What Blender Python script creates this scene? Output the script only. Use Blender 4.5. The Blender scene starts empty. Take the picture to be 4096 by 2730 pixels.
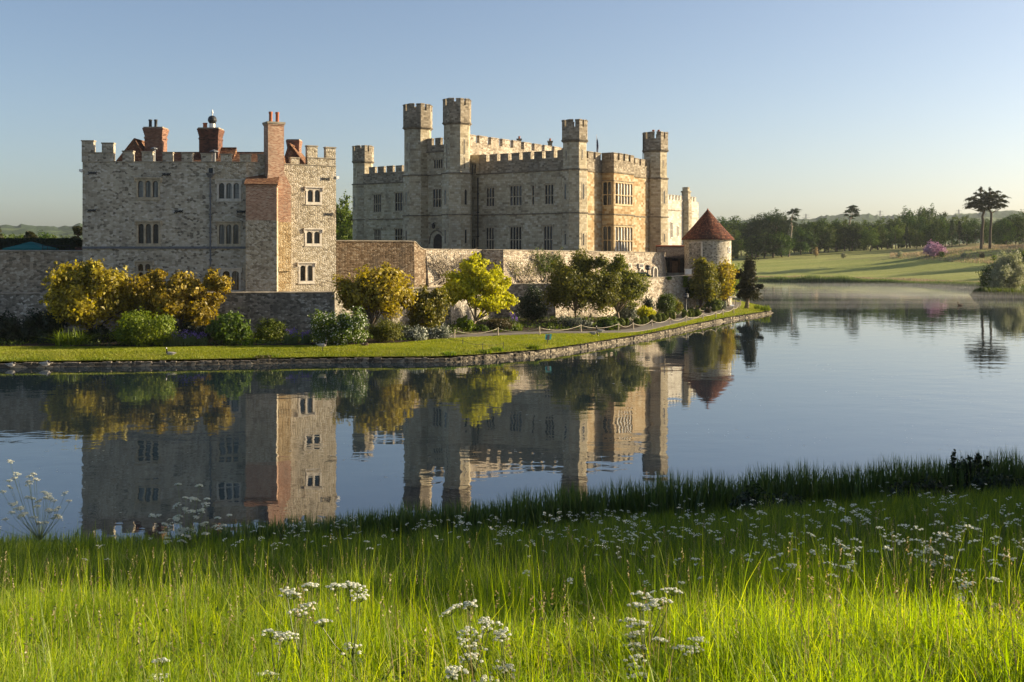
import bpy, math, random
import numpy as np
from mathutils import Vector, Matrix
R = math.radians
random.seed(7)
rng = np.random.default_rng(11)
scene = bpy.context.scene
COL = scene.collection

# ------------------------------------------------------------------ camera, sky, sun
FOC, XC, YH, CZ = 4352.0, 2048.0, 1006.0, 8.0        # photograph pixels (4096 wide) -> metres
cam_d = bpy.data.cameras.new("camera")
cam = bpy.data.objects.new("camera", cam_d)
COL.objects.link(cam)
cam.location = (0, 0, CZ)
cam.rotation_euler = (R(90), 0, 0)
cam_d.sensor_width = 36.0
cam_d.lens = 36.0 * FOC / 4096.0
cam_d.shift_y = -(1365.0 - YH) / 4096.0
cam_d.clip_start = 0.1
cam_d.clip_end = 9000
scene.camera = cam

SUN_EL, SUN_AZ = 18.0, 78.0     # azimuth from +Y towards +X
world = bpy.data.worlds.new("World")
scene.world = world
world.use_nodes = True
wn = world.node_tree.nodes
wl = world.node_tree.links
sky = wn.new("ShaderNodeTexSky")
sky.sky_type = 'NISHITA'
sky.sun_disc = False
sky.sun_elevation = R(SUN_EL)
sky.sun_rotation = R(SUN_AZ)
sky.altitude = 60
sky.air_density = 0.75
sky.dust_density = 1.9
sky.ozone_density = 1.0
bg = wn["Background"]
bg.inputs[1].default_value = 0.078
wl.new(sky.outputs[0], bg.inputs[0])
sun_d = bpy.data.lights.new("sun", 'SUN')
sun_d.energy = 4.9
sun_d.angle = R(0.5)
sun_d.color = (1.0, 0.84, 0.58)
sun = bpy.data.objects.new("sun", sun_d)
COL.objects.link(sun)
SUNV = Vector((math.sin(R(SUN_AZ)) * math.cos(R(SUN_EL)), math.cos(R(SUN_AZ)) * math.cos(R(SUN_EL)), math.sin(R(SUN_EL))))
sun.rotation_euler = (-SUNV).to_track_quat('-Z', 'Y').to_euler()
sun.location = SUNV * 300
vs = scene.view_settings
vs.view_transform = 'Standard'
vs.look = 'None'
vs.exposure = 1.12
vs.gamma = 1.0
vs.use_curve_mapping = False
scene.cycles.max_bounces = 8
scene.cycles.diffuse_bounces = 3
scene.cycles.glossy_bounces = 3
scene.cycles.transmission_bounces = 4
scene.cycles.transparent_max_bounces = 6
scene.cycles.volume_bounces = 1
scene.cycles.sample_clamp_indirect = 4.0
scene.cycles.use_denoising = True

# ------------------------------------------------------------------ helpers
def P(sx, sy, Y):
    return Vector(((sx - XC) / FOC * Y, Y, CZ - (sy - YH) / FOC * Y))
def px(sx, Y): return (sx - XC) / FOC * Y
def pz(sy, Y): return CZ - (sy - YH) / FOC * Y
Z1 = lambda x, y: (x / 1.96 + 250, y / 1.96 + 400)
Z2 = lambda x, y: (x / 1.681 + 1350, y / 1.681 + 350)
Z3 = lambda x, y: (x / 1.681, y / 1.681 + 900)
Z4 = lambda x, y: (x / 1.961 + 1300, y / 1.961 + 950)
Z5 = lambda x, y: (x / 2.412 + 2300, y / 2.412 + 700)
Z6 = lambda x, y: (x / 1.8156 + 2800, y / 1.8156 + 650)
Z8 = lambda x, y: (x / 3.361 + 2450, y / 3.361 + 1000)

OFF = {}
def thing(name, label, cat, loc=(0, 0, 0), group=None):
    o = bpy.data.objects.new(name, None)
    COL.objects.link(o)
    o.location = loc
    o.empty_display_size = 0.3
    o['label'] = label
    o['category'] = cat
    if group: o['group'] = group
    OFF[o] = Vector(loc)
    return o
def tag(o, label, cat, group=None):
    o['label'] = label; o['category'] = cat
    if group: o['group'] = group
    return o
def kind(o, k):
    o['kind'] = k
    return o

def finish(name, me, mats, parent, smooth=False):
    if not isinstance(mats, (list, tuple)): mats = [mats]
    for m in mats: me.materials.append(m)
    o = bpy.data.objects.new(name, me)
    COL.objects.link(o)
    if parent is not None:
        o.parent = parent
        OFF[o] = OFF[parent]
    else:
        OFF[o] = Vector((0, 0, 0))
    if smooth:
        me.polygons.foreach_set('use_smooth', [True] * len(me.polygons))
    return o

class MB:
    """collects polygons, then links them as one mesh object"""
    def __init__(self):
        self.v = []; self.f = []; self.m = []; self.uv = []
    def poly(self, pts, mi=0, uv=None):
        i = len(self.v)
        self.v.extend([tuple(p) for p in pts])
        self.f.append(tuple(range(i, i + len(pts)))); self.m.append(mi); self.uv.append(uv)
    def hexa(self, b, t, mi=0):
        """b, t: four bottom and four top points, same order"""
        self.poly([b[3], b[2], b[1], b[0]], mi); self.poly(t, mi)
        for k in range(4):
            j = (k + 1) % 4
            self.poly([b[k], b[j], t[j], t[k]], mi)
    def box(self, x0, x1, y0, y1, z0, z1, mi=0):
        b = [(x0, y0, z0), (x1, y0, z0), (x1, y1, z0), (x0, y1, z0)]
        self.hexa(b, [(p[0], p[1], z1) for p in b], mi)
    def fbox(self, F, u0, u1, w0, w1, z0, z1, mi=0):
        b = [F.pt(u0, w1, z0), F.pt(u1, w1, z0), F.pt(u1, w0, z0), F.pt(u0, w0, z0)]
        t = [F.pt(u0, w1, z1), F.pt(u1, w1, z1), F.pt(u1, w0, z1), F.pt(u0, w0, z1)]
        self.hexa(b, t, mi)
    def prism(self, pts, z0, z1, mi=0, top=True, pts1=None):
        q = pts1 or pts
        n = len(pts)
        for k in range(n):
            j = (k + 1) % n
            self.poly([(pts[k][0], pts[k][1], z0), (pts[j][0], pts[j][1], z0), (q[j][0], q[j][1], z1), (q[k][0], q[k][1], z1)], mi)
        if top:
            self.poly([(p[0], p[1], z1) for p in q], mi)
            self.poly([(p[0], p[1], z0) for p in reversed(pts)], mi)
    def tube(self, path, rad, n=6, mi=0, cap=True):
        path = [Vector(p) for p in path]
        if not isinstance(rad, (list, tuple)): rad = [rad] * len(path)
        rings = []
        for k, p in enumerate(path):
            a = path[max(k - 1, 0)]; b = path[min(k + 1, len(path) - 1)]
            d = (b - a)
            if d.length < 1e-6: d = Vector((0, 0, 1))
            d.normalize()
            ref = Vector((0, 0, 1)) if abs(d.z) < 0.9 else Vector((1, 0, 0))
            s = d.cross(ref).normalized(); t = s.cross(d)
            rings.append([p + (s * math.cos(2 * math.pi * q / n) + t * math.sin(2 * math.pi * q / n)) * rad[k] for q in range(n)])
        i = len(self.v)
        for r_ in rings: self.v.extend([tuple(p) for p in r_])
        for k in range(len(rings) - 1):
            for q in range(n):
                q2 = (q + 1) % n
                self.f.append((i + k * n + q, i + k * n + q2, i + (k + 1) * n + q2, i + (k + 1) * n + q)); self.m.append(mi); self.uv.append(None)
        if cap:
            self.f.append(tuple(i + q for q in reversed(range(n)))); self.m.append(mi); self.uv.append(None)
            k = len(rings) - 1
            self.f.append(tuple(i + k * n + q for q in range(n))); self.m.append(mi); self.uv.append(None)
    def lathe(self, c, prof, n=16, mi=0, sx=1, sy=1):
        """prof: list of (radius, z)"""
        i = len(self.v)
        for (r, z) in prof:
            for q in range(n):
                a = 2 * math.pi * q / n
                self.v.append((c[0] + r * sx * math.cos(a), c[1] + r * sy * math.sin(a), c[2] + z))
        rm = max(r for r, z in prof)
        for k in range(len(prof) - 1):
            for q in range(n):
                q2 = (q + 1) % n
                self.f.append((i + k * n + q, i + k * n + q2, i + (k + 1) * n + q2, i + (k + 1) * n + q)); self.m.append(mi)
                ua, ub = q / n * 2 * math.pi * rm, (q + 1) / n * 2 * math.pi * rm
                za, zb = prof[k][1], prof[k + 1][1]
                if abs(zb - za) < 1e-4: zb += abs(prof[k + 1][0] - prof[k][0])
                self.uv.append([(ua, za), (ub, za), (ub, zb), (ua, zb)])
    def build(self, name, mats, parent=None, smooth=False):
        off = OFF.get(parent, Vector((0, 0, 0))) if parent is not None else Vector((0, 0, 0))
        me = bpy.data.meshes.new(name)
        va = np.array(self.v, dtype=np.float64)
        me.from_pydata((va - np.array(off)).tolist(), [], self.f)
        me.polygons.foreach_set('material_index', self.m)
        uvl = me.uv_layers.new(name="UVMap")
        uvs = []
        for f, fu in zip(self.f, self.uv):
            if fu is not None:
                uvs.extend(fu); continue
            p = [Vector(self.v[i]) for i in f]
            n = Vector((0, 0, 0))
            for k in range(len(p)):
                a, b = p[k], p[(k + 1) % len(p)]
                n += Vector(((a.y - b.y) * (a.z + b.z), (a.z - b.z) * (a.x + b.x), (a.x - b.x) * (a.y + b.y)))
            h = math.hypot(n.x, n.y)
            if h < 0.45 * abs(n.z) + 1e-9:
                uvs.extend([(q.x, q.y) for q in p])
            else:
                t = (-n.y / h, n.x / h)
                if t[0] + 0.01 * t[1] < 0: t = (-t[0], -t[1])
                k = n.length / h
                uvs.extend([(q.x * t[0] + q.y * t[1], q.z * k) for q in p])
        uvl.data.foreach_set('uv', np.array(uvs, dtype=np.float32).ravel())
        me.update()
        return finish(name, me, mats, parent, smooth)

class Frame:
    """a vertical wall plane: origin, direction t along it, outward normal n towards the camera"""
    def __init__(self, O, t, flip=False):
        self.O = Vector((O[0], O[1])); self.t = Vector((t[0], t[1])).normalized()
        n = Vector((self.t.y, -self.t.x))
        if n.y > 0: n = -n
        if flip: n = -n
        self.n = n
    def pt(self, u, w, z):
        q = self.O + self.t * u + self.n * w
        return Vector((q.x, q.y, z))
    def off(self, w):
        F = Frame.__new__(Frame); F.O = self.O + self.n * w; F.t = self.t; F.n = self.n
        return F
    def us(self, sx):
        k = (sx - XC) / FOC
        return (k * self.O.y - self.O.x) / (self.t.x - k * self.t.y)
    def uz(self, sx, sy):
        u = self.us(sx)
        Y = self.O.y + u * self.t.y
        return u, pz(sy, Y)

def wall_plane(mb, F, u0, u1, z0, z1, holes=(), depth=0.32, mi=0):
    if u0 > u1: u0, u1 = u1, u0
    us = sorted(set([u0, u1] + [h[0] for h in holes] + [h[1] for h in holes]))
    zs = sorted(set([z0, z1] + [h[2] for h in holes] + [h[3] for h in holes]))
    us = [u for u in us if u0 - 1e-6 <= u <= u1 + 1e-6]; zs = [z for z in zs if z0 - 1e-6 <= z <= z1 + 1e-6]
    for i in range(len(us) - 1):
        for j in range(len(zs) - 1):
            uc, zc = (us[i] + us[i + 1]) / 2, (zs[j] + zs[j + 1]) / 2
            if any(h[0] < uc < h[1] and h[2] < zc < h[3] for h in holes): continue
            mb.poly([F.pt(us[i], 0, zs[j]), F.pt(us[i + 1], 0, zs[j]), F.pt(us[i + 1], 0, zs[j + 1]), F.pt(us[i], 0, zs[j + 1])], mi)
    for (a, b, c, d) in holes:
        c0 = max(c, z0)
        mb.poly([F.pt(a, 0, c0), F.pt(a, -depth, c0), F.pt(a, -depth, d), F.pt(a, 0, d)], mi)
        mb.poly([F.pt(b, 0, c0), F.pt(b, -depth, c0), F.pt(b, -depth, d), F.pt(b, 0, d)], mi)
        mb.poly([F.pt(a, 0, d), F.pt(b, 0, d), F.pt(b, -depth, d), F.pt(a, -depth, d)], mi)
        mb.poly([F.pt(a, 0, c0), F.pt(b, 0, c0), F.pt(b, -depth, c0), F.pt(a, -depth, c0)], mi)
        mb.poly([F.pt(a, -depth, c0), F.pt(b, -depth, c0), F.pt(b, -depth, d), F.pt(a, -depth, d)], mi)

def spandrels(mb, F, a, b, ztop, rise, w0, w1, pointed=False):
    """fills the two corners above an arched light"""
    c = (a + b) / 2; hw = (b - a) / 2
    for s in (-1, 1):
        arc = []
        for k in range(6):
            if pointed:
                x = hw * (1 - k / 5.0); y = rise * math.sin(math.acos(max(0, min(1, x / hw))) ) if hw else 0
                y = rise * (k / 5.0) ** 0.75
            else:
                t = k / 5.0 * math.pi / 2
                x = hw * math.cos(t); y = rise * math.sin(t)
            arc.append((c + s * x, ztop - rise + y))
        pl = arc + [(c, ztop + 0.002), (c + s * hw, ztop + 0.002)]
        mb.poly([F.pt(u, w1, z) for u, z in pl])
        for k in range(5):
            mb.poly([F.pt(*(arc[k][0], w1, arc[k][1])), F.pt(arc[k + 1][0], w1, arc[k + 1][1]), F.pt(arc[k + 1][0], w0, arc[k + 1][1]), F.pt(arc[k][0], w0, arc[k][1])])

def window(F, parent, u0, u1, z0, z1, lights, stone, glass, transom=None, border=0.12, mull=0.1, arch=0.12, hood=True,
           name='window', proud=0.025, deep=0.2, label=None, sill=True, hood_drop=0.3, casement=None, pointed=False, bars=True):
    """stone surround with mullions and arched lights (one part), the glass a sub-part"""
    if u0 > u1: u0, u1 = u1, u0
    mb = MB()
    mb.fbox(F, u0, u0 + border, -deep, proud, z0, z1)
    mb.fbox(F, u1 - border, u1, -deep, proud, z0, z1)
    mb.fbox(F, u0 + border, u1 - border, -deep, proud - 0.004, z1 - border, z1)
    mb.fbox(F, u0 + border, u1 - border, -deep, proud - 0.004, z0, z0 + border)
    a, b = u0 + border, u1 - border
    lw = ((b - a) - mull * (lights - 1)) / lights
    tops = [z1 - border]
    if transom is not None:
        zt = z0 + (z1 - z0) * transom
        mb.fbox(F, a, b, -deep, proud - 0.01, zt - 0.05, zt + 0.05)
        tops.append(zt - 0.05)
    for k in range(lights):
        la = a + k * (lw + mull)
        if k: mb.fbox(F, la - mull, la, -deep, proud - 0.007, z0 + border, z1 - border)
        for zt in tops:
            spandrels(mb, F, la, la + lw, zt, arch, -deep, proud - 0.03, pointed)
    if hood:
        mb.fbox(F, u0 - 0.12, u1 + 0.12, -0.05, 0.16, z1 + 0.02, z1 + 0.13)
        mb.fbox(F, u0 - 0.12, u0 - 0.02, -0.05, 0.13, z1 + 0.02 - hood_drop, z1 + 0.02)
        mb.fbox(F, u1 + 0.02, u1 + 0.12, -0.05, 0.13, z1 + 0.02 - hood_drop, z1 + 0.02)
    if sill:
        mb.fbox(F, u0 - 0.04, u1 + 0.04, -0.05, 0.08, z0 - 0.1, z0 - 0.002)
    w = mb.build(name, stone, parent)
    if label: w['label'] = label
    g = MB(); wr = random.Random(int(abs(u0) * 97 + z0 * 31))
    for k in range(lights):
        la = a + k * (lw + mull)
        g.poly([F.pt(la - 0.03, -deep + 0.03, z0 + border - 0.03), F.pt(la + lw + 0.03, -deep + 0.03, z0 + border - 0.03), F.pt(la + lw + 0.03, -deep + 0.03, z1 - border + 0.03), F.pt(la - 0.03, -deep + 0.03, z1 - border + 0.03)], 1 if wr.random() < 0.3 else 0)
    g.build('pane', [glass, M['glass_curtain'] if glass.name != 'glass_curtain' else M['glass_dark']], w)
    if bars:
        l = MB()
        for k in range(lights):
            la = a + k * (lw + mull)
            l.fbox(F, la, la + 0.03, -deep + 0.035, -deep + 0.07, z0 + border, z1 - border)
            l.fbox(F, la + lw - 0.03, la + lw, -deep + 0.035, -deep + 0.07, z0 + border, z1 - border)
            l.fbox(F, la + lw / 2 - 0.01, la + lw / 2 + 0.01, -deep + 0.035, -deep + 0.05, z0 + border, z1 - border)
            n = max(2, int((z1 - z0) / 0.45))
            for q in range(1, n):
                z = z0 + border + (z1 - z0 - 2 * border) * q / n
                l.fbox(F, la + 0.03, la + lw - 0.03, -deep + 0.035, -deep + 0.05, z - 0.01, z + 0.01)
        l.build('glazing_bars', M['iron'], w)
    return w

def merlons(mb, F, u0, u1, z0, gap, mer, hgt, thick, w=0.0, start_gap=False, cap=0.1, jit=0.0):
    """a row of merlons with weathered coping standing on a parapet whose front is at w"""
    if u0 > u1: u0, u1 = u1, u0
    L = u1 - u0
    n = max(1, int(round((L + (0 if start_gap else gap)) / (gap + mer))))
    pitch = (L + (0 if start_gap else gap)) / n
    m = pitch - gap
    u = u0 + (gap / 2 if start_gap else 0)
    for k in range(n):
        dz = random.uniform(-jit, jit)
        mb.fbox(F, u, u + m, w - thick, w, z0, z0 + hgt + dz)
        zt = z0 + hgt + dz
        b = [F.pt(u - 0.05, w + 0.07, zt), F.pt(u + m + 0.05, w + 0.07, zt), F.pt(u + m + 0.05, w - thick - 0.05, zt), F.pt(u - 0.05, w - thick - 0.05, zt)]
        t = [F.pt(u, w - thick * 0.3, zt + cap + 0.06), F.pt(u + m, w - thick * 0.3, zt + cap + 0.06), F.pt(u + m, w - thick * 0.7, zt + cap + 0.06), F.pt(u, w - thick * 0.7, zt + cap + 0.06)]
        c = [Vector((p.x, p.y, p.z + 0.05)) for p in b]
        mb.hexa(b, c); mb.hexa(c, t)
        if k < n - 1 or start_gap:
            mb.fbox(F, u + m, u + m + gap, w - thick - 0.03, w + 0.06, z0, z0 + 0.08)
        u += pitch

def octa(cx, cy, ap, phi0=-6.0):
    """octagon with apothem ap; one face normal at phi0 degrees from -Y towards +X"""
    r = ap / math.cos(math.pi / 8)
    pts = []
    for k in range(8):
        a = R(phi0 + 22.5 + 45 * k)
        pts.append((cx + r * math.sin(a), cy - r * math.cos(a)))
    return pts
def oface(cx, cy, ap, phi):
    a = R(phi)
    n = Vector((math.sin(a), -math.cos(a)))
    F = Frame.__new__(Frame)
    F.O = Vector((cx, cy)) + n * ap; F.n = n; F.t = Vector((math.cos(a), math.sin(a)))
    return F
# ------------------------------------------------------------------ materials
M = {}
class NT:
    def __init__(self, name):
        self.m = bpy.data.materials.new(name)
        self.m.use_nodes = True
        self.t = self.m.node_tree
        self.n = self.t.nodes; self.l = self.t.links
        self.b = self.n["Principled BSDF"]; self.out = self.n["Material Output"]
        M[name] = self.m
    def node(self, typ, **kw):
        x = self.n.new(typ)
        for k, v in kw.items(): setattr(x, k, v)
        return x
    def link(self, a, b): self.l.new(a, b)
    def math(self, op, a, b=None, clamp=False):
        x = self.node("ShaderNodeMath", operation=op, use_clamp=clamp)
        for i, v in enumerate((a, b)):
            if v is None: continue
            if isinstance(v, (int, float)): x.inputs[i].default_value = v
            else: self.link(v, x.inputs[i])
        return x.outputs[0]
    def mix(self, fac, a, b, mode='MIX'):
        x = self.node("ShaderNodeMix", data_type='RGBA', blend_type=mode)
        for s, v in ((x.inputs[0], fac), (x.inputs[6], a), (x.inputs[7], b)):
            if isinstance(v, (int, float)): s.default_value = v
            elif isinstance(v, tuple): s.default_value = (*v[:3], 1)
            else: self.link(v, s)
        return x.outputs[2]
    def ramp(self, fac, stops, interp='LINEAR'):
        x = self.node("ShaderNodeValToRGB")
        x.color_ramp.interpolation = interp
        e = x.color_ramp.elements
        while len(e) < len(stops): e.new(0.5)
        for k, (p, c) in enumerate(stops):
            e[k].position = p
            e[k].color = (*c[:3], 1) if isinstance(c, (tuple, list)) else (c, c, c, 1)
        self.link(fac, x.inputs[0])
        return x.outputs[0]
    def noise(self, vec, scale, detail=4, rough=0.55, dim='3D', dist=0.0):
        x = self.node("ShaderNodeTexNoise", noise_dimensions=dim)
        x.inputs['Scale'].default_value = scale; x.inputs['Detail'].default_value = detail
        x.inputs['Roughness'].default_value = rough; x.inputs['Distortion'].default_value = dist
        if vec is not None: self.link(vec, x.inputs['Vector'])
        return x
    def coord(self, which='Object'):
        return self.node("ShaderNodeTexCoord").outputs[which]
    def scale(self, vec, s, loc=(0, 0, 0)):
        x = self.node("ShaderNodeMapping")
        x.inputs['Scale'].default_value = s; x.inputs['Location'].default_value = loc
        self.link(vec, x.inputs[0])
        return x.outputs[0]
    def bump(self, h, strength=0.6, dist=0.05):
        x = self.node("ShaderNodeBump")
        x.inputs['Strength'].default_value = strength; x.inputs['Distance'].default_value = dist
        self.link(h, x.inputs['Height'])
        self.link(x.outputs[0], self.b.inputs['Normal'])
        return x
    def base(self, c, rough=0.85, spec=0.25):
        if isinstance(c, tuple): self.b.inputs['Base Color'].default_value = (*c[:3], 1)
        else: self.link(c, self.b.inputs['Base Color'])
        self.b.inputs['Roughness'].default_value = rough
        self.b.inputs['Specular IOR Level'].default_value = spec

def plain(name, c, rough=0.7, spec=0.3, var=0.25, scale=6.0, bump=0.0):
    t = NT(name)
    o = t.coord()
    nz = t.noise(o, scale)
    lo = tuple(x * (1 - var) for x in c); hi = tuple(min(1, x * (1 + var)) for x in c)
    t.base(t.ramp(nz.outputs[0], [(0.3, lo), (0.7, hi)]), rough, spec)
    if bump: t.bump(nz.outputs[0], bump, 0.03)
    return t.m

def rubble(name, stops, mortar, sw, sh, bump=0.9, dist=0.06, stain=0.5, rnd=0.8, stain_cols=None, mort_w=0.08, warp=0.12):
    """roughly coursed rubble stone in the wall's own metres (u along the wall, v up)"""
    t = NT(name)
    uv = t.coord('UV'); ob = t.coord('Object')
    wob = t.noise(uv, 1.6, 3, dim='2D')
    w2 = t.node("ShaderNodeVectorMath", operation='MULTIPLY_ADD')
    t.link(wob.outputs['Color'], w2.inputs[0]); w2.inputs[1].default_value = (warp, warp * 1.4, 0); t.link(uv, w2.inputs[2])
    mp = t.scale(w2.outputs[0], (1 / sw, 1 / sh, 1))
    v1 = t.node("ShaderNodeTexVoronoi", voronoi_dimensions='2D', feature='F1'); v1.inputs['Scale'].default_value = 1; v1.inputs['Randomness'].default_value = rnd
    v2 = t.node("ShaderNodeTexVoronoi", voronoi_dimensions='2D', feature='DISTANCE_TO_EDGE'); v2.inputs['Scale'].default_value = 1; v2.inputs['Randomness'].default_value = rnd
    t.link(mp, v1.inputs['Vector']); t.link(mp, v2.inputs['Vector'])
    sep = t.node("ShaderNodeSeparateColor"); t.link(v1.outputs['Color'], sep.inputs[0])
    big = t.noise(ob, 0.22, 3)
    fine = t.noise(ob, 5.0, 5, 0.65)
    r = t.math('ADD', sep.outputs[0], t.math('MULTIPLY', t.math('SUBTRACT', big.outputs[0], 0.5), 0.55), True)
    c = t.ramp(r, stops)
    c = t.mix(0.35, c, t.ramp(fine.outputs[0], [(0.3, 0.36), (0.7, 0.7)]), 'OVERLAY')
    edge = t.ramp(v2.outputs['Distance'], [(mort_w * 0.3, 1.0), (mort_w, 0.0)])
    c = t.mix(edge, c, mortar)
    st = t.noise(t.scale(ob, (0.5, 0.5, 0.28)), 1.0, 5, 0.62)
    sm = t.ramp(st.outputs[0], [(0.50, 0.0), (0.66, 1.0)])
    c = t.mix(t.math('MULTIPLY', sm, stain), c, stain_cols or (0.10, 0.09, 0.075))
    t.base(c, 0.95, 0.1)
    h = t.ramp(v2.outputs['Distance'], [(0.0, 0.0), (0.22, 0.8), (0.5, 1.0)])
    h = t.math('ADD', h, t.math('MULTIPLY', sep.outputs[1], 0.5))
    h = t.math('ADD', h, t.math('MULTIPLY', fine.outputs[0], 0.6))
    t.bump(h, bump, dist)
    return t.m

def coursed(name, stops, mortar, bw, bh, msize=0.012, bump=0.5, dist=0.03, stain=0.45, stain_col=(0.10, 0.09, 0.075), squash=1.0, offset=0.5, warp=0.03, lichen=None):
    """blocks or bricks laid in courses"""
    t = NT(name)
    uv = t.coord('UV'); ob = t.coord('Object')
    wob = t.noise(uv, 2.2, 2, dim='2D')
    w2 = t.node("ShaderNodeVectorMath", operation='MULTIPLY_ADD')
    t.link(wob.outputs['Color'], w2.inputs[0]); w2.inputs[1].default_value = (warp, warp, 0); t.link(uv, w2.inputs[2])
    br = t.node("ShaderNodeTexBrick")
    br.offset = offset; br.squash = squash; br.squash_frequency = 3
    br.inputs['Color1'].default_value = (0, 0, 0, 1); br.inputs['Color2'].default_value = (1, 1, 1, 1); br.inputs['Mortar'].default_value = (0.5, 0.5, 0.5, 1)
    br.inputs['Scale'].default_value = 1; br.inputs['Mortar Size'].default_value = msize; br.inputs['Mortar Smooth'].default_value = 0.3
    br.inputs['Brick Width'].default_value = bw; br.inputs['Row Height'].default_value = bh
    t.link(w2.outputs[0], br.inputs['Vector'])
    big = t.noise(ob, 0.2, 3)
    fine = t.noise(ob, 4.0, 5, 0.65)
    sep = t.node("ShaderNodeSeparateColor"); t.link(br.outputs['Color'], sep.inputs[0])
    r = t.math('ADD', sep.outputs[0], t.math('MULTIPLY', t.math('SUBTRACT', big.outputs[0], 0.5), 0.6), True)
    c = t.ramp(r, stops)
    c = t.mix(0.5, c, t.ramp(fine.outputs[0], [(0.3, 0.36), (0.7, 0.7)]), 'OVERLAY')
    c = t.mix(br.outputs['Fac'], c, mortar)
    st = t.noise(t.scale(ob, (0.45, 0.45, 0.22)), 1.0, 5, 0.62)
    sm = t.ramp(st.outputs[0], [(0.48, 0.0), (0.68, 1.0)])
    c = t.mix(t.math('MULTIPLY', sm, stain), c, stain_col)
    if lichen:
        ln = t.noise(ob, 2.6, 5, 0.7)
        c = t.mix(t.ramp(ln.outputs[0], [(0.60, 0.0), (0.68, 0.8)]), c, lichen)
    t.base(c, 0.92, 0.12)
    h = t.math('ADD', t.math('MULTIPLY', br.outputs['Fac'], -0.8), t.math('MULTIPLY', fine.outputs[0], 0.7))
    h = t.math('ADD', h, t.math('MULTIPLY', sep.outputs[0], 0.35))
    t.bump(h, bump, dist)
    return t.m

def leaf(name, c1, c2, c3, trans=0.4, gloss=0.1, tint_var=0.35, pos=0.45, rough=0.5, tval=1.25):
    t = NT(name)
    geo = t.node("ShaderNodeNewGeometry")
    oi = t.node("ShaderNodeObjectInfo")
    ob = t.coord('Object')
    nz = t.noise(ob, 0.55, 2)
    f = t.math('ADD', t.math('MULTIPLY', geo.outputs['Random Per Island'], 1 - pos), t.math('MULTIPLY', t.math('MULTIPLY_ADD', nz.outputs[0], 2.0), pos))
    f = t.math('ADD', t.math('MULTIPLY', geo.outputs['Random Per Island'], 1 - pos), t.math('MULTIPLY', nz.outputs[0], pos), True)
    c = t.ramp(f, [(0.15, c1), (0.5, c2), (0.85, c3)])
    hsv = t.node("ShaderNodeHueSaturation")
    t.link(c, hsv.inputs['Color'])
    t.link(t.math('ADD', t.math('MULTIPLY', oi.outputs['Random'], 0.02), 0.49), hsv.inputs['Hue'])
    t.link(t.math('ADD', t.math('MULTIPLY', oi.outputs['Random'], tint_var), 1 - tint_var / 2), hsv.inputs['Value'])
    c = hsv.outputs[0]
    d = t.node("ShaderNodeBsdfDiffuse"); tr = t.node("ShaderNodeBsdfTranslucent")
    gl = t.node("ShaderNodeBsdfGlossy"); gl.inputs['Roughness'].default_value = rough
    gl.inputs['Color'].default_value = (0.6, 0.6, 0.6, 1)
    t.link(c, d.inputs[0])
    sat = t.node("ShaderNodeHueSaturation"); sat.inputs['Saturation'].default_value = 1.15; sat.inputs['Value'].default_value = tval
    t.link(c, sat.inputs['Color']); t.link(sat.outputs[0], tr.inputs[0])
    m1 = t.node("ShaderNodeMixShader"); m1.inputs[0].default_value = trans
    t.link(d.outputs[0], m1.inputs[1]); t.link(tr.outputs[0], m1.inputs[2])
    m2 = t.node("ShaderNodeMixShader"); m2.inputs[0].default_value = gloss
    t.link(m1.outputs[0], m2.inputs[1]); t.link(gl.outputs[0], m2.inputs[2])
    t.link(m2.outputs[0], t.out.inputs[0])
    t.n.remove(t.b)
    return t.m

# stone
rubble('house_rubble', [(0.03, (0.15, 0.13, 0.10)), (0.16, (0.27, 0.235, 0.175)), (0.4, (0.40, 0.35, 0.265)), (0.78, (0.46, 0.41, 0.32)), (1.0, (0.54, 0.49, 0.41))], (0.42, 0.365, 0.275), 0.27, 0.165, 0.6, 0.028, 0.32, 0.75, mort_w=0.06)
rubble('house_flint', [(0.0, (0.20, 0.165, 0.115)), (0.3, (0.36, 0.30, 0.205)), (0.6, (0.45, 0.385, 0.28)), (1.0, (0.54, 0.48, 0.38))], (0.38, 0.32, 0.23), 0.23, 0.16, 0.7, 0.038, 0.25, 0.95, mort_w=0.07)
rubble('gold_rubble', [(0.0, (0.24, 0.16, 0.075)), (0.4, (0.38, 0.27, 0.14)), (1.0, (0.50, 0.40, 0.25))], (0.34, 0.25, 0.14), 0.26, 0.18, 0.7, 0.035, 0.2, 0.9)
rubble('wall_rubble', [(0.0, (0.13, 0.11, 0.08)), (0.3, (0.25, 0.20, 0.14)), (0.6, (0.34, 0.275, 0.195)), (1.0, (0.46, 0.40, 0.31))], (0.30, 0.25, 0.18), 0.30, 0.18, 0.6, 0.035, 0.35, 0.8, mort_w=0.07)
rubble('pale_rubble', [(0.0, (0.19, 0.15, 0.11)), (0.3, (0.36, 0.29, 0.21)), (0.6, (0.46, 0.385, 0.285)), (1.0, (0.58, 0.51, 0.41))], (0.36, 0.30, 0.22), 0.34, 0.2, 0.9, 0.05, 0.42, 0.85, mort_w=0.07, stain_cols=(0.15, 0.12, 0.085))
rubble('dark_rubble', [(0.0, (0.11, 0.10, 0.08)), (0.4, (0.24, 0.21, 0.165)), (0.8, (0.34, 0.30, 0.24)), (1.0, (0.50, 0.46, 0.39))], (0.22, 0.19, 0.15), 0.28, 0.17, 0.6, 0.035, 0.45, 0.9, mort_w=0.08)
rubble('brown_wall', [(0.0, (0.10, 0.07, 0.043)), (0.35, (0.17, 0.118, 0.072)), (0.7, (0.23, 0.165, 0.105)), (1.0, (0.34, 0.28, 0.20))], (0.18, 0.13, 0.085), 0.3, 0.14, 0.6, 0.035, 0.6, 0.7, mort_w=0.07)
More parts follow.
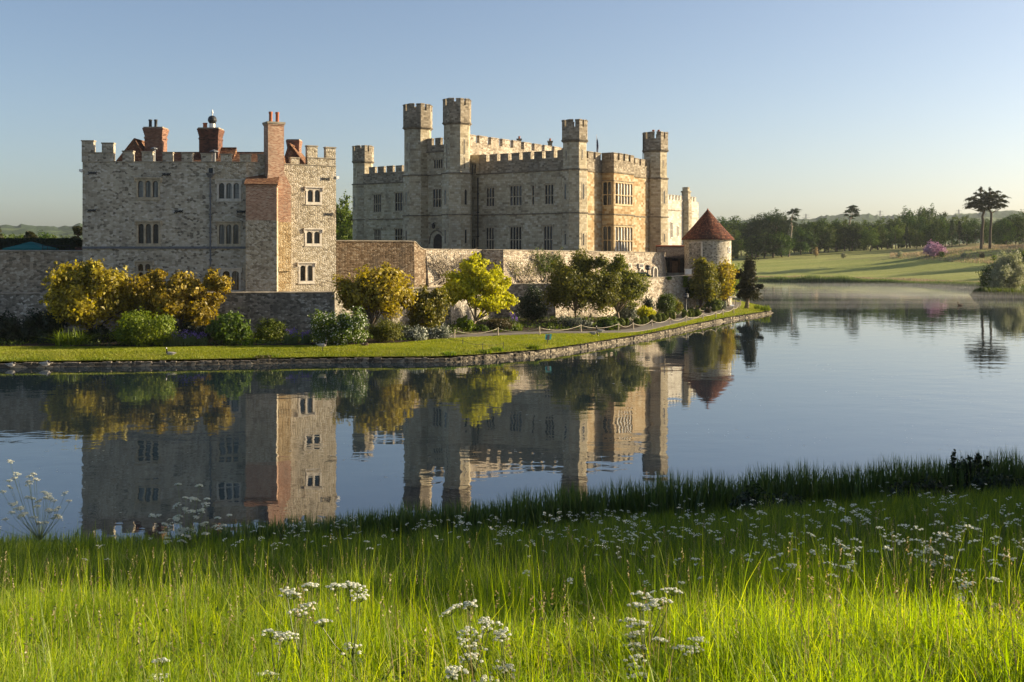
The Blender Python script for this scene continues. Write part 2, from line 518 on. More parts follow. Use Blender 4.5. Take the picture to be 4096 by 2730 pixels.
rubble('edging_stone', [(0.0, (0.06, 0.052, 0.04)), (0.4, (0.15, 0.125, 0.09)), (1.0, (0.28, 0.24, 0.175))], (0.07, 0.06, 0.045), 0.5, 0.3, 0.9, 0.06, 0.6, 0.8)
CS = [(0.0, (0.26, 0.21, 0.135)), (0.15, (0.37, 0.305, 0.20)), (0.5, (0.45, 0.38, 0.255)), (0.8, (0.49, 0.42, 0.29)), (1.0, (0.54, 0.48, 0.355))]
coursed('castle_ashlar', CS, (0.36, 0.29, 0.19), 0.62, 0.29, 0.014, 0.5, 0.03, 0.4, squash=0.7)
coursed('castle_gold', [(0.0, (0.25, 0.16, 0.075)), (0.3, (0.33, 0.23, 0.12)), (0.6, (0.38, 0.295, 0.175)), (1.0, (0.45, 0.385, 0.27))], (0.36, 0.28, 0.17), 0.66, 0.33, 0.012, 0.4, 0.03, 0.18, stain_col=(0.22, 0.16, 0.09), squash=0.75)
coursed('castle_parapet', [(0.0, (0.16, 0.13, 0.09)), (0.35, (0.245, 0.20, 0.14)), (0.7, (0.32, 0.265, 0.19)), (1.0, (0.41, 0.355, 0.27))], (0.29, 0.24, 0.17), 0.5, 0.24, 0.014, 0.7, 0.04, 0.55, squash=0.7)
coursed('white_ashlar', [(0.0, (0.34, 0.31, 0.25)), (0.5, (0.45, 0.41, 0.34)), (1.0, (0.54, 0.51, 0.44))], (0.38, 0.34, 0.28), 0.8, 0.36, 0.02, 0.5, 0.03, 0.3, stain_col=(0.34, 0.31, 0.26))
coursed('red_brick', [(0.0, (0.12, 0.05, 0.033)), (0.4, (0.20, 0.085, 0.052)), (0.75, (0.27, 0.125, 0.078)), (1.0, (0.34, 0.20, 0.14))], (0.28, 0.21, 0.155), 0.24, 0.085, 0.012, 0.6, 0.02, 0.35, warp=0.01)
coursed('pale_brick', [(0.0, (0.23, 0.105, 0.058)), (0.35, (0.36, 0.175, 0.10)), (0.7, (0.43, 0.25, 0.16)), (1.0, (0.50, 0.36, 0.25))], (0.40, 0.32, 0.24), 0.24, 0.085, 0.015, 0.6, 0.02, 0.3, warp=0.01)
coursed('sooty_brick', [(0.0, (0.05, 0.03, 0.025)), (0.4, (0.14, 0.055, 0.035)), (1.0, (0.22, 0.09, 0.055))], (0.13, 0.10, 0.08), 0.24, 0.085, 0.012, 0.6, 0.02, 0.65, stain_col=(0.035, 0.03, 0.028), warp=0.01)
coursed('roof_tile', [(0.0, (0.11, 0.052, 0.03)), (0.5, (0.21, 0.10, 0.055)), (1.0, (0.31, 0.18, 0.10))], (0.06, 0.032, 0.023), 0.26, 0.2, 0.02, 0.9, 0.04, 0.5, stain_col=(0.10, 0.06, 0.04), warp=0.02, lichen=(0.42, 0.19, 0.03))
coursed('cone_tile', [(0.0, (0.055, 0.022, 0.015)), (0.35, (0.12, 0.038, 0.022)), (0.7, (0.19, 0.06, 0.032)), (1.0, (0.29, 0.12, 0.065))], (0.035, 0.018, 0.014), 0.3, 0.22, 0.03, 1.0, 0.06, 0.7, stain_col=(0.05, 0.032, 0.025), warp=0.03, lichen=(0.30, 0.17, 0.10))
coursed('dark_tile', [(0.0, (0.04, 0.032, 0.028)), (0.5, (0.075, 0.058, 0.05)), (1.0, (0.13, 0.11, 0.10))], (0.03, 0.025, 0.022), 0.2, 0.16, 0.02, 0.9, 0.04, 0.4, warp=0.02)
plain('dressed_stone', (0.40, 0.335, 0.235), 0.9, 0.15, 0.3, 3.0, 0.3)
plain('pale_stone', (0.58, 0.52, 0.43), 0.9, 0.15, 0.2, 3.0, 0.2)
plain('gold_stone', (0.44, 0.335, 0.20), 0.9, 0.15, 0.25, 3.0, 0.2)
plain('string_stone', (0.17, 0.14, 0.10), 0.95, 0.1, 0.45, 2.0, 0.5)
plain('coping', (0.30, 0.255, 0.19), 0.95, 0.1, 0.45, 1.5, 0.5)
plain('iron', (0.025, 0.026, 0.028), 0.5, 0.4)
plain('lead', (0.12, 0.125, 0.135), 0.5, 0.4)
plain('terracotta', (0.36, 0.125, 0.06), 0.8, 0.2)
plain('dark_timber', (0.07, 0.036, 0.02), 0.8, 0.2, 0.5, 4.0, 0.4)
plain('timber', (0.22, 0.11, 0.055), 0.8, 0.2, 0.4, 4.0, 0.4)
plain('post_wood', (0.42, 0.35, 0.25), 0.85, 0.2, 0.3, 8.0)
plain('rope', (0.42, 0.37, 0.28), 0.9, 0.1, 0.15, 20.0)
plain('bark', (0.11, 0.085, 0.06), 0.95, 0.1, 0.4, 5.0, 0.6)
plain('pale_bark', (0.27, 0.215, 0.155), 0.95, 0.1, 0.35, 5.0, 0.6)
plain('grey_twig', (0.31, 0.26, 0.20), 0.95, 0.1, 0.3, 5.0)
plain('teal_paint', (0.01, 0.17, 0.19), 0.5, 0.4)
plain('teal_canvas', (0.012, 0.135, 0.125), 0.85, 0.2, 0.15)
plain('white_paint', (0.72, 0.71, 0.68), 0.6, 0.3, 0.1)
plain('car_green', (0.035, 0.085, 0.055), 0.3, 0.5, 0.1)
plain('rubber', (0.02, 0.02, 0.02), 0.8, 0.3)
plain('flag_cloth', (0.09, 0.10, 0.14), 0.9, 0.1, 0.6, 9.0)
plain('goose_grey', (0.34, 0.31, 0.27), 0.9, 0.1, 0.5, 14.0)
plain('goose_black', (0.022, 0.02, 0.02), 0.8, 0.2)
plain('goose_white', (0.68, 0.65, 0.58), 0.9, 0.1, 0.1)
plain('duck_brown', (0.16, 0.11, 0.07), 0.9, 0.1, 0.5, 14.0)
plain('plank_dark', (0.045, 0.035, 0.03), 0.8, 0.2, 0.4, 4.0)

t = NT('glass_dark'); o = t.coord(); nz = t.noise(o, 1.3, 2)
t.base(t.ramp(nz.outputs[0], [(0.35, (0.012, 0.014, 0.015)), (0.7, (0.04, 0.043, 0.045))]), 0.12, 0.5); t.bump(t.noise(o, 3.0, 2).outputs[0], 0.06, 0.05)
t = NT('glass_curtain'); o = t.coord(); wv = t.node("ShaderNodeTexNoise"); wv.inputs['Scale'].default_value = 1.0; t.link(t.scale(o, (5.0, 5.0, 0.3)), wv.inputs['Vector'])
t.base(t.ramp(wv.outputs[0], [(0.4, (0.03, 0.033, 0.035)), (0.62, (0.20, 0.205, 0.205))]), 0.12, 0.5); t.b.inputs['Coat Weight'].default_value = 0.4; t.b.inputs['Coat Roughness'].default_value = 0.06
t = NT('glass_blind'); o = t.coord(); wv = t.node("ShaderNodeTexNoise"); wv.inputs['Scale'].default_value = 1.0; t.link(t.scale(o, (1.2, 1.2, 0.25)), wv.inputs['Vector'])
t.base(t.ramp(wv.outputs[0], [(0.42, (0.26, 0.27, 0.26)), (0.6, (0.70, 0.70, 0.66))]), 0.3, 0.5)

# foliage
leaf('lf_gold', (0.11, 0.095, 0.010), (0.33, 0.255, 0.018), (0.58, 0.46, 0.042), 0.42, 0.045, 0.15)
leaf('lf_gold_green', (0.06, 0.07, 0.010), (0.16, 0.155, 0.016), (0.32, 0.265, 0.03), 0.4, 0.04, 0.15)
leaf('lf_lime', (0.26, 0.27, 0.010), (0.47, 0.45, 0.014), (0.66, 0.60, 0.035), 0.45, 0.03, 0.1)
leaf('lf_bright', (0.06, 0.10, 0.008), (0.15, 0.21, 0.012), (0.28, 0.33, 0.02), 0.42, 0.03, 0.2)
leaf('lf_green', (0.035, 0.06, 0.010), (0.085, 0.125, 0.016), (0.16, 0.205, 0.028), 0.38, 0.035)
leaf('lf_dark', (0.010, 0.018, 0.007), (0.022, 0.036, 0.011), (0.040, 0.058, 0.017), 0.25, 0.05)
leaf('lf_box', (0.035, 0.055, 0.007), (0.095, 0.125, 0.010), (0.22, 0.24, 0.018), 0.3, 0.03)
leaf('lf_olive', (0.045, 0.055, 0.010), (0.12, 0.128, 0.02), (0.27, 0.245, 0.04), 0.38, 0.03, 0.2)
leaf('lf_brown', (0.035, 0.035, 0.014), (0.075, 0.062, 0.024), (0.115, 0.085, 0.035), 0.3, 0.04)
leaf('lf_grey', (0.07, 0.085, 0.055), (0.13, 0.145, 0.10), (0.21, 0.225, 0.165), 0.3, 0.05)
leaf('lf_conifer', (0.012, 0.024, 0.009), (0.028, 0.046, 0.013), (0.06, 0.08, 0.02), 0.25, 0.02)
leaf('lf_cypress', (0.018, 0.022, 0.008), (0.04, 0.043, 0.012), (0.085, 0.08, 0.02), 0.25, 0.04)
leaf('lf_wood', (0.016, 0.036, 0.006), (0.044, 0.080, 0.009), (0.11, 0.155, 0.018), 0.2, 0.02, 0.7)
leaf('lf_wood_light', (0.035, 0.06, 0.010), (0.08, 0.115, 0.016), (0.16, 0.19, 0.03), 0.28, 0.02, 0.5)
leaf('lf_pink', (0.36, 0.18, 0.27), (0.50, 0.28, 0.39), (0.62, 0.41, 0.52), 0.35, 0.04)
leaf('lf_willow', (0.14, 0.16, 0.06), (0.26, 0.27, 0.13), (0.46, 0.45, 0.30), 0.4, 0.06)
leaf('petal_white', (0.66, 0.66, 0.54), (0.76, 0.76, 0.66), (0.84, 0.84, 0.75), 0.45, 0.02, 0.05)
leaf('petal_violet', (0.12, 0.08, 0.28), (0.20, 0.14, 0.40), (0.30, 0.22, 0.48), 0.35, 0.03, 0.05)
leaf('lf_iris', (0.07, 0.11, 0.03), (0.12, 0.17, 0.045), (0.18, 0.24, 0.06), 0.4, 0.06)
leaf('grass_near', (0.085, 0.135, 0.014), (0.22, 0.29, 0.022), (0.45, 0.455, 0.045), 0.55, 0.03, 0.0, 0.5, tval=1.9)
leaf('grass_shaded', (0.045, 0.08, 0.014), (0.11, 0.165, 0.022), (0.25, 0.29, 0.04), 0.5, 0.03, 0.0, 0.5, tval=1.4)  # duller copy of grass_near, the bank's shade put into its colour
leaf('lawn_blade', (0.16, 0.20, 0.016), (0.26, 0.28, 0.026), (0.37, 0.34, 0.08), 0.4, 0.02, 0.0, 0.75)
leaf('grass_dry', (0.24, 0.17, 0.08), (0.34, 0.25, 0.13), (0.42, 0.33, 0.18), 0.4, 0.04, 0.0)
leaf('reed_leaf', (0.04, 0.075, 0.018), (0.07, 0.12, 0.026), (0.13, 0.18, 0.04), 0.4, 0.05, 0.0)
leaf('far_reed', (0.075, 0.115, 0.028), (0.13, 0.17, 0.045), (0.19, 0.22, 0.065), 0.35, 0.04, 0.0)
leaf('pink_grass', (0.22, 0.17, 0.10), (0.31, 0.24, 0.15), (0.38, 0.31, 0.20), 0.35, 0.03, 0.0)
leaf('stem_green', (0.10, 0.14, 0.03), (0.15, 0.19, 0.05), (0.20, 0.22, 0.07), 0.3, 0.05, 0.0)

# ground
t = NT('lawn'); o = t.coord()
a = t.noise(o, 0.35, 4); b = t.noise(o, 6.0, 5, 0.7); c_ = t.noise(o, 30.0, 3, 0.7)
c = t.ramp(a.outputs[0], [(0.3, (0.15, 0.185, 0.018)), (0.5, (0.22, 0.24, 0.028)), (0.68, (0.30, 0.275, 0.065)), (0.8, (0.34, 0.29, 0.12))])
c = t.mix(0.55, c, t.ramp(b.outputs[0], [(0.3, 0.25), (0.7, 0.75)]), 'OVERLAY')
t.base(c, 0.95, 0.1); t.bump(t.math('ADD', b.outputs[0], c_.outputs[0]), 1.0, 0.12)
t = NT('soil'); o = t.coord(); b = t.noise(o, 3.0, 5, 0.7)
t.base(t.ramp(b.outputs[0], [(0.3, (0.03, 0.022, 0.014)), (0.7, (0.075, 0.055, 0.035))]), 0.95, 0.1); t.bump(b.outputs[0], 1.0, 0.1)
t = NT('path_tarmac'); o = t.coord(); b = t.noise(o, 2.0, 5, 0.7)
t.base(t.ramp(b.outputs[0], [(0.3, (0.14, 0.12, 0.10)), (0.7, (0.21, 0.185, 0.155))]), 0.9, 0.15); t.bump(b.outputs[0], 0.3, 0.02)
t = NT('near_soil'); o = t.coord(); b = t.noise(o, 2.0, 5, 0.7)
t.base(t.ramp(b.outputs[0], [(0.3, (0.03, 0.05, 0.01)), (0.7, (0.06, 0.085, 0.016))]), 0.95, 0.1); t.bump(b.outputs[0], 1.0, 0.15)
t = NT('fairway'); o = t.coord()
a = t.noise(t.scale(o, (0.02, 0.07, 0.02)), 1.0, 6, 0.68); b = t.noise(o, 0.8, 5, 0.7)
at = t.node("ShaderNodeAttribute"); at.attribute_name = 'rough_grass'
c = t.ramp(a.outputs[0], [(0.3, (0.21, 0.245, 0.06)), (0.5, (0.28, 0.295, 0.08)), (0.7, (0.33, 0.32, 0.11))])
rg = t.ramp(b.outputs[0], [(0.35, (0.15, 0.165, 0.05)), (0.65, (0.30, 0.245, 0.125))])
c = t.mix(at.outputs['Fac'], c, rg)
c = t.mix(0.3, c, t.ramp(b.outputs[0], [(0.3, 0.3), (0.7, 0.7)]), 'OVERLAY')
t.base(c, 0.95, 0.1); t.bump(b.outputs[0], 0.8, 0.5)
t = NT('hill_wood'); o = t.coord()
a = t.noise(o, 0.0045, 3, 0.5); b = t.noise(o, 0.06, 4, 0.7)
c = t.ramp(a.outputs[0], [(0.50, (0.04, 0.065, 0.025)), (0.56, (0.045, 0.07, 0.028)), (0.58, (0.10, 0.135, 0.05)), (0.7, (0.12, 0.15, 0.06))])
c = t.mix(0.6, c, t.ramp(b.outputs[0], [(0.35, 0.2), (0.65, 0.75)]), 'OVERLAY')
t.base(c, 0.95, 0.1); t.bump(b.outputs[0], 1.0, 8.0)

# water
t = NT('lake_water'); o = t.coord()
sw = t.scale(o, (0.75, 1.0, 1.0))
n1 = t.noise(sw, 0.55, 2, 0.5); n2 = t.noise(sw, 2.3, 2, 0.5); n3 = t.noise(o, 0.06, 2, 0.5); n4 = t.noise(sw, 7.0, 2, 0.6)
h = t.math('ADD', t.math('MULTIPLY', n1.outputs[0], 0.030), t.math('MULTIPLY', n2.outputs[0], 0.0045))
amp = t.ramp(n3.outputs[0], [(0.4, 0.35), (0.65, 1.0)])
h = t.math('MULTIPLY', t.math('ADD', h, t.math('MULTIPLY', n4.outputs[0], 0.0007)), amp)
bp = t.node("ShaderNodeBump"); bp.inputs['Strength'].default_value = 0.6; bp.inputs['Distance'].default_value = 1.0
t.link(h, bp.inputs['Height']); t.link(bp.outputs[0], t.b.inputs['Normal'])
sp = t.noise(t.scale(o, (1.0, 1.0, 1.0)), 3.2, 3, 0.6); sp2 = t.noise(o, 0.09, 3, 0.6)
spm = t.math('MULTIPLY', t.ramp(sp.outputs[0], [(0.665, 0.0), (0.70, 1.0)]), t.ramp(sp2.outputs[0], [(0.45, 0.0), (0.6, 1.0)]))
t.base(t.mix(spm, (0.012, 0.022, 0.030), (0.06, 0.07, 0.045)), 0.015, 0.5)
t.link(t.math('MULTIPLY_ADD', spm, 0.5), t.b.inputs['Roughness'])
rr = t.math('ADD', t.math('MULTIPLY', spm, 0.5), 0.012); t.link(rr, t.b.inputs['Roughness'])
t.b.inputs['IOR'].default_value = 3.0
# ------------------------------------------------------------------ ground levels
SHORE = [(-700, 73.5), (0, 74.6), (700, 75.9), (1300, 77.9), (1743, 78.3), (1912, 79.9), (2167, 84), (2320, 88.8), (2450, 94.1), (2570, 99.6), (2688, 106.8), (2807, 116.6), (2926, 126.6), (3045, 136), (3085, 141.5)]
BACKP = [(-700, 93.5), (1000, 94.5), (1338, 95.5), (1500, 100), (1626, 105), (1802, 107), (2014, 118), (2218, 121), (2400, 126), (2549, 133), (2775, 142), (2785, 190), (2850, 181), (2960, 166), (3050, 150), (3085, 143)]
def interp(tab, x):
    if x <= tab[0][0]: return tab[0][1]
    for (a, b), (c, d) in zip(tab, tab[1:]):
        if x <= c: return b + (d - b) * (x - a) / (c - a)
    return tab[-1][1]
GZ = 0.75      # level of the island's lawn above the water
def gz(sx): return 0.75 - 0.28 * min(1.0, max(0.0, (sx - 2230) / 340.0))
def ground_Y(sx, sy, z=None):
    if z is None: z = gz(sx)
    Y = FOC * (CZ - z) / (sy - YH)
    return max(Y, interp(SHORE, sx) + 0.7)

def build_island():
    mb = MB()
    xs = list(np.arange(-700, 2600, 30)) + list(np.arange(2600, 3086, 12))
    V = [0, 0.02, 0.06, 0.12, 0.2, 0.3, 0.45, 0.6, 0.75, 0.9, 1.0]
    for i in range(len(xs) - 1):
        for j in range(len(V) - 1):
            q = []
            for (x, v) in ((xs[i], V[j]), (xs[i + 1], V[j]), (xs[i + 1], V[j + 1]), (xs[i], V[j + 1])):
                a = interp(SHORE, x) + 0.25; b = interp(BACKP, x)
                Y = a + (b - a) * v
                d = min(Y - a, max(0.0, (b - Y) if x > 2776 else 99))
                if x > 2776: d = min(d, max(0, (3085 - x) / FOC * Y))
                z = 0.42 + (gz(x) - 0.42) * min(1, d / 3.0) + 0.05 * (gz(x) - 0.42) / 0.33 * math.sin(px(x, Y) * 0.7) * math.sin(Y * 0.5) * min(1, d / 3)
                q.append((px(x, Y), Y, z))
            mb.poly(q)
    o = mb.build('lawn', M['lawn'], None, True)
    return kind(o, 'structure')
build_island()

def strip(name, pts, mat, z, width):
    """a path: pts are (x, y) centre points"""
    mb = MB()
    L, Rr = [], []
    for k, p in enumerate(pts):
        a = Vector(pts[max(0, k - 1)][:2]); b = Vector(pts[min(len(pts) - 1, k + 1)][:2])
        d = (b - a).normalized(); n = Vector((-d.y, d.x))
        c = Vector(p[:2]); L.append(c + n * width / 2); Rr.append(c - n * width / 2)
    zz = [gz(XC + FOC * p[0] / p[1]) + z for p in pts]
    for k in range(len(pts) - 1):
        mb.poly([(L[k].x, L[k].y, zz[k]), (Rr[k].x, Rr[k].y, zz[k]), (Rr[k + 1].x, Rr[k + 1].y, zz[k + 1]), (L[k + 1].x, L[k + 1].y, zz[k + 1])])
        for S in (L, Rr):
            mb.poly([(S[k].x, S[k].y, zz[k]), (S[k + 1].x, S[k + 1].y, zz[k + 1]), (S[k + 1].x, S[k + 1].y, zz[k + 1] - 0.25), (S[k].x, S[k].y, zz[k] - 0.25)])
    return kind(mb.build(name, mat), 'structure')
PATH = [(1700, 90.6), (1810, 92), (2000, 94.5), (2167, 96.3), (2330, 98), (2507, 101.6), (2652, 112), (2797, 126.8), (2880, 136.2), (2928, 149), (2936, 160)]
def smooth_path(tab, n=8):
    out = []
    for k in range(len(tab) - 1):
        p0, p1, p2, p3 = tab[max(0, k - 1)], tab[k], tab[k + 1], tab[min(len(tab) - 1, k + 2)]
        for q in range(n):
            t = q / n
            out.append(tuple(0.5 * (2 * b + (c - a) * t + (2 * a - 5 * b + 4 * c - d) * t * t + (-a + 3 * b - 3 * c + d) * t ** 3) for a, b, c, d in zip(p0, p1, p2, p3)))
    out.append(tab[-1])
    return out
path_pts = [(px(x, Y), Y) for x, Y in smooth_path(PATH)]
strip('path', path_pts, M['path_tarmac'], 0.085, 2.1)
# the planted beds behind the lawn and the path
mb = MB()
bed_front = [(-700, 82.2), (0, 82.6), (700, 82.4), (1000, 83.0), (1400, 84.0), (1600, 86.0), (1760, 90.0), (1815, 93.7), (2000, 96.2), (2167, 98.0), (2330, 99.8), (2507, 103.5), (2652, 114.0), (2775, 126.0), (2850, 135), (2890, 143)]
xs = list(np.arange(-700, 2890, 20))
for i in range(len(xs) - 1):
    q = []
    for x, s in ((xs[i], 0), (xs[i + 1], 0), (xs[i + 1], 1), (xs[i], 1)):
        Y = interp(bed_front, x) if s == 0 else min(interp(BACKP, x), 149)
        q.append((px(x, Y), Y, gz(x) + 0.075 + (0.02 if s else 0)))
    mb.poly(q)
kind(mb.build('soil_bed_ground', M['soil']), 'structure')
# the raised terrace behind the lower wall
mb = MB()
pts = [(px(x, Y), Y, 3.8) for x, Y in [(-900, 93.0), (1000, 94.0), (1338, 94.4), (1500, 99.6), (1626, 104.4), (1802, 106.4), (2014, 117), (2218, 119.8), (2400, 125), (2549, 132), (2770, 141), (2775, 160), (2700, 230)]] + [(-90, 240, 3.8)]
mb.poly(pts)
kind(mb.build('terrace_ground', M['path_tarmac']), 'structure')

mb = MB(); mb.poly([(-500, 22, 0), (500, 22, 0), (500, 345, 0), (-500, 345, 0)])
kind(mb.build('water', M['lake_water']), 'structure')

# stone edging along the island's shore: one low wall of rough blocks
mb = MB(); rr = random.Random(5)
sp = smooth_path(SHORE, 40)
sh = [Vector((px(x, Y), Y)) for x, Y in sp]
acc = 0; cur = sh[0]; k = 0
def walk(pts, step):
    out = [pts[0]]; rem = step()
    for a, b in zip(pts, pts[1:]):
        L = (b - a).length; pos = 0
        while L - pos >= rem:
            pos += rem; out.append(a + (b - a) * (pos / L)); rem = step()
        rem -= L - pos
    return out
wp = walk(sh, lambda: rr.uniform(0.22, 0.6))
for a, b in zip(wp, wp[1:]):
    d = (b - a).normalized(); n = Vector((d.y, -d.x))
    j = rr.uniform(-0.05, 0.06); h = 0.31 + rr.uniform(-0.05, 0.05); g = rr.uniform(0.0, 0.02)
    q = [a + n * (0.12 + j) + d * g, b + n * (0.12 + j) - d * g, b - n * 0.4 - d * g, a - n * 0.4 + d * g]
    mb.hexa([(p.x, p.y, 0.06) for p in q], [(p.x - n.x * 0.03 * (i < 2), p.y - n.y * 0.03 * (i < 2), h) for i, p in enumerate(q)])
for a, b in zip(sh, sh[1:]):
    d = (b - a).normalized(); n = Vector((d.y, -d.x))
    q = [a + n * 0.28, b + n * 0.28, b - n * 0.3, a - n * 0.3]
    mb.hexa([(p.x, p.y, -0.4) for p in q], [(p.x, p.y, 0.07) for p in q])
tag(mb.build('lake_edging', M['edging_stone']), 'low rough stone edging along the lawn at the water', 'stone edging')

# ------------------------------------------------------------------ free-standing walls
def poly_wall(name, label, pts, zb, mat, thick=0.6, batter=0.0, cope=M['coping'], extra=None, copeh=0.14, cw=0.06):
    """pts: (x, y, ztop) from left to right; the front faces the camera side"""
    root = thing(name, label, 'wall', (pts[0][0], pts[0][1], zb))
    mb = MB(); cp = MB()
    N = len(pts)
    ns = []
    for k in range(N - 1):
        d = Vector((pts[k + 1][0] - pts[k][0], pts[k + 1][1] - pts[k][1])).normalized()
        ns.append(Vector((d.y, -d.x)))
    def nrm(k):
        a = ns[max(0, k - 1)]; b = ns[min(N - 2, k)]
        m = (a + b); m.normalize()
        return m / max(0.5, m.dot(b))
    for k in range(N - 1):
        n0, n1 = nrm(k), nrm(k + 1)
        A, B = Vector(pts[k][:2]), Vector(pts[k + 1][:2])
        z0, z1 = pts[k][2], pts[k + 1][2]
        f0, f1 = A + n0 * batter, B + n1 * batter
        r0, r1 = A - n0 * thick, B - n1 * thick
        mb.poly([(f0.x, f0.y, zb), (f1.x, f1.y, zb), (B.x, B.y, z1), (A.x, A.y, z0)])
        mb.poly([(r1.x, r1.y, zb), (r0.x, r0.y, zb), (r0.x, r0.y, z0), (r1.x, r1.y, z1)])
        mb.poly([(A.x, A.y, z0), (B.x, B.y, z1), (r1.x, r1.y, z1), (r0.x, r0.y, z0)])
        if k == 0: mb.poly([(f0.x, f0.y, zb), (A.x, A.y, z0), (r0.x, r0.y, z0), (r0.x, r0.y, zb)])
        if k == N - 2: mb.poly([(f1.x, f1.y, zb), (B.x, B.y, z1), (r1.x, r1.y, z1), (r1.x, r1.y, zb)])
        a0, a1 = A + n0 * cw, B + n1 * cw; c0, c1 = r0 - n0 * cw, r1 - n1 * cw
        cp.hexa([(a0.x, a0.y, z0 + 0.003), (a1.x, a1.y, z1 + 0.003), (c1.x, c1.y, z1 + 0.003), (c0.x, c0.y, z0 + 0.003)],
                [(a0.x, a0.y, z0 + copeh * 0.6), (a1.x, a1.y, z1 + copeh * 0.6), (c1.x, c1.y, z1 + copeh), (c0.x, c0.y, z0 + copeh)])
    mb.build('wall', mat, root)
    cp.build('coping', cope, root)
    return root
def W(sx, sy, Y): p = P(sx, sy, Y); return (p.x, p.y, p.z)
low = [W(-600, 1177, 92.2), W(0, 1179, 92.6), W(500, 1177, 92.9), W(1000, 1175, 93.2), W(1338, 1173, 93.6), W(1480, 1164, 98.5), W(1626, 1157, 103.5), W(1790, 1153, 105.5)]
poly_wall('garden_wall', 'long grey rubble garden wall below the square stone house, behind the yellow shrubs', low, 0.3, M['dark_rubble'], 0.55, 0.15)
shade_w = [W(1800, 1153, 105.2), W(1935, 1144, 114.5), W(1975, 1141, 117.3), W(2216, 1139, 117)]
poly_wall('garden_wall', 'shaded rubble garden wall behind the upright evergreen, right of the lime tree', shade_w, 0.3, M['dark_rubble'], 0.6, 0.15)  # tree shade on this stretch is put into the darker stone colour
bast = [W(2218, 1139, 117), W(2400, 1131, 121.3), W(2549, 1119, 131.2), W(2700, 1109, 137.3), W(2778, 1104, 140.5)]
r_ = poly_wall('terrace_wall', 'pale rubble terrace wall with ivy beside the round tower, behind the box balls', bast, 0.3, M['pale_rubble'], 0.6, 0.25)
# buttress on that wall, and the gate pier where the steps go up
mb = MB()
p0 = P(2366, 1300, 120.5); p1 = P(2405, 1300, 121.8)
mb.hexa([(p0.x, p0.y - 1.0, 0.3), (p1.x, p1.y - 0.9, 0.3), (p1.x + 0.6, p1.y + 2.8, 0.3), (p0.x - 0.2, p0.y + 2.6, 0.3)], [(p0.x, p0.y + 0.6, 2.3), (p1.x, p1.y + 0.6, 2.3), (p1.x + 0.6, p1.y + 2.8, 2.3), (p0.x - 0.2, p0.y + 2.6, 2.3)])
mb.build('buttress', M['pale_rubble'], r_)
up1 = [W(1340, 966, 114.9), W(1500, 967, 116.2), W(1657, 968, 117.6), W(1664, 972, 117.9), W(1672, 982, 118.2), W(1682, 993, 118.6), W(1694, 999, 119.1), W(1703, 1000, 119.6)]
poly_wall('bailey_wall', 'tall brown rubble wall curving down at its right end, between house and castle', up1, 3.6, M['brown_wall'], 0.7, 0.1)
up2 = [W(1704, 1000, 119.8), W(1925, 1002, 126.2)]
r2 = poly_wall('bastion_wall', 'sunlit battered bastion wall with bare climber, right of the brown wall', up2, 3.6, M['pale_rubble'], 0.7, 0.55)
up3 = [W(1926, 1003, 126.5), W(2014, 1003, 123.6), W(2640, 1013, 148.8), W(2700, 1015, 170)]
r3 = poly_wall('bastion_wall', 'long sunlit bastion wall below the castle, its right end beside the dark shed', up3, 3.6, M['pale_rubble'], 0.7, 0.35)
# openings in the long bastion wall: arched door, arched recess, vents
FB_ = Frame((up3[1][0], up3[1][1]), (up3[2][0] - up3[1][0], up3[2][1] - up3[1][1]))
def arch_opening(parent, F, sx0, sx1, sy0, sy1, w, name, stone, inner, rise=0.5, border=0.18):
    u0, zb = F.uz(sx0, sy1); u1, zt = F.uz(sx1, sy0)
    u0, u1 = min(u0, u1), max(u0, u1)
    mb = MB(); g = MB()
    zt = zt; c = (u0 + u1) / 2; hw = (u1 - u0) / 2
    def outline(e):
        pts = [(u0 - e, zb)]
        for k in range(9):
            t = math.pi * (1 - k / 8.0)
            pts.append((c + (hw + e) * math.cos(t), zt - rise + (rise + e) * math.sin(t) ** 0.8 if 0 < k < 8 else zt - rise))
        pts.append((u1 + e, zb))
        return pts
    a, b = outline(0), outline(border)
    for k in range(len(a) - 1):
        mb.poly([F.pt(b[k][0], w, b[k][1]), F.pt(b[k + 1][0], w, b[k + 1][1]), F.pt(a[k + 1][0], w, a[k + 1][1]), F.pt(a[k][0], w, a[k][1])])
        mb.poly([F.pt(a[k][0], w, a[k][1]), F.pt(a[k + 1][0], w, a[k + 1][1]), F.pt(a[k + 1][0], w - 0.3, a[k + 1][1]), F.pt(a[k][0], w - 0.3, a[k][1])])
        mb.poly([F.pt(b[k][0], w, b[k][1]), F.pt(b[k + 1][0], w, b[k + 1][1]), F.pt(b[k + 1][0], w - 0.4, b[k + 1][1]), F.pt(b[k][0], w - 0.4, b[k][1])])
    g.poly([F.pt(u, w - 0.06, z) for u, z in a])
    o = mb.build(name, stone, parent)
    g.build('door', inner, o)
    return o
arch_opening(r3, FB_, 2606, 2618, 1072, 1112, 0.42, 'doorway', M['pale_stone'], M['plank_dark'], 0.5, 0.2)
arch_opening(r3, FB_, 2550, 2566, 1077, 1105, 0.42, 'doorway', M['pale_stone'], M['plank_dark'], 0.6, 0.15)
for (a, b, c, d) in ((2549, 2563, 1058, 1070), (2506, 2514, 1058, 1070)):
    u0, z1 = FB_.uz(a, c); u1, z0 = FB_.uz(b, d)
    v = MB(); v.fbox(FB_, u0 - 0.1, u1 + 0.1, -0.1, 0.40, z0 - 0.1, z1 + 0.1); o = v.build('vent', M['pale_stone'], r3)
    v = MB(); v.fbox(FB_, u0, u1, 0.3, 0.41, z0, z1); v.build('grille', M['iron'], o)
lw = [W(-600, 1006, 95.4), W(0, 1007, 95.6), W(330, 1008, 95.8)]
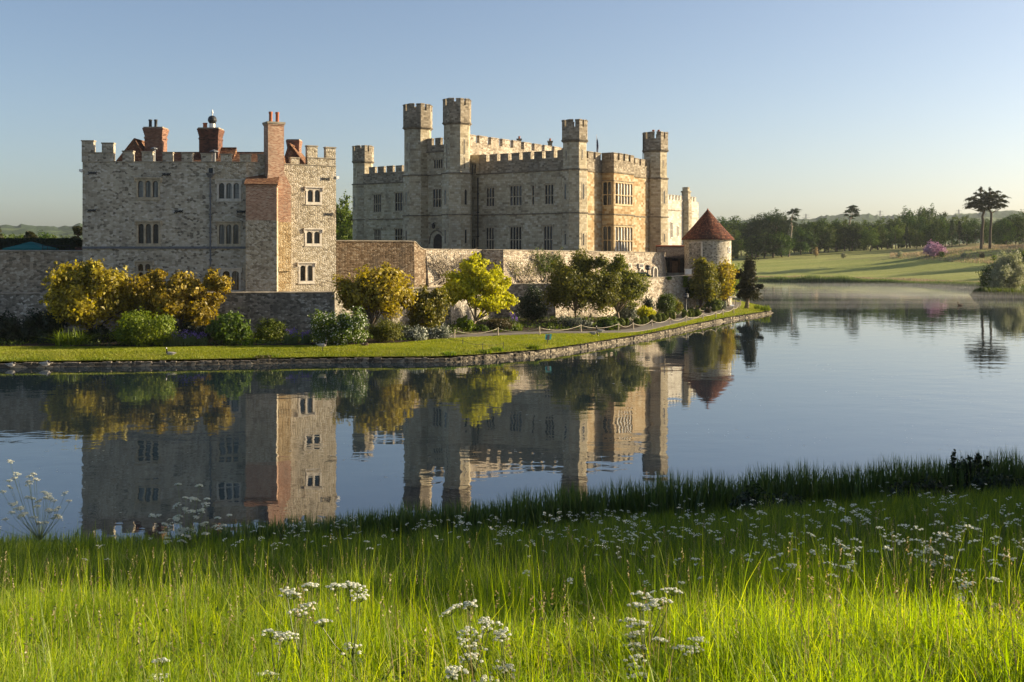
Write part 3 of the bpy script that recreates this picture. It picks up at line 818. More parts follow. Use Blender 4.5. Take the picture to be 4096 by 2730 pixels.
hw_ = poly_wall('courtyard_wall', 'tall tan rubble wall with thin coping, left of the square house', lw, 3.7, M['wall_rubble'], 0.5, 0.0)
mb = MB(); q = P(322, 1040, 95.6); mb.tube([(q.x, q.y - 0.1, pz(1038, 95.6)), (q.x, q.y - 0.1, pz(1120, 95.6))], 0.06, 6); mb.box(q.x - 0.12, q.x + 0.12, q.y - 0.2, q.y, pz(1082, 95.6), pz(1074, 95.6))
mb.build('drainpipe', M['lead'], hw_)

# ------------------------------------------------------------------ the square stone house
HL = Frame((px(330, 95.5), 95.5), (px(985, 96.0) - px(330, 95.5), 0.5))
HR = Frame((px(985, 96.05), 96.05), (px(1344, 100.4) - px(985, 96.05), 4.35))
LHL = HL.us(985); LHR = HR.us(1344)
house = thing('stone_house', 'square battlemented rubble stone house with brick chimneys, left of the castle', 'house', (px(800, 97), 97, 3.8))
ZP = 15.85          # foot of the merlons
def zr(F, x0, y0, x1, y1, T=Z1):
    a = T(x0, y0); b = T(x1, y1)
    u0, z1 = F.uz(*a); u1, z0 = F.uz(*b)
    u1, z0 = F.us(b[0]), F.uz(b[0], b[1])[1]
    return u0, u1, z0, z1
WL = [zr(HL, 575, 620, 765, 780), zr(HL, 1210, 637, 1400, 790), zr(HL, 578, 958, 768, 1142), zr(HL, 1212, 962, 1396, 1145), zr(HL, 1240, 1328, 1398, 1508), zr(HL, 575, 1272, 705, 1470)]
WR = [zr(HR, 1908, 690, 2034, 818), zr(HR, 1900, 1018, 2032, 1142), zr(HR, 1850, 1284, 1976, 1434)]
mb = MB()
uf = HL.us(Z1(1120, 0)[0])
wall_plane(mb, HL, 0, uf, 3.8, ZP, [h for h in WL if h[1] <= uf], 0.32, 0)
wall_plane(mb, HL, uf, LHL, 3.8, 14.35, [h for h in WL if h[0] >= uf], 0.32, 0)
wall_plane(mb, HL, uf, LHL, 14.35, ZP, [], 0.32, 1)
wall_plane(mb, HR, 0, LHR, 3.8, ZP, WR, 0.32, 1)
# return walls and the roof deck
pL0 = HL.pt(0, 0, 0); pR1 = HR.pt(LHR, 0, 0); pM = HL.pt(LHL, 0, 0)
bl = (pL0.x - 1.2, pL0.y + 14); br = (pR1.x - 3.5, pR1.y + 13)
mb.poly([(pL0.x, pL0.y, 3.8), (pL0.x, pL0.y, ZP), (bl[0], bl[1], ZP), (bl[0], bl[1], 3.8)])
mb.poly([(pR1.x, pR1.y, 3.8), (br[0], br[1], 3.8), (br[0], br[1], ZP), (pR1.x, pR1.y, ZP)], 1)
mb.poly([(bl[0], bl[1], 3.8), (bl[0], bl[1], ZP), (br[0], br[1], ZP), (br[0], br[1], 3.8)])
mb.poly([(pL0.x, pL0.y, ZP - 0.6), (pM.x, pM.y, ZP - 0.6), (pR1.x, pR1.y, ZP - 0.6), (br[0], br[1], ZP - 0.6), (bl[0], bl[1], ZP - 0.6)])
mb.build('wall', [M['house_rubble'], M['house_flint']], house)
# battlements: merlon positions read along the wall
mb = MB()
def one_merlon(F, x0, x1, ztop, mi=0, zb=ZP):
    u0, u1 = F.us(Z1(x0, 0)[0]), F.us(Z1(x1, 0)[0])
    mb.fbox(F, u0, u1, -0.5, 0.0, zb, ztop - 0.1, mi)
    mb.fbox(F, u0 - 0.05, u1 + 0.05, -0.56, 0.07, ztop - 0.1, ztop, 2)
for a, b, zt in ((150, 244, 17.75), (308, 400, 17.55), (470, 552, 16.85), (622, 706, 16.8), (784, 860, 16.75), (934, 1015, 16.7), (1086, 1168, 16.65)):
    one_merlon(HL, a, b, zt)
for a, b, zt in ((1240, 1320, 16.6), (1390, 1472, 16.6)): one_merlon(HL, a, b, zt, 1)
for a, b, zt in ((1544, 1622, 16.65), (1790, 1858, 16.5), (1920, 2000, 17.65), (2065, 2142, 17.6)): one_merlon(HR, a, b, zt, 1)
u0, u1 = HL.us(Z1(150, 0)[0]), HL.us(Z1(400, 0)[0]); mb.fbox(HL, u0, u1, -0.5, 0.003, ZP, 16.62, 0); mb.fbox(HL, u0, u1, -0.55, 0.06, 16.62, 16.70, 2)
u0, u1 = HR.us(Z1(1920, 0)[0]), HR.us(Z1(2142, 0)[0]); mb.fbox(HR, u0, u1, -0.5, 0.003, ZP, 16.5, 1); mb.fbox(HR, u0, u1, -0.55, 0.06, 16.5, 16.58, 2)
mb.fbox(HL, 0, LHL, -0.55, 0.055, ZP - 0.02, ZP + 0.06, 2); mb.fbox(HR, 0.3, LHR, -0.55, 0.055, ZP - 0.021, ZP + 0.061, 2)
# side parapets running back
FS = Frame((pR1.x, pR1.y), (br[0] - pR1.x, br[1] - pR1.y), False)
mb.build('battlement', [M['house_rubble'], M['house_flint'], M['coping']], house)
def hwin(F, h, n, stone, glass, **k):
    return window(F, house, h[0], h[1], h[2], h[3], n, M[stone], M[glass], border=0.17, mull=0.16, arch=0.24, deep=0.24, proud=0.03, **k)
hwin(HL, WL[0], 3, 'dressed_stone', 'glass_curtain')
hwin(HL, WL[1], 3, 'pale_stone', 'glass_dark')
hwin(HL, WL[2], 3, 'dressed_stone', 'glass_curtain')
hwin(HL, WL[3], 3, 'dressed_stone', 'glass_curtain')
hwin(HL, WL[4], 2, 'pale_stone', 'glass_dark')
hwin(HL, WL[5], 2, 'dressed_stone', 'glass_dark', transom=0.62)
for h in WR: hwin(HR, h, 2, 'pale_stone', 'glass_dark')
# string course
mb = MB(); mb.fbox(HL, 0, LHL, -0.02, 0.14, 8.22, 8.42); mb.build('string_course', M['lead'], house)
# buttress with its tiled roof
mb = MB()
A = P(*Z1(1436, 0), 94.8); B = P(*Z1(1681, 0), 95.15)
FBt = Frame((A.x, A.y), (B.x - A.x, B.y - A.y)); LB = (Vector((B.x, B.y)) - Vector((A.x, A.y))).length
ze = pz(741, 95.0); zm = pz(882, 95.0)
mb.fbox(FBt, 0, LB, -5.2, 0, 3.8, zm, 0)
mb.fbox(FBt, 0.01, LB - 0.01, -5.2, -0.03, zm, ze - 0.12, 1)
mb.fbox(FBt, -0.05, LB + 0.05, -5.2, 0.05, ze - 0.12, ze, 1)
bt = mb.build('buttress', [M['house_flint'], M['pale_brick']], house)
mb = MB()
zr_ = ze + 1.35
b = [FBt.pt(-0.12, 0.16, ze + 0.01), FBt.pt(LB + 0.1, 0.16, ze + 0.01), FBt.pt(LB + 0.1, -2.6, ze + 0.01), FBt.pt(-0.12, -2.6, ze + 0.01)]
tp = [FBt.pt(-0.12, 0.16, ze + 0.1), FBt.pt(LB + 0.1, 0.16, ze + 0.1), FBt.pt(LB + 0.1, -2.6, zr_), FBt.pt(-0.12, -2.6, zr_)]
mb.hexa(b, tp)
mb.fbox(FBt, -0.12, LB + 0.1, -2.9, -2.55, zr_ - 0.12, zr_ + 0.12)
mb.build('roof', M['roof_tile'], bt)
# chimney breast and tall stack
FC = HR.off(0.95)
def uc(x): return FC.us(Z1(x, 0)[0])
cz = [3.8, pz(890, 97.3), pz(747, 97.3), pz(690, 97.3), pz(506, 97.3)]
mb = MB()
mb.fbox(FC, uc(1600), uc(1790), -1.6, 0.02, cz[0], cz[1], 0)
mb.fbox(FC, uc(1600), uc(1790), -1.6, 0.0, cz[1], cz[2], 1)
q0 = [FC.pt(uc(1600), 0, cz[2]), FC.pt(uc(1790), 0, cz[2]), FC.pt(uc(1790), -1.6, cz[2]), FC.pt(uc(1600), -1.6, cz[2])]
q1 = [FC.pt(uc(1612), 0, cz[3]), FC.pt(uc(1737), 0, cz[3]), FC.pt(uc(1737), -1.6, cz[3]), FC.pt(uc(1612), -1.6, cz[3])]
mb.hexa(q0, q1, 1)
mb.fbox(FC, uc(1612), uc(1737), -1.2, 0, cz[3], cz[4], 2)
mb.fbox(FC, uc(1608), uc(1740), -1.25, 0.06, cz[4], cz[4] + 0.12, 2)
mb.fbox(FC, uc(1603), uc(1745), -1.3, 0.12, cz[4] + 0.12, cz[4] + 0.3, 3)
mb.fbox(FC, uc(1690), uc(1788), 0.02, 0.2, pz(1085, 97.3), pz(1068, 97.3), 0)
ch = mb.build('chimney', [M['gold_rubble'], M['pale_brick'], M['pale_brick'], M['coping']], house)
def pot(parent, x, y, z, r, h, mat):
    m = MB(); m.lathe((x, y, z), [(r * 1.1, 0), (r, 0.06), (r * 0.92, h * 0.8), (r * 1.12, h * 0.84), (r * 1.12, h), (r * 0.8, h), (r * 0.8, h * 0.5)], 12); return m.build('chimney_pot', mat, parent, True)
for x in (1648, 1700):
    q = FC.pt(uc(x), -0.55, cz[4] + 0.28); pot(ch, q.x, q.y, q.z, 0.16, 0.95, M['terracotta'])
def stack(sx0, sx1, sytop, Y, depth, mat, flare=0.14):
    m = MB(); x0, x1 = px(sx0, Y), px(sx1, Y); zt = pz(sytop, Y)
    e = flare
    m.box(x0 + e, x1 - e, Y, Y + depth, 14.8, zt - 1.1)
    m.box(x0 + e * .7, x1 - e * .7, Y - .06, Y + depth + .06, zt - 1.1, zt - 0.95)
    m.box(x0 + e, x1 - e, Y - 0.001, Y + depth, zt - 0.95, zt - 0.75)
    for k in range(4):
        m.box(x0 + e * (0.75 - k * .25), x1 - e * (0.75 - k * .25), Y - 0.05 * (k + 1), Y + depth + 0.05 * (k + 1), zt - 0.75 + k * 0.16, zt - 0.75 + (k + 1) * 0.16)
    m.box(x0 + e * 0.4, x1 - e * 0.4, Y - 0.1, Y + depth + 0.1, zt - 0.11, zt, 1)
    return m.build('chimney', [mat, M['coping']], house), zt
c1, zt = stack(572, 654, 508, 101.0, 1.5, M['red_brick'])
for x in (600, 622): pot(c1, px(x, 101.6), 101.7, zt, 0.15, 0.75, M['iron'])
for y in (540, 557):
    m = MB(); m.tube([(px(650, 101), 101.2, pz(y, 101)), (px(661, 101), 101.2, pz(y, 101))], 0.03, 5); m.build('bracket', M['iron'], c1)
c2, zt = stack(790, 878, 511, 100.5, 1.6, M['sooty_brick'])
pot(c2, px(818, 101), 101.2, zt, 0.2, 0.5, M['terracotta'])
m = MB(); qx = px(847, 101)
m.lathe((qx, 101.2, zt), [(0.28, 0), (0.26, 0.45)], 12); cow = m.build('cowl', M['white_paint'], c2, True)
m = MB()
for k in range(9):
    pass
m.lathe((qx, 101.2, zt + 0.78), [(0.02, -0.4), (0.26, -0.34), (0.40, -0.12), (0.42, 0.05), (0.33, 0.28), (0.16, 0.39), (0.02, 0.42)], 14); m.build('ball', M['iron'], cow, True)
m = MB(); m.lathe((qx, 101.2, zt + 1.15), [(0.03, 0), (0.05, 0.2), (0.1, 0.35), (0.02, 0.6)], 8); m.build('finial', M['white_paint'], cow, True)
m = MB(); m.tube([(px(862, 101), 101.0, zt), (px(862, 101), 101.0, zt + 0.95)], 0.03, 5); m.build('rod', M['iron'], c2)
c3, zt = stack(1145, 1199, 558, 106.5, 1.2, M['red_brick'], 0.08)
# tiled roofs behind the parapet
def hip(sx0, sx1, sxa, sya, Y0, Ya, Yb, zb=15.3, mat='roof_tile'):
    m = MB()
    a = Vector((px(sx0, Y0), Y0, zb)); b = Vector((px(sx1, Y0), Y0, zb)); ap = P(sxa, sya, Ya); bk = Vector((ap.x, Yb, ap.z))
    a2 = Vector((a.x, Yb, zb)); b2 = Vector((b.x, Yb, zb))
    m.poly([a, b, ap]); m.poly([b, b2, bk, ap]); m.poly([a2, a, ap, bk]); m.poly([b2, a2, bk])
    o = m.build('roof', M[mat], house)
    r = MB()
    for s, e in ((a, ap), (b, ap), (ap, bk)): r.tube([s + Vector((0, 0, .04)), e + Vector((0, 0, .04))], 0.10, 6)
    r.build('ridge_tiles', M['roof_tile'], o)
    return o
hip(440, 600, 538, 559, 98.6, 100.6, 106)
hip(1120, 1245, 1158, 579, 102.3, 104.2, 108.5)
def lean(sx0, sx1, sy, Y0, Y1, zb=15.3):
    m = MB(); z1 = pz(sy, Y1); x0, x1 = px(sx0, Y1), px(sx1, Y1)
    m.hexa([(x0, Y0, zb), (x1, Y0, zb), (x1, Y1 + 2, zb), (x0, Y1 + 2, zb)], [(x0, Y0, zb + .1), (x1, Y0, zb + .1), (x1, Y1, z1), (x0, Y1, z1)])
    m.tube([(x0, Y1, z1), (x1, Y1, z1)], 0.1, 6)
    return m.build('roof', M['roof_tile'], house)
lean(650, 1135, 612, 98.2, 101.8); lean(872, 946, 594, 99.2, 101.6)
m = MB(); q = P(616, 627, 98.6); m.tube([(q.x, q.y, 15.2), (q.x, q.y, pz(600, 98.6))], 0.14, 8); m.lathe((q.x, q.y, pz(600, 98.6)), [(0.14, 0), (0.32, 0.05), (0.30, 0.14), (0.05, 0.24)], 10); m.build('flue', M['lead'], house)
m = MB(); q = P(856, 620, 98.8); m.tube([(q.x, q.y, 15.2), (q.x, q.y, pz(612, 98.8))], 0.17, 8); m.lathe((q.x, q.y, pz(612, 98.8)), [(0.17, 0), (0.42, 0.06), (0.38, 0.16), (0.05, 0.3)], 10); m.build('flue', M['lead'], house)
# drainpipe with hopper
u, zt = HL.uz(*Z1(1163, 610)); _, zb = HL.uz(*Z1(1163, 1345))
m = MB(); m.tube([HL.pt(u, 0.16, zb), HL.pt(u, 0.16, 8.2), HL.pt(u, 0.2, 8.5), HL.pt(u, 0.16, 8.8), HL.pt(u, 0.16, zt)], 0.075, 8)
for z in (5.5, 7.2, 9.6, 11.2, 12.8): m.fbox(HL, u - 0.13, u + 0.13, 0.0, 0.25, z, z + 0.1)
dp = m.build('drainpipe', M['lead'], house)
m = MB(); m.hexa([HL.pt(u - 0.15, 0.3, zt), HL.pt(u + 0.15, 0.3, zt), HL.pt(u + 0.15, 0, zt), HL.pt(u - 0.15, 0, zt)], [HL.pt(u - 0.32, 0.45, zt + 0.35), HL.pt(u + 0.32, 0.45, zt + 0.35), HL.pt(u + 0.32, 0, zt + 0.35), HL.pt(u - 0.32, 0, zt + 0.35)]); m.build('hopper', M['lead'], dp)
m = MB(); m.fbox(HL, u - 0.18, u + 0.18, -0.02, 0.015, zt + 0.4, zt + 0.85); m.build('outlet', M['iron'], dp)
for x, y in ((237, 575), (815, 585), (232, 868), (912, 875), (1400, 880), (2065, 620), (2090, 897)):
    F = HL if x < 1435 else HR
    u, z = F.uz(*Z1(x, y)); m = MB()
    for s in (-1, 1):
        path = [F.pt(u + s * d, 0.05, z + h) for d, h in ((0, 0), (0.16, 0.07), (0.30, 0.02), (0.38, 0.14))]
        m.tube(path, [0.06, 0.05, 0.045, 0.03], 5)
        path = [F.pt(u + s * d, 0.05, z + h) for d, h in ((0, 0), (0.16, -0.07), (0.30, -0.02), (0.38, -0.14))]
        m.tube(path, [0.06, 0.05, 0.045, 0.03], 5)
    m.build('tie_plate', M['iron'], house)
for x, y in ((146, 555), (2157, 610)):
    F = HL if x < 1435 else HR
    u, z = F.uz(*Z1(x, y)); m = MB(); m.fbox(F, u - 0.15, u + 0.12, -0.3, 0.1, z - 0.1, z + 0.12); m.tube([F.pt(u, -0.1, z - 0.2), F.pt(u, -0.1, z)], 0.03, 5); m.build('floodlight', M['white_paint'], house)
# ------------------------------------------------------------------ the castle
C0 = Vector((px(2299, 144), 144.0))
tR = (0.57, 0.82); tL = (-0.82, 0.57)
FL = Frame(C0, tL); FR = Frame(C0, tR)
castle = thing('castle', 'large tan stone castle with octagonal turrets and battlements above the bastion walls', 'castle', (C0.x, C0.y, 4.0))
ZS, ZC, ZPP, ZM = 13.0, 18.75, 20.45, 21.45       # middle string, cornice, parapet gap, merlon foot+height
def cw(F, x0, y0, x1, y1): return zr(F, x0, y0, x1, y1, Z2)
def string(mb, F, u0, u1, z, p=0.14, h=0.16, parent=None):
    own = mb is None
    if own: mb = MB()
    mb.fbox(F, min(u0, u1), max(u0, u1), -0.05, p, z, z + h * 0.55)
    mb.fbox(F, min(u0, u1), max(u0, u1), -0.05, p * 0.6, z + h * 0.55, z + h)
    if own: mb.build('string_course', M['string_stone'], parent or castle)

def turret(cx, cy, ap, apd, apl, z0, zc, zbelt, ztop, slits=(), mat='castle_ashlar', phi0=-6.0, label=None, ring13=True, drum_mat='castle_parapet', lowslit=True):
    mb = MB()
    mb.prism(octa(cx, cy, apl, phi0), z0, zc)
    mb.prism(octa(cx, cy, apl, phi0), zc, zc + 0.5, pts1=octa(cx, cy, ap, phi0))
    mb.prism(octa(cx, cy, ap, phi0), zc + 0.5, zbelt)
    tr = mb.build('turret', M[mat], castle)
    if label: tr['label'] = label
    for rp, rz, use in ((apl + 0.14, zc - 0.02, True), (apl + 0.12, ZS, ring13)):
        if use:
            rb = MB(); rb.prism(octa(cx, cy, rp, phi0), rz, rz + 0.16); rb.build('string_course', M['string_stone'], tr)
    rb = MB()
    rb.prism(octa(cx, cy, ap + 0.05, phi0), zbelt - 0.22, zbelt - 0.02, pts1=octa(cx, cy, apd + 0.02, phi0))
    rb.prism(octa(cx, cy, apd + 0.1, phi0), zbelt - 0.02, zbelt + 0.14)
    rb.build('string_course', M['string_stone'], tr)
    d = MB()
    hm = 0.95
    d.prism(octa(cx, cy, apd, phi0), zbelt + 0.14, ztop - hm)
    hwd = apd * math.tan(math.pi / 8)
    for k in range(8):
        F = oface(cx, cy, apd, phi0 + 45 * k)
        g = hwd * 0.2
        for s in (-1, 1):
            a, b = s * g, s * hwd
            ai, bi = s * g, s * (apd - 0.32) * math.tan(math.pi / 8)
            q = [F.pt(a, 0, 0), F.pt(b, 0, 0), F.pt(bi, -0.32, 0), F.pt(ai, -0.32, 0)]
            zt = ztop + random.uniform(-0.04, 0.03)
            d.hexa([(p.x, p.y, ztop - hm) for p in q], [(p.x, p.y, zt - 0.12) for p in q])
            e = [F.pt(s * (g - 0.04), 0.07, 0), F.pt(s * (hwd + 0.03), 0.07, 0), F.pt(s * ((apd - .38) * math.tan(math.pi / 8)), -0.38, 0), F.pt(s * (g - 0.04), -0.38, 0)]
            f = [F.pt(s * g, -0.1, 0), F.pt(s * hwd, -0.1, 0), F.pt(bi, -0.25, 0), F.pt(ai, -0.25, 0)]
            d.hexa([(p.x, p.y, zt - 0.12) for p in e], [(p.x, p.y, zt - 0.06) for p in e])
            d.hexa([(p.x, p.y, zt - 0.06) for p in e], [(p.x, p.y, zt + 0.06) for p in f])
    d.build('battlement', M[drum_mat], tr)
    for (phi, za, zb, wd) in slits:
        a_ = apl if zb < zc + 0.2 else ap
        F = oface(cx, cy, a_, phi)
        m = MB(); hw = wd / 2; e = 0.12
        m.fbox(F, -hw - e, -hw, -0.1, 0.03, za - e, zb); m.fbox(F, hw, hw + e, -0.1, 0.03, za - e, zb)
        m.fbox(F, -hw, hw, -0.1, 0.028, za - e, za)
        if wd > 0.3:
            spandrels(m, F, -hw, hw, zb, hw * 1.5, -0.1, 0.026, True); m.fbox(F, -hw - e, hw + e, -0.1, 0.032, zb, zb + e)
        else: m.fbox(F, -hw - e, hw + e, -0.1, 0.032, zb, zb + e)
        o = m.build('slit_window', M['dressed_stone'], tr)
        g = MB(); g.fbox(F, -hw, hw, -0.05, 0.008, za, zb); g.build('pane', M['glass_dark'], o)
    return tr
def zs(sy, Y): return pz(Z2(0, sy)[1], Y)

# corner turret
cT = Vector((px(2299, 144.6), 144.6))
turret(cT.x, cT.y, 1.52, 1.66, 1.66, 4, ZC, 22.6, 25.35, [(-51, zs(755, 144), zs(650, 144), 0.34), (39, zs(752, 144), zs(648, 144), 0.34), (-51, zs(1058, 144), zs(985, 144), 0.3), (39, zs(1062, 144), zs(985, 144), 0.3), (-51, zs(490, 144), zs(430, 144), 0.12), (39, zs(480, 144), zs(425, 144), 0.12)], label='corner turret with its right faces in the sun', mat='castle_ashlar')
rT = P(*Z2(2137, 0), 162.7)
turret(rT.x, rT.y, 1.68, 1.85, 1.82, 4, ZC, zs(424, 161), zs(300, 161), [(39, zs(782, 161), zs(692, 161), 0.34), (39, zs(532, 161), zs(490, 161), 0.14), (39, zs(1040, 161), zs(985, 161), 0.3)], mat='castle_ashlar')
gR = Vector((-7.68, 152.0)); gL = Vector((px(Z2(540, 0)[0], 156.6), 156.6)); wT = P(*Z2(172, 0), 177)
gr = turret(gR.x, gR.y, 1.74, 1.88, 2.0, 4, ZC, 25.75, 29.15, [(-51, zs(790, 151), zs(686, 151), 0.36), (39, zs(790, 151), zs(686, 151), 0.36), (-51, zs(1050, 151), zs(960, 151), 0.3), (39, zs(1050, 151), zs(960, 151), 0.3), (39, zs(450, 151), zs(352, 151), 0.12), (39, zs(545, 151), zs(475, 151), 0.12), (-51, zs(460, 151), zs(380, 151), 0.14), (-51, zs(545, 151), zs(475, 151), 0.14)])
turret(gL.x, gL.y, 1.82, 1.98, 1.98, 4, ZC, 25.6, 29.0, [(-51, zs(792, 156), zs(700, 156), 0.36), (-51, zs(565, 156), zs(505, 156), 0.14), (-51, zs(1040, 156), zs(965, 156), 0.3), (-51, zs(430, 156), zs(378, 156), 0.12)])
turret(wT.x, wT.y, 1.5, 1.62, 1.58, 4, ZC, 22.45, 25.05, [(-51, zs(808, 177), zs(735, 177), 0.36), (-51, zs(598, 177), zs(555, 177), 0.12), (39, zs(470, 177), zs(455, 177), 0.14)])

stW, stS = MB(), None     # front range wall, battlement, strings
wins = [cw(FL, 998, 670, 1058, 804), cw(FL, 1157, 658, 1244, 798), cw(FL, 1304, 655, 1327, 795), cw(FL, 1391, 650, 1457, 790),
        cw(FL, 996, 938, 1056, 1099), cw(FL, 1157, 934, 1241, 1102), cw(FL, 1384, 928, 1450, 1104)]
norm = lambda h: (min(h[0], h[1]), max(h[0], h[1]), h[2], h[3])
wins = [norm(h) for h in wins]
uE = FL.us(Z2(950, 0)[0])
wall_plane(stW, FL, 0.6, uE, 4, ZC, wins, 0.35)
rec = [norm(cw(FL, 896, 512, 936, 584)), norm(cw(FL, 896, 1015, 931, 1092)), norm(cw(FL, 909, 738, 916, 815))]
wall_plane(stW, FL, uE, 18.6, 4, ZC, rec[1:], 0.35)
wall_plane(stW, FL, uE, 18.6, ZC, 21.6, rec[:1], 0.35)
stW.build('front_wall', M['castle_ashlar'], castle)
gl = ['glass_dark', 'glass_curtain', 'glass_curtain', 'glass_curtain', 'glass_dark', 'glass_dark', 'glass_curtain']
for h, n, g in zip(wins, (3, 4, 1, 3, 3, 4, 3), gl):
    window(FL, castle, *h, n, M['dressed_stone'], M[g], transom=0.46, border=0.14, mull=0.12, arch=0.16, deep=0.22)
window(FL, castle, *rec[0], 2, M['dressed_stone'], M['glass_dark'], border=0.14, mull=0.14, arch=0.22, hood=True)
window(FL, castle, *rec[1], 2, M['dressed_stone'], M['glass_dark'], border=0.14, mull=0.12, arch=0.12)
window(FL, castle, *rec[2], 1, M['dressed_stone'], M['glass_dark'], border=0.06, mull=0.1, arch=0.05, hood=False, bars=False)
mb = MB()
mb.fbox(FL, 1.4, uE, -0.55, 0.02, ZC + 0.14, ZPP - 0.15)
mb.fbox(FL, 1.4, uE, -0.58, 0.08, ZPP - 0.15, ZPP)
merlons(mb, FL, 1.4, uE, ZPP, 0.55, 1.3, 0.95, 0.5, 0.02, jit=0.03)
mb.build('battlement', M['castle_parapet'], castle)
string(stS, FL, 1.4, uE, ZC); string(stS, FL, uE, 16.2, ZC - 0.003); string(stS, FL, 1.4, 16.5, ZS)
# drainpipe at the inner corner
m = MB(); u = FL.us(Z2(948, 0)[0]); m.tube([FL.pt(u, 0.15, 4.2), FL.pt(u, 0.15, ZC - 0.4)], 0.09, 8)
for z in (7, 10, 13.4, 16): m.fbox(FL, u - 0.14, u + 0.14, 0, 0.27, z, z + 0.12)
m.build('drainpipe', M['iron'], castle)

# sunlit side with the bay window
ub0 = FR.us(Z2(1787, 0)[0]); FRb = FR.off(1.9)
ub0 = FRb.us(Z2(1858, 0)[0]); ub1 = FRb.us(Z2(1993, 0)[0])
UR = FR.us(Z2(2137, 0)[0])
mb = MB()
wall_plane(mb, FR, 0.6, ub0, 4, ZC); wall_plane(mb, FR, ub1, UR, 4, ZC); wall_plane(mb, FR, ub0, ub1, 4, ZC)
mb.build('side_wall', M['castle_gold'], castle)
for a, b in ((1.2, ub0), (ub1, UR - 1.2)):
    mb = MB()
    mb.fbox(FR, a, b, -0.55, 0.02, ZC + 0.14, ZPP - 0.15); mb.fbox(FR, a, b, -0.58, 0.08, ZPP - 0.15, ZPP)
    merlons(mb, FR, a, b, ZPP, 0.6, 1.25, 0.95, 0.5, 0.02, start_gap=True, jit=0.03)
    mb.build('battlement', M['castle_parapet'], castle)
string(stS, FR, 1.2, ub0, ZC); string(stS, FR, ub1, UR - 1.4, ZC); string(stS, FR, 1.2, ub0, ZS); string(stS, FR, ub1, UR - 1.4, ZS)
bay = MB()
FS_ = Frame(FR.pt(ub0, 0, 0).to_2d(), FR.n)       # left cheek of the bay
if FS_.n.dot(FR.t) > 0: FS_.n = -FS_.n
bw = [norm(cw(FRb, 1866, 632, 1985, 798)), norm(cw(FRb, 1861, 930, 1980, 1108))]
sw_ = [norm(cw(FS_, 1789, 632, 1848, 796)), norm(cw(FS_, 1784, 930, 1843, 1108))]
bw = [(ub0 + 0.25, ub1 - 0.3, h[2], h[3]) for h in bw]
sw_ = [(0.12, 1.68, h[2], h[3]) for h in sw_]
wall_plane(bay, FRb, ub0, ub1, 4, ZC, bw, 0.3)
wall_plane(bay, FS_, 0, 1.9, 4, ZC, sw_, 0.3)
FS2 = Frame(FR.pt(ub1, 0, 0).to_2d(), FR.n); FS2.n = FR.t.copy()
wall_plane(bay, FS2, 0, 1.9, 4, ZC)
bo = bay.build('bay_window', M['castle_gold'], castle)
for h in bw: window(FRb, bo, *h, 6, M['gold_stone'], M['glass_blind'], transom=0.43, border=0.16, mull=0.13, arch=0.14, deep=0.2, hood=False, bars=False)
for h in sw_: window(FS_, bo, *h, 2, M['gold_stone'], M['glass_curtain'], transom=0.45, border=0.12, mull=0.12, arch=0.12, deep=0.2, hood=False)
mb = MB()
for F, a, b in ((FRb, ub0, ub1), (FS_, 0.0, 1.9), (FS2, 0.0, 1.9)):
    mb.fbox(F, a, b, -0.5, 0.02 if F is FRb else 0.017, ZC + 0.14, ZPP - 0.15); mb.fbox(F, a, b, -0.55, 0.08 if F is FRb else 0.077, ZPP - 0.15, ZPP)
merlons(mb, FRb, ub0, ub1, ZPP, 0.55, 1.1, 0.95, 0.5, 0.02, jit=0.03)
merlons(mb, FS_, 0.0, 1.35, ZPP, 0.5, 1.1, 0.95, 0.5, 0.017)
mb.build('battlement', M['castle_parapet'], bo)
for z in (ZC, ZS): string(None, FRb, ub0 - 0.12, ub1 + 0.12, z, parent=bo); string(None, FS_, 0.1, 1.9, z - 0.004, parent=bo); string(None, FS2, 0.1, 1.9, z - 0.004, parent=bo)
for h in bw:
    s_ = MB(); s_.fbox(FRb, ub0 - 0.05, ub1 + 0.05, -0.03, 0.08, h[3] + 0.02, h[3] + 0.12); s_.build('hood_mould', M['string_stone'], bo)
for h in sw_:
    s_ = MB(); s_.fbox(FS_, 0.05, 1.9, -0.03, 0.08, h[3] + 0.017, h[3] + 0.117); s_.build('hood_mould', M['string_stone'], bo)
# small hooded door at the right turret's foot, drainpipe and rail
F3 = oface(rT.x, rT.y, 1.82, -6)
m = MB(); m.fbox(F3, -0.45, 0.85, -0.1, 0.12, zs(1055, 161), zs(1046, 161)); m.fbox(F3, -0.15, 0.55, -0.1, 0.03, 4.2, zs(1052, 161)); o = m.build('doorway', M['dressed_stone'], castle)
m = MB(); m.fbox(F3, 0.0, 0.42, -0.1, 0.04, 4.2, zs(1070, 161)); m.build('door', M['plank_dark'], o)
m = MB(); u = UR - 1.75; m.tube([FR.pt(u, 0.18, 4.2), FR.pt(u, 0.18, ZC + 0.6)], 0.09, 8)
for z in (7, 10, 13.4, 16): m.fbox(FR, u - 0.14, u + 0.14, 0, 0.3, z, z + 0.12)
m.build('drainpipe', M['iron'], castle)
q = oface(rT.x, rT.y, 1.9, -70)
m = MB(); m.tube([q.pt(0, 0.15, 21.5), q.pt(0, 0.15, zs(320, 161)), q.pt(0, 0.0, zs(306, 161)), q.pt(0, -0.5, zs(300, 161))], 0.07, 6); m.build('ladder_rail', M['iron'], castle)
for dx in (-0.3, 0.5): pot(castle, rT.x + dx, rT.y, zs(312, 161), 0.17, 0.75, M['terracotta'])
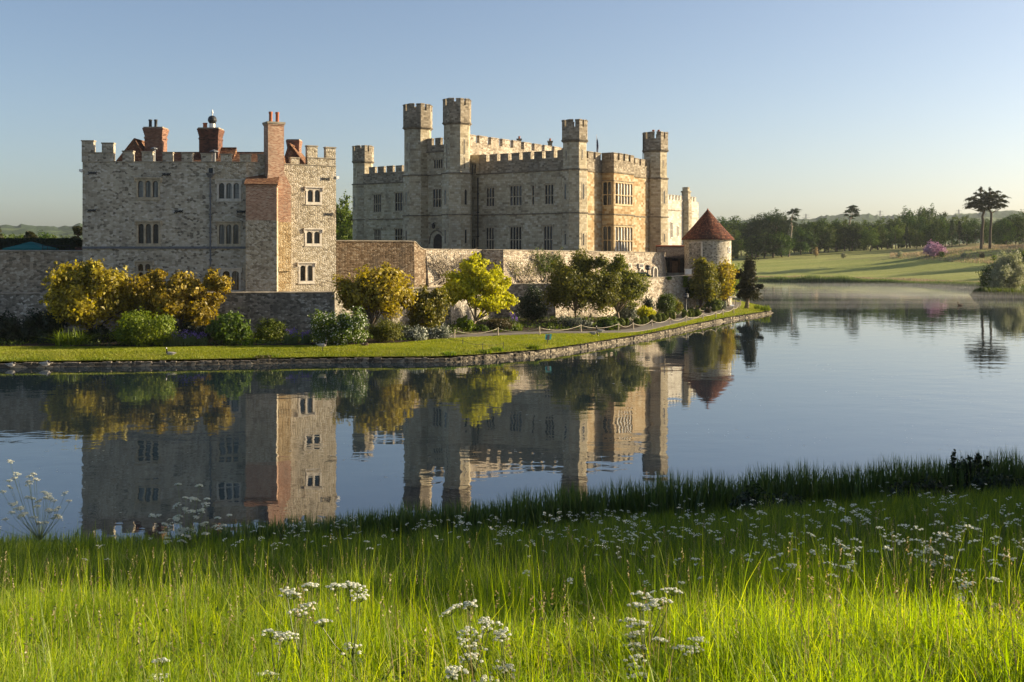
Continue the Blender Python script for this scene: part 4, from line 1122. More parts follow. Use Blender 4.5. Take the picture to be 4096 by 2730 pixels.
# flag on the roof
fx = P(*Z2(1742, 0), 168)
m = MB(); m.tube([(fx.x, fx.y, 18), (fx.x, fx.y, pz(Z2(0, 318)[1], 168))], [0.06, 0.035], 6); fp = m.build('flagpole', M['white_paint'], castle)
m = MB()
zt = pz(Z2(0, 335)[1], 168)
cols = [0.0, 0.12, 0.22, 0.3]
for i in range(3):
    for j in range(8):
        def fpnt(i, j): return (fx.x + 0.04 + cols[i] * (0.7 + 0.3 * math.sin(j * 0.9)), fx.y + 0.12 * math.sin(i * 2.1 + j * 0.6), zt - j * 0.42 - i * 0.25)
        m.poly([fpnt(i, j), fpnt(i + 1, j), fpnt(i + 1, j + 1), fpnt(i, j + 1)])
m.build('flag', M['flag_cloth'], fp)

# gatehouse between its two turrets
FG = FL.off(2.3); ug0, ug1 = 17.6, 25.0
gw = [norm(cw(FG, 644, 480, 712, 550)), norm(cw(FG, 638, 678, 719, 811))]
mb = MB()
wall_plane(mb, FG, ug0, ug1, 4, 22.1, gw, 0.35)
mb.build('gatehouse_wall', M['castle_ashlar'], castle)
window(FG, castle, *gw[0], 4, M['dressed_stone'], M['glass_curtain'], border=0.16, mull=0.12, arch=0.18, hood=True)
window(FG, castle, *gw[1], 4, M['dressed_stone'], M['glass_curtain'], transom=0.46, border=0.16, mull=0.12, arch=0.16, hood=False)
string(stS, FG, ug0, ug1, ZC); string(stS, FG, ug0, ug1, ZS); string(stS, FG, ug0, ug1, 22.05)
mb = MB(); mb.fbox(FG, ug0, ug1, -0.55, 0.03, 22.2, 23.0); merlons(mb, FG, ug0, ug1, 23.0, 0.6, 1.15, 0.95, 0.5, 0.03)
mb.build('battlement', M['castle_parapet'], castle)
# arched doorway and lantern
a = Z2(640, 985); b = Z2(716, 1120)
dw = arch_opening(castle, FG, Z2(648, 0)[0], Z2(714, 0)[0], Z2(0, 985)[1], Z2(0, 1125)[1], 0.14, 'doorway', M['dressed_stone'], M['plank_dark'], 1.5, 0.6)
m = MB()
u0, u1 = FG.us(Z2(622, 0)[0]), FG.us(Z2(722, 0)[0]); c = (u0 + u1) / 2; hw = abs(u1 - u0) / 2; zt = FG.uz(*Z2(670, 963))[1]
pp = [FG.pt(c + hw * math.cos(t), 0.2, zt - 1.9 + 1.9 * max(0, math.sin(t)) ** 0.8) for t in [math.pi * k / 14 for k in range(15)]]
m.tube(pp, 0.1, 6); m.build('hood_mould', M['string_stone'], dw)
u, z = FG.uz(*Z2(660, 935)); m = MB()
m.tube([FG.pt(u, 0, z + 0.5), FG.pt(u, 0.5, z + 0.55), FG.pt(u, 0.5, z + 0.3)], 0.03, 5)
q = FG.pt(u, 0.5, z - 0.35); m.lathe(q, [(0.08, 0), (0.18, 0.12), (0.26, 0.55), (0.3, 0.58), (0.1, 0.75), (0.02, 0.85)], 6); m.build('lantern', M['iron'], castle)
# tall main block rising behind, its right side in the sun
FM = Frame((-5.95, 153.8), tR)
mb = MB(); wall_plane(mb, FM, -1.0, 27, 16.5, 22.9); mb.build('main_block_wall', M['pale_rubble'], castle)
mb = MB(); mb.fbox(FM, -1.0, 27, -0.5, 0.02, 22.9, 23.35); merlons(mb, FM, -0.6, 27, 23.35, 0.85, 2.1, 1.1, 0.55, 0.02, jit=0.04)
mb.build('battlement', M['pale_rubble'], castle)
for x, y in ((1430, 360), (1222, 345)):
    p = P(*Z2(x, y), 176); m = MB(); m.box(p.x - 0.35, p.x + 0.35, p.y, p.y + 0.7, 20, p.z - 0.2); m.box(p.x - 0.45, p.x + 0.45, p.y - 0.1, p.y + 0.8, p.z - 0.2, p.z); cc = m.build('chimney', M['castle_parapet'], castle); pot(cc, p.x, p.y + 0.35, p.z, 0.16, 0.4, M['terracotta'])
# left wing, set back
FW = FL.off(-7.4); uw0 = 25.0; uw1 = FW.us(Z2(172, 0)[0])
ww = [norm(cw(FW, 240, 717, 296, 842)), norm(cw(FW, 385, 706, 456, 834)), norm(cw(FW, 245, 950, 293, 1045)), norm(cw(FW, 385, 946, 456, 1045))]
mb = MB(); wall_plane(mb, FW, uw0, uw1, 4, ZC, ww, 0.35); mb.build('wing_wall', M['castle_ashlar'], castle)
for h in ww: window(FW, castle, *h, 4, M['dressed_stone'], M['glass_dark'], transom=0.46, border=0.13, mull=0.11, arch=0.14)
mb = MB(); mb.fbox(FW, uw0, uw1, -0.55, 0.02, ZC + 0.14, ZPP - 0.1); mb.fbox(FW, uw0, uw1, -0.58, 0.08, ZPP - 0.1, ZPP); merlons(mb, FW, uw0, uw1 - 1.3, ZPP, 0.6, 1.35, 0.95, 0.5, 0.02, jit=0.03)
mb.build('battlement', M['castle_parapet'], castle)
string(stS, FW, uw0, uw1 - 1.3, ZC); string(stS, FW, uw0, uw1 - 1.3, ZS)
# roof decks and far walls that close the blocks
mb = MB()
def deck(F, u0, u1, w0, w1, z): mb.poly([F.pt(u0, w0, z), F.pt(u1, w0, z), F.pt(u1, w1, z), F.pt(u0, w1, z)])
deck(FL, 0, 18, -0.3, -22, 19.6); deck(FL, 17.5, 26, 2.0, -27, 22.4); deck(FL, 25, uw1, -7.7, -25, 19.6)
def back(F, u0, u1, w, z0, z1): mb.poly([F.pt(u0, w, z0), F.pt(u1, w, z0), F.pt(u1, w, z1), F.pt(u0, w, z1)])
back(FL, 0, 18, -22, 4, 19.6); back(FL, 17.5, 26, -27, 4, 22.4); back(FL, 25, uw1, -25, 4, 19.6)
for u, a, b, z in ((17.5, 2.0, -27, 22.4), (26, 2.0, -27, 22.4), (uw1, -7.7, -25, 20.4)):
    mb.poly([FL.pt(u, a, 4), FL.pt(u, b, 4), FL.pt(u, b, z), FL.pt(u, a, z)])
mb.build('roof', M['lead'], castle)

# ------------------------------------------------------------------ far white tower, shed and round tower
wt = thing('white_tower', 'pale sunlit battlemented stone tower with a tall chimney, behind the round tower', 'tower', (px(2690, 188), 188, 4))
cW = Vector((px(2669, 185), 185.0))
FWa = Frame(cW, tR); FWb = Frame(cW, tL)
ua = FWa.us(2735); ubb = FWb.us(2640); zt = pz(800, 186)
mb = MB(); wall_plane(mb, FWa, 0, ua + 6, 4, zt); wall_plane(mb, FWb, 0, ubb + 6, 4, zt); mb.poly([FWa.pt(0, 0, zt), FWa.pt(ua + 6, 0, zt), FWa.pt(ua + 6, -8, zt), FWa.pt(0, -8, zt)])
mb.build('wall', M['white_ashlar'], wt)
mb = MB(); merlons(mb, FWa, 0, ua + 5, zt, 0.45, 0.75, 0.75, 0.45, 0.01); merlons(mb, FWb, 0.0, ubb + 5, zt, 0.45, 0.75, 0.75, 0.45, 0.01)
mb.build('battlement', M['white_ashlar'], wt)
mb = MB(); string(mb, FWa, 0, ua + 4, zt - 1.8); string(mb, FWb, 0, ubb + 4, zt - 1.81); mb.build('string_course', M['coping'], wt)
for x0, x1, y0, y1 in ((2682, 2690, 888, 952), (2708, 2714, 904, 948)):
    h = norm(zr(FWa, x0, y0, x1, y1, lambda a, b: (a, b))); window(FWa, wt, *h, 2, M['pale_stone'], M['glass_curtain'], transom=0.5, border=0.12, mull=0.1, deep=-0.02, proud=0.08, hood=False)
mb = MB(); cc = FWa.pt(FWa.us(2742), 0.1, 0); zc_ = pz(770, 190)
mb.prism(octa(cc.x, cc.y, 0.95), 4, zc_ - 1.5); mb.prism(octa(cc.x, cc.y, 0.95), zc_ - 1.5, zc_ - 1.1, pts1=octa(cc.x, cc.y, 0.75)); mb.prism(octa(cc.x, cc.y, 0.75), zc_ - 1.1, zc_); mb.prism(octa(cc.x, cc.y, 0.9), zc_, zc_ + 0.25); mb.prism(octa(cc.x, cc.y, 0.62), zc_ + 0.25, pz(749, 190))
mb.build('chimney', M['castle_ashlar'], wt)

rt = thing('round_tower', 'round rubble stone tower with a conical red tile roof by the lake', 'tower', (px(2830, 152), 152, GZ))
cR = Vector((px(2831, 152.6), 152.6)); rad = 3.25
zE = pz(955, 151)
mb = MB(); mb.lathe((cR.x, cR.y, 0.2), [(rad + 0.15, 0), (rad, 2.5), (rad - 0.02, zE + 0.1)], 56)
mb.build('wall', M['house_rubble'], rt, True)
mb = MB(); zA = pz(838, 152.6)
mb.lathe((cR.x, cR.y, zE), [(rad - 0.1, -0.12), (rad + 0.42, -0.16), (rad + 0.42, -0.04), (rad * 0.94, 0.62), (rad * 0.60, 1.86), (0.05, zA - zE)], 56)
mb.build('roof', M['cone_tile'], rt, True)
mb = MB(); mb.lathe((cR.x, cR.y, zA - 0.25), [(0.22, 0), (0.12, 0.2), (0.02, 0.4)], 10); mb.build('finial', M['terracotta'], rt, True)
def rface(sx):
    k = (sx - XC) / FOC
    # angle of the tower face seen at this place
    a = math.asin(max(-1, min(1, (sx - 2831) / (rad * FOC / 152.0)))) 
    phi = math.degrees(a) + math.degrees(math.atan(-k))
    return oface(cR.x, cR.y, rad, phi)
F = rface(2782); m = MB(); m.fbox(F, -0.95, 0.95, -0.25, 0.09, 2.5, 9.2); m.build('door', M['dark_rubble'], rt)
m = MB(); m.fbox(F, 0.95, 1.05, -0.2, 0.16, 2.5, 9.3); m.fbox(F, -0.95, 1.05, -0.2, 0.16, 9.2, 9.3); m.build('door_frame', M['pale_stone'], rt)
F = rface(2916); m = MB(); m.fbox(F, -0.35, 0.35, -0.3, 0.06, pz(1012, 151), pz(988, 151)); o = m.build('window', M['white_paint'], rt); m = MB(); m.fbox(F, -0.22, 0.22, -0.3, 0.07, pz(1010, 151), pz(990, 151)); m.build('pane', M['glass_dark'], o)

shd = thing('shed', 'dark timber shed with a lichened tile roof between castle and round tower', 'shed', (px(2690, 156), 156, 4.2))
Y0 = 154.5; x0, x1 = px(2646, Y0), px(2757, Y0)
mb = MB()
mb.box(x0, x1, Y0 + 1.1, Y0 + 5.2, 3.8, pz(1030, Y0) + 0.3)
mb.build('wall', M['plank_dark'], shd)
mb = MB(); ze, zr2 = pz(1036, Y0), pz(986, Y0 + 3)
mb.hexa([(x0 - 0.4, Y0, ze), (x1, Y0, ze), (x1, Y0 + 3, ze), (x0 - 0.4, Y0 + 3, ze)], [(x0 - 0.4, Y0, ze + 0.12), (x1, Y0, ze + 0.12), (x1, Y0 + 3, zr2), (x0 - 0.4, Y0 + 3, zr2)])
mb.build('roof', M['dark_tile'], shd)
mb = MB(); mb.tube([(x0 - 0.4, Y0 + 3, zr2), (x1, Y0 + 3, zr2)], 0.16, 8); mb.build('ridge_tiles', M['terracotta'], shd)
for sx in (2650, 2684, 2718, 2752):
    m = MB(); x = px(sx, Y0); m.box(x - 0.12, x + 0.12, Y0 + 0.2, Y0 + 0.44, 3.8, ze + 0.02); m.build('post', M['dark_timber'], shd)
m = MB(); m.box(px(2692, Y0), px(2716, Y0), Y0 + 1.02, Y0 + 1.12, 3.8, ze - 0.3); m.build('door', M['timber'], shd)
m = MB(); m.box(px(2664, Y0), px(2684, Y0), Y0 + 1.02, Y0 + 1.12, 4.6, ze - 0.5); m.build('window', M['glass_dark'], shd)
m = MB(); m.box(x0, x1 - 0.2, Y0 - 0.4, Y0 + 0.1, 3.8, pz(1092, Y0)); m.build('step', M['coping'], shd)

# utility box by the tower
ub = thing('utility_box', 'pale cream box standing against the round tower beside the shed', 'box', (px(2754, 147), 147, 4.2))
m = MB(); p = P(2754, 1094, 147.5); m.box(p.x - 0.42, p.x + 0.42, p.y, p.y + 0.6, 3.9, pz(1079, 147.5)); m.box(p.x - 0.5, p.x + 0.5, p.y - 0.08, p.y + 0.65, pz(1079, 147.5), pz(1077, 147.5)); m.build('body', M['white_paint'], ub)
m = MB(); m.box(px(2742, 147), px(2782, 147), 147.2, 147.4, 4.0, pz(1098, 147)); m.build('plinth', M['coping'], ub)
# ------------------------------------------------------------------ foliage
def mesh_np(name, V, Fq, mat, parent=None, tri=None):
    """V (n,3) world points; Fq (m,4) quads; tri optional (k,3)"""
    off = np.array(OFF.get(parent, Vector((0, 0, 0)))) if parent is not None else np.zeros(3)
    V = (V - off).astype(np.float32)
    me = bpy.data.meshes.new(name)
    nq = len(Fq); nt = 0 if tri is None else len(tri)
    me.vertices.add(len(V)); me.vertices.foreach_set('co', V.ravel())
    me.loops.add(nq * 4 + nt * 3); me.polygons.add(nq + nt)
    li = Fq.ravel() if nt == 0 else np.concatenate([Fq.ravel(), tri.ravel()])
    me.loops.foreach_set('vertex_index', li.astype(np.int32))
    st = np.arange(nq) * 4
    if nt: st = np.concatenate([st, nq * 4 + np.arange(nt) * 3])
    me.polygons.foreach_set('loop_start', st.astype(np.int32))
    me.update(calc_edges=True)
    return finish(name, me, mat, parent)

def unit(a): return a / np.maximum(1e-9, np.linalg.norm(a, axis=1, keepdims=True))
def leaves(c, n, size, aspect=0.5, droop=0.0, g=rng):
    """c (N,3) centres, n (N,3) facing directions -> vertices of N kite-shaped leaves"""
    N = len(c)
    n = unit(n)
    r = unit(g.normal(size=(N, 3)))
    a = unit(np.cross(n, r)); a[:, 2] -= droop; a = unit(a)
    b = unit(np.cross(n, a))
    s = (size * g.uniform(0.6, 1.3, N))[:, None] if np.isscalar(size) else size[:, None]
    w = s * aspect * 0.5
    V = np.stack([c - a * s * 0.5, c + b * w - a * s * 0.05, c + a * s * 0.5, c - b * w - a * s * 0.05], 1).reshape(-1, 3)
    return V, np.arange(N * 4).reshape(-1, 4)

def crown_pts(c, r, nclump, rc, nleaf, g, shell=(0.55, 1.0), low=-0.75, flat=1.0, outw=0.7, shape='ball', noise=0.16):
    """clumped leaf positions for a crown of half sizes r about c, with an uneven outline and loose sprigs"""
    c = np.array(c, float); r = np.array(r, float)
    nclump = int(nclump * 1.6)
    d = unit(g.normal(size=(nclump * 4, 3)))
    d = d[d[:, 2] > low][:nclump]
    f = g.uniform(shell[0], shell[1], len(d))
    ph = g.uniform(0, 6.28, 4); kk = g.normal(size=(4, 3)) * 2.6
    lob = sum(np.sin(d @ kk[i] + ph[i]) for i in range(4)) / 2.0
    f = f * (1 + noise * lob)
    if shape == 'cone':
        z = g.uniform(-1, 1, len(d)); ang = g.uniform(0, 2 * np.pi, len(d))
        k = (1 - z) / 2 * 0.95 + 0.06
        d = np.stack([np.cos(ang) * k, np.sin(ang) * k, z], 1); f = f / shell[1]
        cc = c + d * np.stack([f, f, np.ones_like(f)], 1) * (r - np.array([rc * 0.5, rc * 0.5, rc * 0.4]))
    else:
        cc = c + d * f[:, None] * np.maximum(r - rc * 0.35, r * 0.4)
    sz = np.clip(g.lognormal(-0.32, 0.38, len(d)), 0.3, 1.35)
    w = sz ** 2.2 / np.sum(sz ** 2.2)
    idx = g.choice(len(d), nleaf, p=w)
    o = unit(g.normal(size=(nleaf, 3))) * (g.uniform(0, 1, nleaf) ** 0.6)[:, None]
    ax = unit((cc - c) / r + g.normal(size=(len(d), 3)) * 0.5 + np.array([0, 0, 0.35]))
    st = g.uniform(0.2, 1.0, len(d))
    o = o + ax[idx] * (np.sum(o * ax[idx], 1) * st[idx])[:, None]
    o[:, 2] *= flat
    pts = cc[idx] + o * (rc * sz[idx])[:, None]
    # sprigs poking out of the clumps
    ns = int(nleaf * 0.16)
    if ns > 20:
        nsp = max(6, ns // 9); k = g.choice(len(d), nsp)
        dr = unit(ax[k] + g.normal(size=(nsp, 3)) * 0.7); ln = rc * g.uniform(0.9, 1.9, nsp)
        q = g.choice(nsp, ns); t = g.uniform(0.35, 1.0, ns)
        pts[:ns] = cc[k][q] + dr[q] * (ln[q] * t * sz[k][q])[:, None] + g.normal(size=(ns, 3)) * rc * 0.09
        o[:ns] = dr[q]
    nrm = o * outw + g.normal(size=(nleaf, 3)) * 0.6 + (pts - c) / r * 0.3
    return pts, nrm, cc

def limbs(mb, base, c, targets, r0, g, fork=0.35, n=6):
    base = Vector(base); c = Vector(c)
    fk = base + (c - base) * fork
    j = Vector((g.normal() * 0.08, g.normal() * 0.08, 0)) * (c - base).length
    mb.tube([base - Vector((0, 0, 0.1)), base + (fk - base) * 0.5 + j * 0.5, fk + j], [r0 * 1.25, r0, r0 * 0.8], n)
    for t in targets:
        t = Vector(t)
        m1 = fk + j + (t - fk - j) * 0.5 + Vector((g.normal(), g.normal(), g.normal())) * 0.06 * (t - fk).length + Vector((0, 0, 0.06 * (t - fk).length))
        mb.tube([fk + j, m1, t], [r0 * 0.55, r0 * 0.32, r0 * 0.08], 5, cap=False)

SEED = [100]
def plant(name, label, cat, sx0, sx1, sy0, sy1, Y, mat, nleaf=5000, lsz=0.22, nclump=26, rc=None, z0=None, trunk=None, bark='bark', aspect=0.5,
          depth=None, group=None, shape='ball', shell=(0.6, 1.0), flat=0.9, low=-0.75, droop=0.0, extra=None, outw=0.7, fork=0.35, flowers=None, names=('crown', 'trunk'), basex=None, under=None):
    """a tree or shrub filling the given outline of the photograph at distance Y"""
    SEED[0] += 1
    g = np.random.default_rng(SEED[0])
    x0, x1, zt, zb = px(sx0, Y), px(sx1, Y), pz(sy0, Y), pz(sy1, Y)
    z0 = gz((sx0 + sx1) / 2) if z0 is None else z0
    c = np.array([(x0 + x1) / 2, Y, (zt + zb) / 2]); r = np.array([(x1 - x0) / 2, depth or (x1 - x0) / 2 * 0.8, (zt - zb) / 2])
    rc = rc or min(r) * 0.42
    bx = c[0] if basex is None else px(basex, Y)
    root = thing(name, label, cat, (bx, Y, z0), group)
    pts, nrm, cc = crown_pts(c, r, int(nclump * 1.2), rc, int(nleaf * 1.5), g, shell, low, flat, outw, shape)
    if extra:
        for (ex0, ex1, ey0, ey1, nl, nc) in extra:
            c2 = np.array([px((ex0 + ex1) / 2, Y), Y - 0.2, (pz(ey0, Y) + pz(ey1, Y)) / 2]); r2 = np.array([px(ex1, Y) - px(ex0, Y), px(ex1, Y) - px(ex0, Y), pz(ey0, Y) - pz(ey1, Y)]) / 2
            p2, n2, c3 = crown_pts(c2, r2, nc, min(rc, min(r2) * 0.6), int(nl * 1.5), g, shell, low, flat, outw)
            pts = np.concatenate([pts, p2]); nrm = np.concatenate([nrm, n2]); cc = np.concatenate([cc, c3])
    pts[:, 2] = np.maximum(pts[:, 2], z0 + 0.05)
    V, Q = leaves(pts, nrm, lsz * 1.12, aspect * 1.1, droop, g)
    cr = mesh_np(names[0], V, Q, M[mat], root)
    if flowers:
        fm, fn, fs = flowers
        k = g.choice(len(pts), fn)
        o = unit(pts[k] - c) * 0.12
        V, Q = leaves(pts[k] + o, nrm[k] + (pts[k] - c), fs, 0.9, 0, g)
        mesh_np('blossom', V, Q, M[fm], root)
    mb = MB()
    tr_ = trunk if trunk else 0.06
    tg = cc[g.permutation(len(cc))[:min(len(cc), 14 if trunk else 8)]]
    limbs(mb, (bx, Y, z0), c + np.array([0, 0, -r[2] * 0.35]), tg, tr_, g, fork)
    mb.build(names[1], M[bark], root, True)
    return root
def shrub(*a, **k):
    k.setdefault('names', ('foliage', 'stem'))
    return plant(*a, **k)

# -- the two golden evergreens in front of the house
plant('magnolia_tree', 'large gold-leaved shrub tree, leftmost, below the square stone house', 'tree', 205, 560, 1068, 1320, 87, 'lf_gold', 15000, 0.28, 46, 0.95, trunk=0.14, depth=2.8, shell=(0.45, 1.05), extra=[(340, 440, 1062, 1150, 1500, 6), (270, 330, 1230, 1310, 700, 4)], bark='bark')
plant('magnolia_tree', 'gold-leaved shrub tree with gaps, below the arched lower window of the house', 'tree', 545, 880, 1100, 1320, 88, 'lf_gold', 10500, 0.28, 34, 0.9, trunk=0.13, depth=2.4, shell=(0.5, 1.08), extra=[(690, 790, 1078, 1180, 1500, 7), (800, 912, 1092, 1180, 1300, 6), (600, 670, 1085, 1170, 900, 5)], bark='bark')
shrub('dark_shrub', 'dark green shrub at the left edge under the courtyard wall', 'shrub', -140, 90, 1255, 1400, 85.5, 'lf_dark', 5000, 0.22, 26)
shrub('dark_shrub', 'dark green shrub between the leftmost one and the arching fern', 'shrub', 60, 260, 1242, 1398, 86, 'lf_dark', 5000, 0.22, 26)
shrub('dark_shrub', 'low dark shrub in shade below the leftmost gold tree', 'shrub', 330, 470, 1310, 1398, 86.5, 'lf_dark', 2600, 0.2, 16)
shrub('dark_shrub', 'dark shrub behind the violet irises, under the gold tree with gaps', 'shrub', 690, 860, 1290, 1392, 88.0, 'lf_dark', 3200, 0.2, 18)
shrub('round_shrub', 'bright green rounded shrub between the gold trees, reaching the lawn', 'shrub', 455, 705, 1250, 1398, 83.2, 'lf_bright', 9000, 0.17, 40, 0.7, extra=[(450, 570, 1310, 1398, 2000, 10)])
shrub('peony_shrub', 'mid green leafy shrub right of the violet irises', 'shrub', 828, 988, 1268, 1388, 84, 'lf_green', 4500, 0.24, 26, 0.6)
shrub('round_shrub', 'tight brownish green round shrub against the garden wall', 'shrub', 1018, 1142, 1278, 1384, 86, 'lf_box', 5200, 0.12, 40, 0.42, shell=(0.75, 0.95))
shrub('small_shrub', 'very small light green shrub at the lawn edge', 'shrub', 972, 1012, 1356, 1391, 83.3, 'lf_bright', 700, 0.16, 8)
shrub('flowering_shrub', 'broad green shrub dotted with white flowers', 'shrub', 1238, 1476, 1245, 1390, 84.5, 'lf_green', 8500, 0.17, 44, 0.6, flowers=('petal_white', 1500, 0.13))
shrub('low_conifer', 'low spreading dark olive conifer right of the white flowered shrub', 'shrub', 1476, 1618, 1290, 1374, 86.5, 'lf_olive', 4200, 0.18, 30, 0.5, aspect=0.25)
shrub('cistus_shrub', 'grey green mound with white flowers beside the low conifer', 'shrub', 1612, 1706, 1312, 1366, 88.5, 'lf_grey', 2600, 0.13, 20, 0.35, flowers=('petal_white', 500, 0.10))
shrub('cistus_shrub', 'grey green white-flowered mound beside the dark gateway', 'shrub', 1700, 1803, 1308, 1364, 90.5, 'lf_grey', 2600, 0.13, 20, 0.35, flowers=('petal_white', 600, 0.10))
plant('magnolia_tree', 'golden tree in front of the brown curving wall', 'tree', 1362, 1640, 1080, 1285, 90, 'lf_gold', 11500, 0.27, 36, 0.9, trunk=0.13, depth=2.6, shell=(0.5, 1.05), extra=[(1480, 1600, 1070, 1160, 1600, 7), (1350, 1440, 1110, 1190, 900, 5)])
plant('strawberry_tree', 'bushy olive green small tree between the golden and the lime trees', 'tree', 1622, 1778, 1155, 1320, 92.5, 'lf_gold_green', 7000, 0.19, 34, 0.65, trunk=0.08, extra=[(1600, 1660, 1180, 1260, 700, 4), (1690, 1770, 1148, 1210, 900, 6)])
plant('golden_acacia', 'bright lime yellow tree standing before the bastion wall', 'tree', 1785, 2060, 1065, 1282, 100, 'lf_lime', 11000, 0.27, 46, 0.8, trunk=0.16, depth=2.8, shell=(0.45, 1.05), flat=0.55, extra=[(1855, 1960, 1022, 1110, 2200, 9), (1760, 1830, 1150, 1230, 700, 5), (1960, 2035, 1078, 1150, 900, 5), (1990, 2062, 1150, 1240, 1200, 6)], bark='pale_bark', basex=1879)
shrub('small_shrub', 'bright green small shrub at the foot of the lime yellow tree', 'shrub', 1822, 1890, 1272, 1330, 97.5, 'lf_bright', 1500, 0.2, 12)
shrub('lavender_mound', 'grey purple low mound right of the lime yellow tree', 'shrub', 1948, 2055, 1278, 1332, 99.5, 'lf_brown', 3500, 0.13, 24, 0.4)
shrub('low_shrub', 'low green shrub between the lime tree and the grey mound', 'shrub', 1886, 1960, 1302, 1336, 98, 'lf_green', 1300, 0.16, 12)
shrub('wall_ivy', 'dark upright evergreen against the shaded garden wall', 'shrub', 2085, 2182, 1148, 1318, 111, 'lf_dark', 5200, 0.17, 34, 0.8, shape='ball')
shrub('low_shrub', 'low dark green shrub under the upright evergreen by the path', 'shrub', 2170, 2240, 1290, 1325, 104, 'lf_green', 1300, 0.16, 10)
plant('evergreen_oak', 'large olive brown tree with several trunks before the bastion wall, left half of a pair', 'tree', 2192, 2420, 1040, 1262, 107, 'lf_olive', 14000, 0.22, 60, 0.9, trunk=0.14, depth=3.0, shell=(0.4, 1.05), bark='pale_bark', fork=0.5, extra=[(2290, 2430, 1028, 1110, 2200, 8), (2185, 2280, 1130, 1240, 1400, 6), (2330, 2480, 1080, 1255, 5000, 16)])
plant('evergreen_oak', 'large olive brown tree beside the pale terrace wall, right half of a pair', 'tree', 2385, 2572, 1050, 1272, 110, 'lf_olive', 12500, 0.22, 56, 0.85, trunk=0.15, depth=2.8, shell=(0.4, 1.08), bark='pale_bark', fork=0.5, extra=[(2430, 2520, 1030, 1110, 1600, 7), (2500, 2580, 1110, 1200, 1000, 5)])
shrub('variegated_shrub', 'grey green variegated shrub under the left olive tree', 'shrub', 2250, 2375, 1268, 1332, 102.5, 'lf_grey', 2800, 0.17, 20, 0.4)
shrub('variegated_shrub', 'green leafy shrub under the right olive tree by the rope', 'shrub', 2380, 2470, 1274, 1330, 103.0, 'lf_green', 2600, 0.2, 18, 0.4)
shrub('ceanothus', 'blue green feathery shrub left of the bright yellow bush', 'shrub', 2462, 2545, 1208, 1296, 113, 'lf_grey', 3200, 0.15, 24, 0.5)
shrub('yellow_bush', 'small bright yellow bush behind the clipped box balls', 'shrub', 2538, 2618, 1224, 1280, 116, 'lf_lime', 2600, 0.15, 20, 0.4)
shrub('topiary_shrub', 'dark green round clipped shrub against the pale terrace wall', 'shrub', 2626, 2700, 1180, 1258, 122, 'lf_green', 5500, 0.12, 60, 0.38, shell=(0.85, 0.97))
shrub('wall_shrub', 'grey twiggy plant on the pale wall left of the round topiary', 'shrub', 2566, 2612, 1192, 1250, 127, 'lf_dark', 1100, 0.16, 14, 0.5)
shrub('wall_shrub', 'thin yellowish plant on the pale wall right of the round topiary', 'shrub', 2700, 2726, 1202, 1250, 131, 'lf_gold_green', 700, 0.14, 10, 0.4)
plant('bay_tree', 'tall golden green bush hiding the left foot of the round tower', 'tree', 2774, 2868, 1040, 1222, 138, 'lf_gold_green', 10000, 0.24, 46, 0.9, trunk=0.2, depth=2.0, fork=0.2, bark='bark', basex=2792, extra=[(2776, 2850, 1036, 1110, 1500, 6)])
plant('bay_tree', 'golden autumn-coloured bush before the round tower, right of the taller one', 'tree', 2848, 2932, 1060, 1222, 140, 'lf_gold', 6500, 0.24, 34, 0.85, trunk=0.15, depth=1.8, fork=0.2, extra=[(2850, 2925, 1110, 1210, 2000, 8)])
plant('light_bush', 'airy light green bush at the right side of the round tower', 'tree', 2880, 2948, 1048, 1190, 147, 'lf_bright', 2600, 0.26, 24, 0.8, trunk=0.1, depth=1.5)
shrub('low_shrub', 'grey green low shrub at the tower foot beside the path', 'shrub', 2874, 2906, 1208, 1240, 138.5, 'lf_grey', 1500, 0.16, 10, 0.4)
shrub('low_shrub', 'green low shrub under the golden bushes near the tower', 'shrub', 2818, 2882, 1200, 1240, 136.5, 'lf_green', 2200, 0.18, 14, 0.5)
plant('yew_tree', 'dark ragged conifer with bare pale trunk at the tip of the island', 'tree', 2952, 3040, 1040, 1195, 143.5, 'lf_cypress', 8000, 0.30, 44, 0.6, trunk=0.26, depth=1.5, bark='pale_bark', z0=0.55, aspect=0.3, shape='cone', basex=2986, fork=0.55, shell=(0.5, 1.0), extra=[(2942, 2995, 1074, 1120, 900, 4), (2936, 2990, 1132, 1165, 900, 4), (3015, 3058, 1132, 1165, 700, 4), (2960, 3030, 1150, 1196, 1600, 7)])

# -- clipped box balls along the path
BALLS = [(400, 1378, 458), (443, 1380, 462), (500, 1380, 455), (600, 1385, 452), (648, 1375, 445), (676, 1358, 442), (745, 1348, 430), (803, 1340, 425), (850, 1340, 415), (880, 1328, 410), (920, 1332, 407), (950, 1325, 402), (1060, 1312, 382), (1105, 1310, 378), (1132, 1308, 375), (1183, 1302, 372)]
WID = [36, 42, 20, 36, 25, 36, 40, 34, 30, 22, 19, 20, 32, 22, 18, 36]
nth = ['first', 'second', 'third', 'fourth', 'fifth', 'sixth', 'seventh', 'eighth', 'ninth', 'tenth', 'eleventh', 'twelfth', 'thirteenth', 'fourteenth', 'fifteenth', 'sixteenth', 'seventeenth', 'eighteenth', 'nineteenth', 'twentieth', 'twenty-first', 'twenty-second', 'twenty-third', 'twenty-fourth', 'twenty-fifth', 'twenty-sixth', 'twenty-seventh', 'twenty-eighth', 'twenty-ninth', 'thirtieth']
